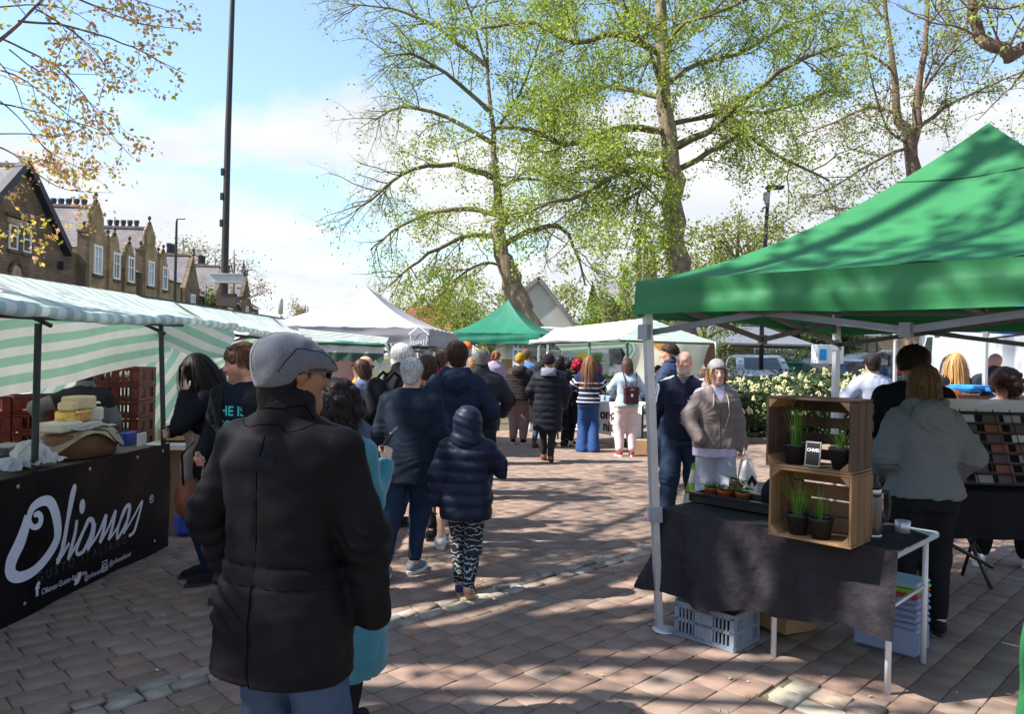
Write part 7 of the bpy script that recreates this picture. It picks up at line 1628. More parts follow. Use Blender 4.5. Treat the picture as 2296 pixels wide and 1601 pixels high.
P.root['label']='woman with brown hair in a pale denim jacket and pale pink trousers'
bp=thing('rucksack','small burgundy leather rucksack with a silver clasp on the denim jacket','rucksack',Vector(P.root.location)+P.root.matrix_basis.to_3x3() @ Vector((.03,-.205,1.03)),P.root.rotation_euler[2]);M_burg=mat('burgundy_leather',(.045,.013,.020),.4,.15,5)
b=MB();b.box((0,0,0),(.25,.11,.29),bev=.025);b.build('pack_body',M_burg,bp,False);b=MB();b.box((0,-.012,.085),(.255,.115,.13),bev=.02);fl=b.build('flap',M_burg,bp,False);b=MB();b.box((0,-.075,.0),(.035,.012,.05),bev=.003);b.build('clasp',M_alu,bp,False);b=MB();b.box((0,-.0725,.095),(.06,.006,.012));b.build('logo_plate',M_alu,fl,False)
for q in (-1,1):b=MB();b.tube([(q*.07,.0,.13),(q*.10,.03,.25),(q*.115,.16,.38)],.011,6);b.build('strap',M_burg,bp,False)
b=MB();b.tube([(-.03,0,.145),(0,0,.20),(.03,0,.145)],.007,6);b.build('handle',M_burg,bp,False)
P=Person('dark-haired brownie seller in black behind the table',1466,15.2,1.52,150,'f',vox=.018,skin=SKM,lean=14,head=(30,-12,0));P.body();P.top(M_blk,'shirt',hem=.8,pad=.028);P.bottom(M_blk);P.shoes(M_shoek,M_soled);P.hair((.02,.014,.012),'pony',.010)
P=Person('tall dark-haired man in a navy quilted jacket, face in profile',1502,9.8,1.83,-62,fine=True,vox=.012,skin=(.52,.27,.19),head=(-20,-2,0),La=(-.14,.26,1.08),Lh=(-1,-.4,-.6),hands=('grip','grip'),Ra=(.22,.2,1.0),facecol=dict(brow=(.03,.02,.015)));P.body();P.top(fab('navy_quilt',(.028,.042,.085),rough=.6,spec=.1),'jacket',hem=.86,pad=.036,arm=.030,quilt=.05,fold=.002,collar='stand',vox=.013);P.bottom(M_denimd);P.shoes(M_shoew,M_sole);P.hair((.035,.02,.016),'short',.016,strands=745,length=.03,low=.0,width=.002)
P=Person('man with a shaved head in a navy tracksuit top with three white sleeve stripes',1535,7.5,1.72,196,fine=True,vox=.0088,skin=(.56,.31,.23),head=(14,2,0),feet=((-.12,-.12,0,14),(.13,.14,0,16)),Ra=(.33,.0,.84),La=(-.27,.06,.80),wide=1.1,hands=('grip','relax'),facecol=dict(brow=(.30,.2,.14),beard=(.50,.42,.37),beard_a=.55,scalp=(.40,.27,.21),scalp_a=.35,lip=(.42,.17,.14)));P.body()
P.top(fab('track_navy',(.014,.017,.033),rough=.8),'tracksuit_top',hem=.845,pad=.026,arm=.022,fold=.006,vox=.010,collar='crew',neck_open=.05);P.bottom(fab('jeans_indigo',(.020,.032,.060)),pad=.028,wide=.014,fold=.007,vox=.011);P.shoes(fab('shoe_olive',(.06,.055,.035)),M_soled)
P.top(mat('tee_grey',(.1,.1,.11),.8),'undershirt',hem=1.30,pad=.012,sleeve=.01,fold=0,arms=False)
def arm_ribbon(P,g,i,out,offs,w=.0095,m=None,t_end=.92):
 """stripe running from the neck over the shoulder and down the sleeve"""
 t=P.bvh(g);a,e,wr=P.sho[i],P.elb[i],P.wri[i];nb=P.neck+np.array([(-1,1)[i]*.085,0,-.02]);path=[nb+(a-nb)*f for f in np.linspace(0,1,6)]+[a+(e-a)*f for f in np.linspace(.1,1,8)]+[e+(wr-e)*f for f in np.linspace(.1,t_end,8)]
 for of in offs:
  V,Fc=[],[]
  for k,p in enumerate(path):
   d=path[min(k+1,len(path)-1)]-path[max(k-1,0)];d /= np.linalg.norm(d);o_=np.array([(-1,1)[i]*.72,.7,.0]) if k > 6 else np.array([(-1,1)[i]*.5*k/6,.55,1.0]);o_=o_-d*(o_ @ d);o_ /= np.linalg.norm(o_);sd=np.cross(d,o_);row=[]
   for q in (of-w,of+w):
    h=t.ray_cast(Vector((p+sd*q+o_*.2)*P.sc),Vector(-o_))
    row.append(h[0]+Vector(o_)*.003 if h[0] is not None else None)
   if None not in row:V += row
  for k in range(len(V) // 2-1):Fc.append((2*k,2*k+1,2*k+3,2*k+2))
  b=MB();b.add(V,Fc,smooth=True);b.build('sleeve_stripe',m or M_whitep,P.parts[g],False)
for i in range(2):arm_ribbon(P,'tracksuit_top',i,None,(-.030,0,.030))
for an,ll in ((0,.034),(52,.030),(-52,.030)):
 a=R(an);V=[];
 for t in np.linspace(0,2*np.pi,14,endpoint=False):u_,v_=.013*math.sin(t),.5*ll*(1-math.cos(t))*(1+.0*t);V.append((u_*math.cos(a)+v_*math.sin(a),v_*math.cos(a)-u_*math.sin(a)))
 P.decal('tracksuit_top',V,[list(range(14))],(-.085,.05,1.262),(-1,0,0),(0,0,1),M_whitep,'emblem')
for k in range(3):V,Fc=stroke([(-.03,.006+.007*k),(.03,.006+.007*k)],.003,res=1);P.decal('tracksuit_top',V,Fc,(-.085,.05,1.262),(-1,0,0),(0,0,1),MATS['cloth_navy'],'emblem_bar',off=.0045)
V,Fc=text_mesh('adidas',.032,align='CENTER',bold=.0012);P.decal('tracksuit_top',V,Fc,(-.085,.05,1.232),(-1,0,0),(0,0,1),M_whitep,'emblem_lettering')
P.line_on('tracksuit_top',[(0,.3,1.40),(0,.3,.86)],.0022,mat('zip_dark',(.05,.05,.06),.4),'zip')
cb_=thing('carrier_bag','white and green carrier bag held by the man in the tracksuit top','carrier bag',gnd(1560,1205));q=at(1562,1085,7.4)
sheet('bag_body',lambda u,v:(q.x+(.11-.05*(1-v) ** 2)*np.cos(u*6.283)*(1+.15*np.sin(u*19+v*5)),q.y+.07*np.sin(u*6.283)*(1+.2*np.sin(u*13)),q.z+.22-.42*v+.01*np.sin(u*20)),36,16,stripe_mat('carrier_green',(.30,.62,.08),(.72,.74,.72),.55,.42,.4,axis='Y',offset=.1),cb_,lambda u,v:(u,v));b=MB();b.tube([(q.x-.05,q.y,q.z+.2),(q.x-.02,q.y,q.z+.36),(q.x+.03,q.y,q.z+.2)],.006,5);b.build('handle',M_whitep,cb_)
P=Person('person in a light blue denim jacket bending behind the tracksuit top',1566,9.4,1.52,40,'f',vox=.016,lean=16,skin=SKL);P.body();P.top(fab('light_denim',(.24,.36,.52)),'jacket',hem=.8,pad=.034,fold=.006);P.bottom(fab('beige_trs',(.3,.24,.19)));P.shoes(M_shoew,M_sole);P.hair((.12,.07,.04),'bob',.012)
P=Person('blonde woman in a grey beanie, taupe hoodie and pale grey joggers',1607,7.15,1.625,176,'f',fine=True,vox=.0095,skin=(.62,.37,.30),head=(2,-2,0),Ra=(.215,.17,.955),Rh=(1,-.5,-.1),La=(-.265,.07,.80),hands=('grip','none'),feet=((-.09,.06,0,8),(.09,-.08,0,8)),wide=1.06,facecol=dict(brow=(.22,.12,.07),lip=(.50,.17,.16)));P.body()
P.top(fab('tee_lilac',(.55,.50,.68)),'tee',hem=.775,pad=.030,sleeve=.3,fold=.004,flare=.016);M_taupe=fab('hoodie_taupe',(.215,.175,.165),rough=.95);P.top(M_taupe,'hoodie',hem=.86,pad=.044,arm=.034,fold=.006,vox=.010,neck_open=.115,collar='hood');P.top(fab('sherpa',(.48,.42,.36),rough=1,bump=1.0,bscale=90,bdist=.006),'hood_lining',hem=1.395,pad=.0,sleeve=.01,fold=.008,collar='fur',neck_open=.14,arms=False)
P.line_on('hoodie',[(0,.3,1.34),(0,.3,.87)],.003,mat('zip_dark',()),'zip');M_cord=fab('cord_cream',(.55,.48,.40))
P.line_on('hoodie',[(-.065,.3,1.40),(-.085,.3,1.22),(-.055,.3,1.08)],.005,M_cord,'drawcord',off=.006);P.line_on('hoodie',[(.065,.3,1.40),(.08,.3,1.27)],.005,M_cord,'drawcord',off=.006)
P.bottom(fab('jogger_grey',(.36,.38,.45)),pad=.026,wide=.016,fold=.007,vox=.011);P.shoes(M_shoew,M_sole);P.hair((.42,.25,.105),'bob',.006,strands=1262,length=.185,seed=7,jit=.3,width=.003);bn_=P.beanie(fab('beanie_grey',(.235,.235,.235),bump=.8),low=.030,top=.018,tilt=-.30);b=MB()
for k in range(3):p=P.W((-.022+.012*k,.121,.052))*P.sc;b.box(p,(.010,.004,.008))
b.build('beanie_label',M_blk,bn_,False)
cb_=thing('carrier_bag','white carrier bag with a black diamond mark held by the woman in the beanie','carrier bag',gnd(1675,1240));q=at(1673,1075,7.05)
sheet('bag_body',lambda u,v:(q.x+(.105-.06*(1-v) ** 2)*np.cos(u*6.283)*(1+.12*np.sin(u*19+v*5)),q.y+.06*np.sin(u*6.283)*(1+.2*np.sin(u*13)),q.z+.18-.36*v+.01*np.sin(u*20)),36,16,mat('carrier_white',(.72,.72,.74),.4,.05,trans=.3),cb_);b=MB();b.tube([(q.x-.04,q.y,q.z+.17),(q.x-.03,q.y,q.z+.30),(q.x+.02,q.y,q.z+.17)],.006,5);b.build('handle',M_whitep,cb_)
b=MB();b.add([(q.x+.03+.05*dx,q.y-.078,q.z-.02+.075*dz_) for dx,dz_ in ((-1,0),(0,1),(1,0),(.5,-.5),(0,.2),(-.5,-.5))],[[0,1,2,3,4,5]]);b.build('printed_mark',M_blk,cb_)
P=Person('man in a black baseball cap and pale blue-grey sweatshirt, back turned',1957,8.9,1.76,-14,vox=.012,skin=SKM,head=(20,-3,0),La=(-.34,.14,.98),Lh=(-1,-.6,0),wide=1.1);P.body();P.top(fab('sweat_bluegrey',(.38,.41,.50)),'sweatshirt',hem=.82,pad=.036,arm=.030,fold=.007,collar='crew');P.bottom(M_denimd);P.shoes(M_shoew,M_sole);P.hair((.015,.012,.010),'short',.006);P.cap(fab('cap_black',(.028,.024,.030)))
P=Person('man with thick dark hair in a black jacket looking to the side',2052,5.45,1.755,20,vox=.011,skin=(.34,.18,.12),head=(42,-10,0),wide=1.12,lean=5,La=(-.25,.15,.9));P.body();P.top(fab('jacket_black',(.012,.011,.012)),'jacket',hem=.72,pad=.036,arm=.030,fold=.006,collar='crew');P.bottom(M_blk);P.shoes(M_shoek,M_soled);P.hair((.025,.016,.011),'short',.026,strands=1262,length=.055,jit=.45,width=.0022,low=-.045)
P=Person('woman with a brown bob in a grey marl hoodie behind the plant table',2078,4.62,1.625,8,'f',vox=.0105,skin=SKL,wide=1.08,head=(14,-8,0),lean=3,La=(-.20,.20,1.0),Ra=(.22,.18,.98),Lh=(-.5,-1,0),Rh=(.7,-1,0));P.body();P.top(fab('grey_marl',(.135,.15,.165),rough=.97,var=.06,scale=60),'hoodie',hem=.88,pad=.050,arm=.038,fold=.009,collar='hood',vox=.0115,flare=.02);P.bottom(M_blk,pad=.04);P.shoes(M_shoek,M_soled);P.hair((.10,.060,.030),'bob',.012,strands=1377,length=.19,seed=11,jit=.14,width=.003)
P=Person('woman with long straight blonde hair in a black top by the white van',2141,9.8,1.80,-8,'f',vox=.014,skin=SKL);P.body();P.top(M_blk,'top',hem=.9,pad=.022,fold=.004);P.bottom(fab('jeans_light',(.25,.36,.5)),pad=.014);P.shoes(M_shoew,M_sole);P.hair((.42,.23,.09),'long',.008,strands=918,length=.50,seed=12,jit=.08,width=.005)
P=Person('stocky man in a navy work jacket with white printing on the back, by the van',2232,10.2,1.82,6,vox=.014,skin=(.56,.30,.22),wide=1.2,La=(-.30,.2,.95),Lh=(-1,-.6,0),facecol=dict(scalp=(.3,.2,.15),scalp_a=.6));P.body();P.top(fab('work_navy',(.03,.036,.055)),'jacket',hem=.78,pad=.040,arm=.034,fold=.006,collar='stand');P.bottom(M_blk);P.shoes(M_shoek,M_soled)
for k in range(2):
 V,Fc=stroke([(-.12+.02*i,.012*math.sin(i*2.1+k)) for i in range(13)],.014,res=2);P.decal('jacket',V,Fc,(0,-.05,1.27-.055*k),(1,0,0),(0,0,1),M_whitep)
P=Person('auburn-haired girl in a red top beside the blue trays',2136,7.4,1.40,-40,'f',vox=.016,skin=SKR);P.body();P.top(fab('red_top',(.42,.10,.07)),'top',hem=.8,pad=.024);P.bottom(M_denim);P.shoes(M_shoew,M_sole);P.hair((.22,.07,.03),'long',.008)
P=Person('woman with frizzy dark brown hair in a denim blue shirt behind the card rack',2256,6.25,1.60,-150,'f',vox=.012,skin=SKM,feet=((-.19,0,0,10),(.17,.05,0,10)),head=(40,-16,0));P.body();P.top(fab('denim_shirt',(.10,.15,.27)),'shirt',hem=.78,pad=.03,fold=.005);P.bottom(M_blk,pad=.03,wide=.03);P.shoes(M_shoew,M_sole);P.hair((.055,.028,.022),'curly',.030,strands=1262,length=.14,seed=14,jit=.6,width=.003)
P=Person('child in a grey cap and pink top beyond the card rack',2214,8.0,1.37,200,'f',vox=.018,skin=SKL);P.body();P.top(fab('pink_top',(.6,.08,.16)),'top',hem=.8,pad=.024);P.bottom(M_denim);P.shoes(M_shoew,M_sole);P.cap(fab('cap_grey',(.14,.13,.17)))
P=Person('person in an orange cap and bright blue jacket under the grey gazebo edge',1045,11.4,1.83,-20,vox=.016,skin=SKL);P.body();P.top(fab('bright_blue',(.03,.14,.50)),'jacket',hem=.8,pad=.036,collar='stand');P.bottom(M_blk);P.shoes(M_shoek,M_soled);P.cap(fab('cap_orange',(.70,.13,.03)))
P=Person('fair-haired child between the navy hoodie and the charcoal jacket',1061,9.9,1.62,0,'f',vox=.018,skin=SKL);P.body();P.top(fab('grey_coat',(.12,.12,.13)),'coat',hem=.6,pad=.03);P.bottom(M_blk);P.shoes(M_shoek,M_soled);P.hair((.30,.18,.09),'bob',.008)
P=Person('child in a dark navy hooded puffer jacket and patterned black leggings, walking away',1052,5.1,1.27,4,vox=.0085,skin=SKL,feet=((-.05,.10,0,4),(.06,-.24,.06,4,48)),La=(-.30,.0,.84),Ra=(.14,.24,1.25),Rh=(.9,-.3,-.8),hands=('relax','none'),wide=1.1);P.body();M_puf=mat('puffer_navy',(.010,.014,.032),.48,.15,8,.25,30,spec=.18,bdist=.006);P.top(M_puf,'puffer_jacket',hem=.72,pad=.055,arm=.044,quilt=.105,fold=.003,vox=.0085,flare=.012);P.hood(M_puf,vox=.008)
M_camo=mat('patterned_legging',(.010,.010,.012),.8,.0,22,col2=(.012,.012,.014))
nt_=M_camo.node_tree;ps_=[n for n in nt_.nodes if n.type == 'BSDF_PRINCIPLED'][0];wv_=nt_.nodes.new('ShaderNodeTexWave');wv_.inputs['Scale'].default_value=9;wv_.inputs['Distortion'].default_value=9;wv_.inputs['Detail'].default_value=3;wv_.inputs['Detail Scale'].default_value=2.5;wv_.bands_direction='Z'
txc=[n for n in nt_.nodes if n.type == 'TEX_COORD'][0];nt_.links.new(txc.outputs['Object'],wv_.inputs['Vector']);crp=nt_.nodes.new('ShaderNodeValToRGB');crp.color_ramp.elements[0].position=.80;crp.color_ramp.elements[1].position=.95;crp.color_ramp.elements[0].color=(.010,.010,.012,1);crp.color_ramp.elements[1].color=(.34,.37,.42,1);nt_.links.new(wv_.outputs['Fac'],crp.inputs[0]);nt_.links.new(crp.outputs[0],ps_.inputs['Base Color'])
P.bottom(M_camo,'leggings',pad=.020,fold=.007,vox=.010);P.shoes(fab('shoe_purple',(.06,.035,.14)),mat('sole_tan',(.42,.28,.18),.7))
bg_=thing('black_bag','small black bag hanging beside the hooded child','bag',gnd(1096,1180));q=at(1097,990,5.6);F=Field((-.09,-.09,-.2),(.09,.09,.2),.012);F.ell((0,0,-.03),(.055,.05,.12),.02);F.cone((.0,0,.05),(.035,0,.12),.02,.012,.02);me=F.mesh('bag');o=link('bag_body',me,M_blk,bg_,False);bg_.location=q;b=MB();b.tube([(0,0,.09),(-.03,0,.16),(-.06,0,.10)],.006,5);b.build('strap',M_blk,bg_,False)
P=Person('far pedestrian in light jeans on the opposite pavement',411,52,1.72,80,vox=.03,skin=SKL,z0=.09);P.body();P.top(M_blk,'jacket',hem=.8,pad=.03);P.bottom(fab('jeans_light',()));P.shoes(M_shoew,M_sole)
P=Person('far pedestrian in dark clothes on the opposite pavement',432,51,1.70,-80,vox=.03,skin=SKL,z0=.09);P.body();P.top(M_navy,'jacket',hem=.8,pad=.03);P.bottom(M_denimd);P.shoes(M_shoek,M_soled)
# ================================================================ PLANT STALL (right)
def bxo(name,c,size,m,lab=None,cat=None,parent=None,rz=0.0,bev=.0,group=None):
 b=MB();b.box(c,size,rz=rz,bev=bev);o=b.build(name,m,parent)
 return tag(o,lab,cat,group) if lab else o
def fr(o,a,b_,z):return Vector(o)+E1*a+E2*b_+Vector((0,0,z))
RZ1=math.atan2(E1.y,E1.x)
M_cloth=mat('tablecloth_black',(.026,.023,.028),.75,.2,8,.8,7,spec=.12,bdist=.05)
M_tabtop=mat('folding_table_grey',(.42,.46,.50),.45,.08)
TF=Vector((1.88,3.66,0));TL,TW,TZ=1.32,.68,.72
pt=thing('folding_table','pale folding table under a black cloth at the plant stall','table',TF)
b=MB();b.box(fr(TF,-TL/2,TW/2,TZ-.02),(TL,TW,.04),rz=RZ1,bev=.01);b.build('table_top',M_tabtop,pt)
for a,c in ((-.05,.06),(-.66,.10),(-1.25,.06),(-.05,TW-.06),(-1.25,TW-.06)):
 b=MB();b.tube([fr(TF,a,c,0),fr(TF,a,c,TZ-.04)],.015,10);b.build('leg',M_wpole,pt)
for z in (.42,.66):b=MB();b.tube([fr(TF,-.05,.06,z),fr(TF,-.05,TW-.06,z)],.011,8);b.build('brace',M_alu,pt)
tc_=thing('tablecloth','creased black cloth draped over the folding table','tablecloth',TF)
def cl_top(u,v):p0=fr(TF,.012,-.012,TZ+.004);a=-(TL+.03)*u;c=(TW+.02)*v*(1-.30*np.clip(1-u*5,0,1));return p0.x+E1.x*a+E2.x*c,p0.y+E1.y*a+E2.y*c,p0.z+.003*snoise(u*3,v*2,0,4,1)
sheet('cloth_top',cl_top,40,16,M_cloth,tc_)
def cl_drop(u,v):
 s_=u*(TL+TW*.8);fr_=np.clip(s_/TL,0,1);sd=np.clip(s_-TL,0,9);corner=np.exp(-((s_-TL)/.16) ** 2)
 fold=(.034*np.sin(s_*15+1.3*np.sin(s_*4))+.024*np.sin(s_*7.3+v*1.5)+.012*np.sin(s_*31+2*v)+.03*np.abs(np.mod(s_*3.1+v*.9,1)-.5)-.012*np.abs(np.mod(s_*5.7-v*1.4,1)-.5))*v*(.75+.8*np.clip(fr_*1.2-.3,0,1));out_=.014+.05*v*(.3+.7*fr_)+fold+.07*corner*v
 hem=.30-.10*fr_+.03*np.sin(s_*6)+.10*np.clip(sd,0,1)+.05*np.exp(-((s_-.75)/.14) ** 2);z=TZ+.004+(hem-TZ)*v
 a=.012-np.minimum(s_,TL)-np.where(s_ > TL,out_,out_*corner);c=-.012+sd-np.where(s_ <= TL,out_,out_*corner)
 return TF.x+E1.x*a+E2.x*c,TF.y+E1.y*a+E2.y*c,z+.02*np.sin(v*9+s_*8)*v*(1-v)
sheet('cloth_drop',cl_drop,130,34,M_cloth,tc_)
M_woodl=mat('crate_pine',(.145,.080,.036),.75,.3,5,.4,40,stretch=(1,1,.15),objrand=.15,col2=(.22,.13,.064));M_woodd=mat('crate_stained',(.032,.017,.012),.65,.35,5,.4,40,stretch=(1,1,.2),objrand=.2,col2=(.065,.036,.024))
def wood_crate(lab,o,w,d,h,m,me_,z0,gap=.018):
 t=thing('wooden_crate',lab,'crate',fr(o,w/2,d/2,z0));T_=.012
 for i in range(3):
  dd=d/3;
  for z in (T_/2,h-T_/2):bxo('board',fr(o,w/2,dd*(i+.5),z0+z),(w,dd-.006,T_),m if z > .1 else me_,parent=t,rz=RZ1,bev=.002)
  for a in (T_/2+.0005,w-T_/2-.0005):bxo('board',fr(o,a,dd*(i+.5),z0+h/2),(T_,dd-.008,h-2*T_-.002),m,parent=t,rz=RZ1,bev=.002)
 n=4;hh=(h-.02)/n
 for i in range(n):bxo('slat',fr(o,w/2,d+T_/2+.001,z0+.01+hh*(i+.5)),(w,T_,hh-gap),m,parent=t,rz=RZ1,bev=.002)
 for a,sa in ((T_+.001,1),(w-T_-.001,-1)):
  for z,sz in ((T_+.001,1),(h-T_-.001,-1)):
   b=MB();P=[fr(o,a,.003,z0+z),fr(o,a+sa*.045,.003,z0+z),fr(o,a,.003,z0+z+sz*.045)];b.extrude(P,E2*(d*.96));b.build('corner_post',me_,t)
 return t
CO=Vector((1.345,3.93,0));cw,cd_,ch=.42,.27,.355;z1=TZ+.009
wood_crate('pale pine crate on its side holding pots of chives, under the dark crate',CO,cw,cd_,ch,M_woodl,M_woodl,z1,.010)
wood_crate('dark stained wooden crate on its side with a chalkboard inside, top of the two crates',CO+E1*-.022+E2*.0,cw+.015,cd_+.01,ch+.005,M_woodd,M_woodl,z1+ch+.002,.030)
M_pot=mat('pot_black',(.014,.014,.015),.5,.15);M_soil2=mat('soil',());M_terra=mat('pot_terracotta',(.36,.115,.055),.7,.15,8);M_chive=mat('chive_green',(.10,.24,.03),.5,.3,10,trans=.25)
def pot(lab,p,r_,h,m,leaves,hl,thin=.0022,spread=.5,cat='potted plant',broad=False,tilt=0.0,grp=None):
 t=thing('potted_plant',lab,cat,p,group=grp);b=MB();b.lathe([(r_*.72,0),(r_*.98,h*.86),(r_*1.06,h*.87),(r_*1.06,h),(r_*.95,h),(r_*.93,h*.9),(0,h*.9)],22,(0,0,0));b.build('pot',m,t,False)
 b=MB();b.lathe([(0,h*.905),(r_*.9,h*.905)],18,(0,0,0));b.build('soil',M_soil2,t,False);b=MB();rg=random.Random(int(p[0]*991)+leaves)
 for k in range(leaves):
  a=rg.uniform(0,6.28);q=rg.uniform(0,r_*.55);x,y=q*math.cos(a),q*math.sin(a);L_=hl*rg.uniform(.5,1.1);sp_=spread*rg.uniform(.1,1.0);ca,sa=math.cos(a),math.sin(a)
  if broad:
   cx_,cy_,cz_=x+ca*sp_*.08,y+sa*sp_*.08,h+rg.uniform(.0,hl);w2=rg.uniform(.012,.024);nx,ny=-sa*w2,ca*w2;b.add([(cx_-ca*w2,cy_-sa*w2,cz_-.004),(cx_+nx,cy_+ny,cz_+.004),(cx_+ca*w2*1.2,cy_+sa*w2*1.2,cz_-.006),(cx_-nx,cy_-ny,cz_+.004)],[[0,1,2,3]])
  else:
   pts=[];
   for f in np.linspace(0,1,5):pts.append((x+ca*sp_*L_*f ** 1.8,y+sa*sp_*L_*f ** 1.8,h*.9+L_*(f-.35*sp_*f*f)))
   V,Fc=[],[]
   for i,pp in enumerate(pts):w2=thin*(1-.75*i/4);V += [(pp[0]-sa*w2,pp[1]+ca*w2,pp[2]),(pp[0]+sa*w2,pp[1]-ca*w2,pp[2])]
   for i in range(4):Fc.append((2*i,2*i+1,2*i+3,2*i+2))
   b.add(V,Fc,smooth=True)
 o=b.build('leaves',M_chive,t,False);o['kind']='stuff'
 if tilt:t.rotation_euler=(0,tilt,0)
 return t
zb=z1+.013;zt_=z1+ch+.016
pot('pot of tall chives left in the dark crate beside the chalkboard',fr(CO,.098,.09,zt_),.060,.105,M_pot,46,.24,spread=.35);pot('pot of arching fine chives right in the dark crate',fr(CO,.335,.09,zt_),.060,.105,M_pot,90,.15,.0012,spread=1.0)
pot('pot of long arching chives in the pine crate',fr(CO,.125,.08,zb),.058,.105,M_pot,80,.24,spread=.85);pot('pot of short fine chives in the pine crate',fr(CO,.245,.075,zb),.060,.105,M_pot,60,.17,.0014,spread=.4)
cbd=thing('chalkboard_sign','small framed chalkboard reading CHIVES in the dark crate','sign',fr(CO,.212,.03,zt_));Mt=Matrix.Rotation(RZ1,3,'Z') @ Matrix.Rotation(R(-9),3,'X');c0=fr(CO,.212,.04,zt_+.065)
b=MB();b.box(c0,(.078,.008,.125),M=Mt);b.build('frame',mat('frame_grey',(.22,.21,.2),.8,.3,40),cbd);c1_=c0+Mt @ Vector((0,-.0045,0));b=MB();b.box(c1_,(.064,.003,.110),M=Mt);bdo=b.build('slate',mat('chalk_slate',(.012,.012,.014),.8),cbd)
flat_text('chalk_lettering','CHIVES',.022,c1_+Mt @ Vector((-.0305,-.002,.012)),Mt @ Vector((1,0,0)),Mt @ Vector((0,0,1)),mat('chalk_white',(.75,.75,.72),.9),bdo,off=.0006,bold=.0006,space=.86)
for s_ in (-1,1):b=MB();b.bar(c0+Mt @ Vector((s_*.0355,.004,-.062)),c0+Mt @ Vector((s_*.0355,.05,-.066)),.006);b.build('stand_leg',M_woodd,cbd)
th=thing('vacuum_flask','dark steel vacuum flask with a black handle on the plant table','flask',fr(TF,-.20,.22,TZ+.008));M_steel=mat('steel_dark',(.10,.09,.09),.28,.15,8,metallic=.75);b=MB();b.lathe([(.050,0),(.052,.012),(.052,.20),(.046,.222)],26);b.build('flask_body',M_steel,th,False)
b=MB();b.lathe([(.047,.222),(.048,.245),(.045,.247)],24);b.build('collar',M_alu,th,False);b=MB();b.lathe([(.044,.247),(.042,.275),(.030,.285),(.029,.315),(.022,.322),(0,.322)],22);b.build('stopper',M_pot,th,False);b=MB();b.lathe([(.053,.0),(.0535,.014)],24);b.build('base_ring',M_alu,th,False);b=MB();b.tube([(.046,0,.235),(.085,0,.23),(.092,0,.17),(.088,0,.09),(.052,0,.07)],.011,8);b.build('handle',M_pot,th,False)
b=MB();b.lathe([(.036,0),(.039,.065),(.036,.065),(.034,.005),(0,.005)],22,(0,0,0));o=b.build('steel_cup',M_alu);o.location=fr(TF,-.12,.46,TZ+.002);tag(o,'small shiny steel cup behind the vacuum flask','cup')
tr_=thing('seed_tray','long black plastic seed tray at the back corner of the plant table','tray',fr(TF,-1.05,.42,TZ+.008));oc=fr(TF,-1.02,.40,TZ+.018)
b=MB();b.box(oc,(.56,.24,.008),rz=RZ1);b.build('tray_base',M_pot,tr_)
for da,dc,sa,sc_ in ((0,-.12,.60,.012),(0,.12,.60,.012),(-.29,0,.012,.26),(.29,0,.012,.26)):bxo('tray_side',oc+E1*da+E2*dc+Vector((0,0,.026)),(sa,sc_,.052),M_pot,parent=tr_,rz=RZ1)
for da,dc,sa,sc_ in ((0,-.128,.64,.03),(0,.128,.64,.03)):bxo('tray_rim',oc+E1*da+E2*dc+Vector((0,0,.056)),(sa,sc_,.008),mat('pot_black_sheen',(.03,.03,.034),.35),parent=tr_,rz=RZ1)
for k,(a,c,z,l_) in enumerate(((-.20,-.03,.0,'terracotta seedling pot at the far left of the seed tray'),(-.09,-.06,.0,'bright orange seedling pot in the middle of the seed tray'),(.02,-.04,.0,'terracotta seedling pot at the right of the three in the seed tray'),(-.10,.06,.035,'tilted seedling pot lying behind the others in the seed tray'))):
 pot(l_,oc+E1*a+E2*c+Vector((0,0,.008+z)),.045,.082,M_terra if k != 1 else mat('pot_orange',(.50,.10,.03),.6),26,.03,cat='potted plant',broad=True,tilt=.3 if k == 3 else 0)
pb=thing('dark_backpack','dark backpack with purple straps slumped at the back of the plant table','backpack',fr(TF,-.78,.55,TZ));F=Field((-.2,-.16,-.02),(.2,.16,.3),.016);F.ell((0,0,.10),(.15,.10,.13),.02);F.cone((-.02,.0,.12),(.05,.02,.24),.06,.04,.05);o=link('pack_body',F.mesh('pack'),M_blk,pb,False);pb.location=fr(TF,-.80,.52,TZ);b=MB();b.tube([(-.12,-.1,.04),(-.06,-.12,.12),(.0,-.09,.22)],.008,5);b.build('strap',mat('strap_lilac',(.35,.32,.55),.7),pb,False)
def slot_crate(name,lab,c,size,rz,m,rows=2,n=9,grp=None,wall=.012,panel=.35,cat='crate'):
 t=thing(name,lab,cat,c,rz,grp);w,d,h=size;bxo('base',(0,0,.012),(w-.01,d-.01,.02),m,parent=t);t.children if False else None
 KX=[q for q in COL.objects if q.parent == t]
 for q in KX:q.matrix_parent_inverse=Matrix.Identity(4)
 for (cx_,cy_,ln_,ax) in ((0,-d/2,w,0),(0,d/2,w,0),(-w/2,0,d,1),(w/2,0,d,1)):
  b=MB();sz=lambda a,z:(a,wall,z) if ax == 0 else (wall*.98,a,z)
  pos=lambda a,z:(cx_+(a if ax == 0 else 0),cy_+(a if ax == 1 else 0),z)
  for z,hh in ((.014,.026),(h-.016,.03)):b.box(pos(0,z),sz(ln_-.001*ax,hh))
  for r_ in range(1,rows):b.box(pos(0,h*r_/rows),sz(ln_-.004,.018))
  k=max(4,int(n*ln_/w))
  for i in range(k+1):
   a=-ln_/2+ln_*i/k;wide_=ln_/k*(.95 if (i in (0,k)) or (abs(i-k/2) < k*panel/2) else .32);a=max(-ln_/2+wide_/2,min(ln_/2-wide_/2,a));b.box(pos(a,h/2),sz(wide_,h-.03) if ax == 0 else (wall*.8,wide_,h-.03))
  o=b.build('side_panel',m,t,False)
 return t
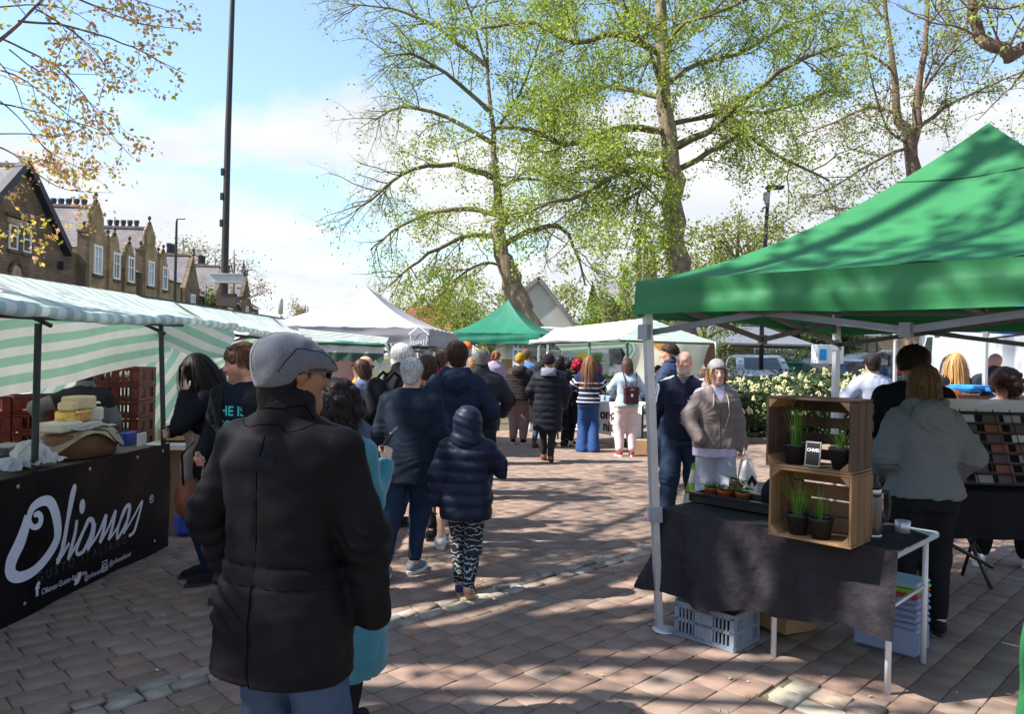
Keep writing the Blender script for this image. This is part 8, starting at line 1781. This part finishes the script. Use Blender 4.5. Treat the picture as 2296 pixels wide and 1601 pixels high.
gc=(gnd(1510,1429)+gnd(1646,1462))/2;slot_crate('stacking_crate','blue-grey slotted plastic crate on the ground under the plant table',gc+E2*.15+Vector((0,0,.002)),(.38,.29,.205),RZ1,mat('crate_bluegrey',(.20,.24,.29),.5,.12,6),2,16)
for k in range(5):b=MB();b.lathe([(.0,0),(.03,.0),(.032,.12),(0,.125)],10);o=b.build('plant_pot',M_pot);o.location=gc+E2*(.08+.05*(k % 3))+E1*(-.12+.06*k)+Vector((0,0,.025));tag(o,'empty black plant pot standing in the blue-grey crate','pot','empty pots in the blue-grey crate')
b=MB();b.box(gnd(1790,1440)+Vector((0,.25,.085)),(.30,.26,.16),M=Matrix.Rotation(.6,3,'Z') @ Matrix.Rotation(.10,3,'Y'));tag(b.build('cardboard_box',MATS['cardboard']),'tilted brown cardboard box in the shade under the plant table','box')
tb=gnd(1975,1475)+E2*.22-E1*.02;M_tub=glass_mat('tub_plastic',(.42,.50,.72),.3,.55);z_=.004
for k,(h,c_) in enumerate(((.15,None),(.035,None),(.035,None),(.035,None),(.035,None),(.035,None),(.022,(.5,.03,.08)),(.03,(.22,.5,.03)),(.03,(.35,.5,.6)))):
 m_=M_tub if c_ is None else mat('lid_%d' % k,c_,.4,.05);b=MB();s_=1+(.03 if k % 2 else 0);b.box(tb+Vector((0,0,z_+h/2)),(.34*s_,.24*s_,h-.004),rz=RZ1,bev=.012);tag(b.build('storage_tub',m_),['deep clear storage tub at the bottom of the stack','shallow clear tub just above the deep tub','second shallow clear tub up in the stack','middle shallow clear tub of the stack','shallow clear tub two below the red lid','shallow clear tub directly under the red lid','red tub lid on the stack of clear tubs','lime green tub lid on the stack of clear tubs','pale blue tub lid on top of the stack'][k],'tub','nested shallow tubs' if 1 <= k <= 5 else None);z_ += h
rt=thing('card_table','black-draped table carrying the wire card rack','table',(3.35,5.0,0));r0_=Vector((2.72,5.05,0));rd=Vector((1,-.06,0))
b=MB();b.box((3.5,5.15,.80),(1.7,.62,.04),rz=-.06);b.build('table_top',M_blk,rt)
sheet('drape',lambda u,v:(2.66+1.7*u,4.85-.1*u+.012*np.sin(u*40)*v,.825-.30*v),40,6,M_blk,rt)
for x,y in ((2.72,4.98),(2.72,5.38),(4.25,4.95),(4.25,5.35)):b=MB();b.tube([(x,y,0),(x,y,.8)],.016,8);b.build('leg',M_black,rt)
b=MB();b.tube([(2.72,5.0,.55),(3.2,5.0,.30)],.014,6);b.build('brace',M_black,rt)
rk2=thing('card_rack','black wire rack holding rows of greetings cards','rack',(3.4,5.05,.82));M_wire=mat('wire_black',(.015,.015,.02),.4)
for i in range(8):
 z=.85+i*.064;b=MB();b.tube([(2.72,4.98+i*.035,z),(4.25,4.9+i*.035,z)],.004,5);b.build('wire',M_wire,rk2)
for i in range(14):
 x=2.74+i*.115;b=MB();b.tube([(x,4.97,.84),(x,5.22,1.33)],.0035,5);b.build('wire',M_wire,rk2)
bxo('back_panel',(3.5,5.29,1.08),(1.55,.01,.50),mat('rack_back',(.03,.03,.038),.7),parent=rk2,rz=-.06)
for i in range(7):bxo('shelf_bar',(3.48,5.0+i*.036,.852+i*.064),(1.5,.02,.018),mat('rack_brown',(.10,.04,.03),.6),parent=rk2,rz=-.05)
bxo('header_panel',(3.52,5.26,1.355),(1.45,.01,.085),glass_mat('acrylic',(.6,.62,.65),.2,.6),parent=rk2,rz=-.06)
for i in range(7):
 for j in range(9):
  x=2.80+j*.165+prng.uniform(-.01,.01);m_=mat(['card_white','card_rust','card_grey','card_dark'][(i*3+j*5+i*j) % 4],[(.42,.42,.46),(.16,.06,.04),(.22,.22,.25),(.07,.05,.06)][(i*3+j*5+i*j) % 4],.6)
  b=MB();b.box((x,5.02+i*.036-.004*j,.885+i*.064),(.115,.004,.058),M=Matrix.Rotation(-.35,3,'X'));tag(b.build('greetings_card',m_),'%s greetings card in the %s row of the wire rack' % (['white','rust','grey','dark'][(i*3+j*5+i*j) % 4],['lowest','second','third','fourth','fifth','sixth','top'][i]),'card','cards in the wire rack')
ch_=thing('folding_chair','black tubular folding chair behind the card table','chair',(3.35,5.72,0));M_tube=M_black
for x in (3.19,3.52):
 for dy in (-.18,.18):b=MB();b.tube([(x+.02,5.72+dy,0),(x-.02,5.72-dy,.72 if dy > 0 else .46)],.013,8);b.build('leg',M_tube,ch_)
bxo('seat',(3.35,5.72,.46),(.36,.36,.03),M_blk,parent=ch_,bev=.01);bxo('backrest',(3.35,5.55,.72),(.36,.03,.12),M_blk,parent=ch_,bev=.01)
for k in range(3):
 bxo('blue_tray',at(2148+k*30,873-5*(k % 2),7.9),(.30,.30,.045),mat('tray_bright_blue',(.02,.22,.62),.45),['bright blue plastic tray stacked on the clear tubs','bright blue plastic tray stacked on the clear tubs','bright blue plastic tray stacked on the clear tubs'][k],'tray',rz=.3*k,bev=.01,group='blue trays by the blonde woman')
bt_=thing('trade_table','glass-fronted display counter below the bright blue trays','counter',(xat(2190,8.1),8.1,0));cx_=xat(2185,8.0)
bxo('case',(cx_,8.05,1.06),(1.3,.5,.46),glass_mat('case_glass',(.3,.45,.52),.1,.5),parent=bt_);bxo('top_rail',(cx_,8.05,1.31),(1.34,.54,.03),mat('rail_brown',(.16,.07,.04),.6),parent=bt_);bxo('body',(cx_,8.05,.41),(1.3,.5,.80),M_navy,parent=bt_)
# ================================================================ CHEESE STALL GOODS
M_ch=mat('cheese_pale',(.66,.52,.29),.6,.1,9);M_ch2=mat('cheese_ivory',(.62,.57,.46),.6,.08,9);M_gold=mat('gold_foil',(.62,.44,.12),.25,.2,12,.8,25,metallic=.7,bdist=.02);M_paper=mat('wrapping_paper',(.62,.61,.58),.7,.06,5,.2,12,trans=.2);M_redc=mat('crate_red',(.105,.022,.015),.5,.2,6)
def on(px,py,x):
 d=ray(px,py);t=x/d.x;return Vector((x,t,CAMH+d.z*t))
def chz(lab,px,py,x,size,m,rz=0.0,name='cheese_block',cat='cheese',bev=.012):p=on(px,py,x);b=MB();b.box(p+Vector((0,0,size[2]/2)),size,rz=rz,bev=bev);return tag(b.build(name,m),lab,cat)
bs=thing('wicker_tub','brown wooden tub draped with sacking holding up the cheeses','tub',on(150,1045,-3.15));p=on(178,1048,-3.10);b=MB();b.lathe([(.17,0),(.21,.02),(.22,.16),(.20,.18)],24,(p.x,p.y,.836),sx=1,sy=1.5);b.build('tub_body',mat('tub_wood',(.17,.085,.04),.7,.25,6),bs)
sheet('sacking',lambda u,v:(p.x+.26*np.cos(u*6.283)*(.15+.85*v),p.y+.36*np.sin(u*6.283)*(.15+.85*v),1.03-.11*np.clip(v-.72,0,1)*4*(.6+.5*np.sin(u*19))+.01*np.sin(u*23)),48,12,fab('sacking',(.36,.29,.20),bump=.8,bscale=90),bs)
zc=1.035
def cz(lab,px,dy,size,m,x=-3.12,z=zc,rz=0.0,**k):d=ray(px,980);t=x/d.x;b=MB();b.box((x,t+dy,z+size[2]/2),size,rz=rz,bev=.012);return tag(b.build('cheese_block',m),lab,'cheese')
cz('large pale cheese block at the bottom left of the cheese pile',132,0,(.20,.26,.065),M_ch2);cz('flat cheese slab under the gold foil parcel',172,0,(.22,.30,.045),M_ch2,-3.16);cz('gold foil wrapped cheese in the middle of the pile',163,0,(.16,.20,.085),M_gold,-3.14,zc+.048);cz('square yellow cheese block on top of the gold parcel',172,.02,(.15,.21,.095),M_ch,-3.16,zc+.135);cz('small yellow cheese block beside the top block',152,0,(.12,.08,.06),M_ch,-3.14,zc+.135)
cz('cheese wedge leaning at the right of the pile',209,0,(.12,.14,.10),M_ch2,-3.12,zc+.04,.4);cz('low yellow cheese block right of the gold parcel',196,.02,(.14,.12,.06),M_ch,-3.2,zc+.04)
def crump(name,lab,p,sx,sy,h,m,cat,sd=1,amp=.04):return tag(sheet(name,lambda u,v:(p.x+sx*(u-.5)+amp*.4*snoise(u*3,v*3,1,2,sd),p.y+sy*(v-.5),p.z+h*np.sin(np.pi*u)*np.sin(np.pi*v)+amp*.6*np.abs(snoise(u*2.2,v*2.2,0,1.4,sd))),26,26,m),lab,cat)
crump('paper_wrap','sheet of white wrapping paper folded upright on the counter',on(72,1030,-3.05)+Vector((0,0,-.03)),.22,.34,.14,M_paper,'paper',2,.05);crump('plastic_bag','crumpled translucent plastic bag at the front of the counter',on(20,1052,-3.0),.22,.30,.05,mat('bag_plastic',(.5,.53,.6),.35,.1,trans=.35),'plastic bag',3,.06);crump('plastic_wrap','loose plastic wrap lying over the cheese pile',Vector((-3.05,on(190,1000,-3.05).y,1.045)),.2,.55,.01,mat('wrap',(.55,.50,.48),.3,.1,trans=.3),'plastic wrap',4,.025);crump('crisp_packet','crumpled red and white packet beside the wooden tub',on(222,1030,-2.98),.10,.13,.03,mat('packet',(.6,.08,.08),.3,.0,16,col2=(.6,.62,.75)),'packet',1,.04);crump('dark_bag','heap of dark green plastic bags at the far end of the counter',on(300,1018,-3.1),.3,.42,.05,mat('bag_dark',(.012,.022,.02),.3,.3),'plastic bags',2,.05)
chz('dark slicing machine base at the near end of the counter',15,1050,-3.25,(.26,.36,.15),mat('machine_dark',(.03,.03,.035),.4),name='slicer',cat='slicer',bev=.04);chz('round white plate at the front of the counter',205,1052,-2.98,(.16,.22,.012),M_wpaint,name='plate',cat='plate',bev=.005)
chz('blue plastic scale box standing on the counter',287,1015,-3.10,(.06,.20,.17),mat('scale_blue',(.02,.05,.26),.45),name='scale_box',cat='box');chz('cream printed price card propped on the counter',317,1018,-2.98,(.012,.14,.17),mat('card_cream',(.62,.58,.5),.7),name='price_card',cat='card',bev=.002)
for i in range(5):
 slot_crate('bread_crate',['lowest red plastic crate of the tall stack behind the counter','second red crate up in the tall stack behind the counter','middle red crate of the tall stack behind the counter','fourth red crate up in the tall stack behind the counter','top red crate of the tall stack with cream cheeses inside'][i],(-3.66,7.18,.66+i*.158),(.40,.48,.155),R(8),M_redc,1,6,None,panel=.3)
bxo('crate_base',(-3.66,7.18,.33),(.5,.5,.655),M_frame,'dark box supporting the tall stack of red crates','box',bev=.02)
for k in range(3):b=MB();b.lathe([(0,0),(.06,.01),(.07,.04),(.05,.07),(0,.075)],14);o=b.build('round_cheese',M_ch2);o.location=(-3.75+.09*k,7.12+.05*k,1.325);tag(o,'round cream cheese in the top red crate','cheese','round cheeses in the top red crate')
for j,(x,y) in enumerate(((-4.45,7.1),(-4.78,6.75))):
 for i in range(3):slot_crate('bread_crate',[['bottom red crate of the low stack near the seller','bottom red crate of the low stack against the back sheet'][j],['middle red crate of the low stack near the seller','middle red crate of the low stack against the back sheet'][j],['top red crate of the low stack near the seller','top red crate of the low stack against the back sheet'][j]][i],(x,y,.68+i*.165),(.46,.36,.16),R(50),M_redc,1,8,None,panel=.3)
 bxo('crate_base',(x,y,.34),(.5,.42,.675),M_frame,['dark box under the low red crate stack near the seller','dark box under the low red crate stack by the back sheet'][j],'box')
cb3=thing('cool_box','blue and white cool box at the end of the second stall','cool box',at(352,925,8.3));p=at(356,905,8.3);bxo('box_body',(p.x,8.3,p.z),(.40,.34,.10),mat('cool_blue',(.02,.13,.42),.4),parent=cb3,bev=.02);bxo('lid',(p.x,8.3,p.z+.085),(.42,.36,.07),M_wpaint,parent=cb3,bev=.03);bxo('base',(p.x,8.3,p.z-.13),(.38,.32,.16),M_wpaint,parent=cb3,bev=.02);bxo('stand',(p.x,8.3,(p.z-.21)/2),(.4,.34,p.z-.22),M_frame,parent=cb3)
ct=at(412,970,6.9);bxo('card_tray',ct,(.34,.42,.10),MATS['cardboard'],'brown cardboard tray of white boxes on the second stall','box',rz=.2,bev=.004);bxo('white_carton',ct+Vector((0,0,.08)),(.28,.34,.06),M_wpaint,'white carton lying in the cardboard tray','carton',rz=.25,bev=.01)
bxo('side_table',ct+Vector((0,0,-.09)),(.44,.8,.04),MATS['counter_white'],'pale side table under the cardboard tray','table',rz=.1);bxo('table_crate',Vector((ct.x,ct.y,(ct.z-.12)/2)),(.4,.6,ct.z-.125),mat('crate_card_dark',(.16,.10,.07),.8),'brown carton under the side table','box')
crump('teal_cloth','bright turquoise cloth hanging by the long-haired woman',at(430,925,7.4),.25,.2,.06,fab('turquoise_cloth',(.05,.42,.36)),'cloth',2,.08)
bxo('blue_bag',gnd(398,1205)+Vector((.02,.1,.11)),(.16,.25,.21),mat('bag_blue',(.02,.05,.28),.6),'blue shopping bag on the ground at the end of the cheese stall','bag',rz=.3,bev=.04)
fl=thing('yellow_flower','single yellow daisy among the grey-green bushes','flower',at(418,875,14.3));b=MB();p=at(418,872,14.3)
for k in range(10):a=k*.628;b.add([p,p+Vector((.02*math.cos(a-.25),-.01,.02*math.sin(a-.25))),p+Vector((.055*math.cos(a),-.015,.055*math.sin(a))),p+Vector((.02*math.cos(a+.25),-.01,.02*math.sin(a+.25)))],[[0,1,2,3]])
b.build('petals',mat('petal_yellow',(.75,.48,.02),.6),fl);b=MB();b.tube([p,p+Vector((0,0,-.3))],.006,5);b.build('stalk',M_chive,fl)
# ================================================================ VEHICLES
M_tyre=mat('tyre',(.015,.015,.016),.8);M_rim=mat('rim',(.4,.41,.43),.35,metallic=.6);M_vglass=mat('car_glass',(.02,.03,.04),.05,.2,spec=.9);M_rlamp=mat('rear_lamp',(.45,.01,.02),.2);M_plate=mat('number_plate',(.65,.5,.05),.5)
def vehicle(name,lab,cat,x,y,yaw,paint,prof,belt,w,wheels,wins,z0=0.0,tumble=.10,rear_box=None,wr=.32):
 """body swept from a side profile (length, height); cabin leans in above the belt line"""
 t=thing(name,lab,cat,(x,y,z0),yaw);n=len(prof);V=[];Fc=[]
 st=[(-1,0),(-.94,.0),(.94,0),(1,0)]
 for q,_ in st:
  for (l_,z) in prof:
   k=max(0,z-belt);ww=w/2*abs(q)-(tumble*k/.5 if abs(q) > .5 else 0);sh=.03 if abs(q) == 1 else 0;V.append((math.copysign(ww,q),l_*(1-sh*.5),max(.18,z-sh) if z > .3 else z))
 for i in range(3):
  for j in range(n):a,c=i*n+j,i*n+(j+1) % n;Fc.append((a,c,c+n,a+n))
 Fc += [tuple(range(n))[::-1],tuple(range(3*n,4*n))];b=MB();b.add(V,Fc,smooth=False);body=fix_normals(b.build('body',paint,t,False))
 for l_ in wheels:
  for s_ in (-1,1):
   b=MB();b.tube([(s_*(w/2-.20),l_,wr),(s_*(w/2+.005),l_,wr)],wr,20);wh=b.build('wheel',M_tyre,t,False);b=MB();b.tube([(s_*(w/2+.0),l_,wr),(s_*(w/2+.015),l_,wr)],wr*.64,16);b.build('rim',M_rim,wh,False)
 for P in wins:
  if P[0] == 'side':
   for s_ in (-1,1):
    b=MB();b.add([(s_*(w/2+.012-tumble*max(0,z-belt)/.5),l_,z) for l_,z in P[1]],[list(range(len(P[1])))]);b.build('side_window',M_vglass,t,False)
  else:
   (l0,z0_),(l1,z1),wd=P[1];o_=.015 if l0+l1 > 0 else-.015;b=MB();b.add([(-wd,l0+o_,z0_),(wd,l0+o_,z0_),(wd*.88,l1+o_,z1),(-wd*.88,l1+o_,z1)],[[0,1,2,3]]);b.build('windscreen',M_vglass if len(P) < 3 else P[2],t,False)
 L0=min(p[0] for p in prof);L1=max(p[0] for p in prof)
 for s_ in (-1,1):
  b=MB();b.box((s_*(w/2-.14),L0-.005,belt-.12),(.2,.06,.30),bev=.02);b.build('tail_lamp',M_rlamp,t,False);b=MB();b.box((s_*(w/2-.2),L1-.02,belt-.22),(.28,.08,.14),bev=.02);b.build('headlight',mat('headlamp',(.7,.72,.75),.1),t,False)
  b=MB();b.box((s_*(w/2+.09),L1*.42,belt+.06),(.16,.1,.12),bev=.03);b.build('door_mirror',paint,t,False)
 b=MB();b.box((0,L0-.03,.55),(.5,.02,.11));b.build('number_plate',M_plate,t,False)
 return t,body
HATCH=[(-2.05,.30),(-2.12,.62),(-2.05,.95),(-1.75,1.36),(-1.45,1.46),(-.2,1.50),(.35,1.42),(1.05,1.0),(1.9,.86),(2.12,.66),(2.1,.30)]
HW=[('side',[(-1.55,1.0),(-1.35,1.36),(-.2,1.42),(.30,1.34),(.86,1.02)]),('front',((1.02,1.02),(.38,1.40),.62)),('rear',((-2.06,.98),(-1.78,1.33),.60))]
def paint(n,c,r_=.25):return mat('paint_'+n,c,r_,.04,spec=.6,metallic=.15)
def car(lab,px,Y,yaw,col,nm,z=None):x=xat(px,Y);return vehicle('parked_car',lab,'car',x,Y,yaw,paint(nm,col),HATCH,.98,1.78,(-1.3,1.3),HW,tz(x,Y) if z is None else z)
car('silver car parked behind the clipped dark hedge',1700,26.5,R(172),(.26,.29,.34),'silver',.38);car('black car parked side-on by the retaining wall',1940,31,R(97),(.012,.013,.016),'black');car('dark blue car parked behind the cream-flowered shrubs',1905,24.5,R(190),(.03,.06,.14),'navy',.30);car('grey car with a red tail lamp beside the white van',2028,25,R(-12),(.16,.17,.19),'grey')
car('white car half hidden beyond the second van',2330,27,R(60),(.6,.61,.63),'white')
VAN=[(-2.7,.35),(-2.72,1.0),(-2.68,2.30),(-2.45,2.50),(1.0,2.52),(1.45,2.36),(2.05,1.55),(2.65,1.28),(2.75,.9),(2.72,.35)]
VW=[('side',[(1.0,1.42),(1.05,2.1),(1.42,2.1),(1.85,1.5)]),('front',((2.08,1.5),(1.46,2.32),.80))]
def van(lab,px,Y,yaw,z=None,nm='van_white',col=(.78,.79,.80)):x=xat(px,Y);return vehicle('delivery_van',lab,'van',x,Y,yaw,paint(nm,col,.35),VAN,1.35,2.0,(-1.7,1.75),VW,tz(x,Y) if z is None else z,tumble=.03,wr=.34)
v,_=van('plain white panel van parked beyond the blue gazebo',2150,22.5,R(-24));
b=MB();b.box((0,-2.73,1.35),(.012,.012,1.9));b.build('door_gap',M_black,v,False);b=MB();b.box((0,-2.70,2.40),(.34,.05,.05));b.build('brake_lamp',M_rlamp,v,False)
for s_ in (-1,1):b=MB();b.box((s_*.98,-2.70,1.9),(.05,.06,.12));b.build('door_hinge',M_alud,v,False)
v,_=van('silver-grey van with its rear door open beside the work-jacketed man',2245,15.0,R(-14),.15,'van_silver',(.45,.48,.52))
b=MB();b.box((-.62,-3.05,1.25),(.04,.85,1.7),rz=.25,bev=.02);b.build('open_door',MATS['paint_van_silver'],v,False);b=MB();b.box((.1,-2.735,1.35),(1.5,.02,1.6));b.build('shaded_hold_panel',M_black,v,False)  # black slab on the closed rear stands in for the shaded hold
v,body=van('white vegetable van with a beetroot painted on its side and rear',1262,23.2,R(-58),.0)
M_yel=mat('print_yellow',(.72,.62,.14),.5);M_beet=mat('print_beetroot',(.30,.02,.075),.5);M_sage=mat('print_sage',(.46,.52,.47),.5);M_lf=mat('print_leaf',(.10,.22,.05),.5);M_ink=mat('print_ink',(.03,.06,.05),.5)
def blob(cx_,cz_,rx,rz_,m,name,side,off,n=20,pt_=None):
 b=MB();P=[]
 for a in np.linspace(0,6.2832,n,endpoint=False):
  x,z=cx_+rx*math.cos(a),cz_+rz_*math.sin(a)*(1.25 if (pt_ and math.sin(a) <-.6) else 1);P.append((x,-2.73-off,z) if side == 'rear' else (1.0+off,x,z))
 b.add(P,[list(range(n))]);b.build(name,m,v,False)
def beet(cx_,cz_,s_,side,yl):
 blob(cx_-yl*s_,cz_+.02,.55*s_,.62*s_,M_yel,'painted_disc',side,.012);blob(cx_,cz_-.1*s_,.27*s_,.30*s_,M_beet,'painted_beetroot',side,.016,pt_=1)
 for k in (-2,-1,0,1,2):
  b=MB();a=k*.3;P=[(cx_+math.sin(a)*d_*s_+w_*s_*math.cos(a),cz_+.18*s_+math.cos(a)*d_*s_-w_*s_*math.sin(a)) for d_,w_ in ((0,.02),(.3,.055),(.52,0),(.3,-.055),(0,-.02))]
  b.add([(p[0],-2.75,p[1]) if side == 'rear' else (1.018,p[0],p[1]) for p in P],[list(range(5))]);b.build('painted_leaf',M_lf,v,False)
beet(.30,1.55,.85,'rear',.5)
b=MB();b.add([(1.010,-2.3,.75),(1.010,1.0,.75),(1.010,1.0,1.80),(1.010,-2.3,1.80)],[[0,1,2,3]]);b.build('painted_panel',M_sage,v,False);beet(.55,1.35,.75,'side',.72)
def vt(body_,l0,z,h):V,Fc=text_mesh(body_,h,bold=h*.012);b=MB();b.add([(1.024,l0+p.x,z+p.y) for p in V],Fc);b.build('painted_lettering',M_ink,v,False)
vt('SOWN, GROWN AND',-1.95,1.52,.19);vt('DELIVERED TO',-1.75,1.25,.19);vt('YOUR HOME',-1.62,.98,.19);vt('ORGANIC',-.32,1.42,.24);vt('PANTRY',-.24,1.15,.24)
V,Fc=text_mesh('ORGANIC',.24,bold=.003);b=MB();b.add([(-.95+p.x,-2.762,1.5+p.y) for p in V],Fc);b.build('painted_lettering',M_ink,v,False);bxr=MB();bxr.box((0,-2.74,.95),(1.3,.012,.16));bxr.build('painted_panel',mat('print_tan',(.4,.25,.2),.6),v,False)
ku=thing('charging_unit','white and blue cabinet unit standing beside the dark blue car','cabinet',(xat(1852,24),24,tz(10,24)));bxo('case',at(1855,795,24),(.85,.5,.62),M_wpaint,parent=ku,bev=.03);p=at(1838,795,24);bxo('blue_label',Vector((p.x,23.74,p.z)),(.22,.012,.34),mat('label_blue',(.02,.3,.65),.5),parent=ku);bxo('plinth',Vector((xat(1855,24),24,.85)),(.7,.4,.8),M_frame,parent=ku)
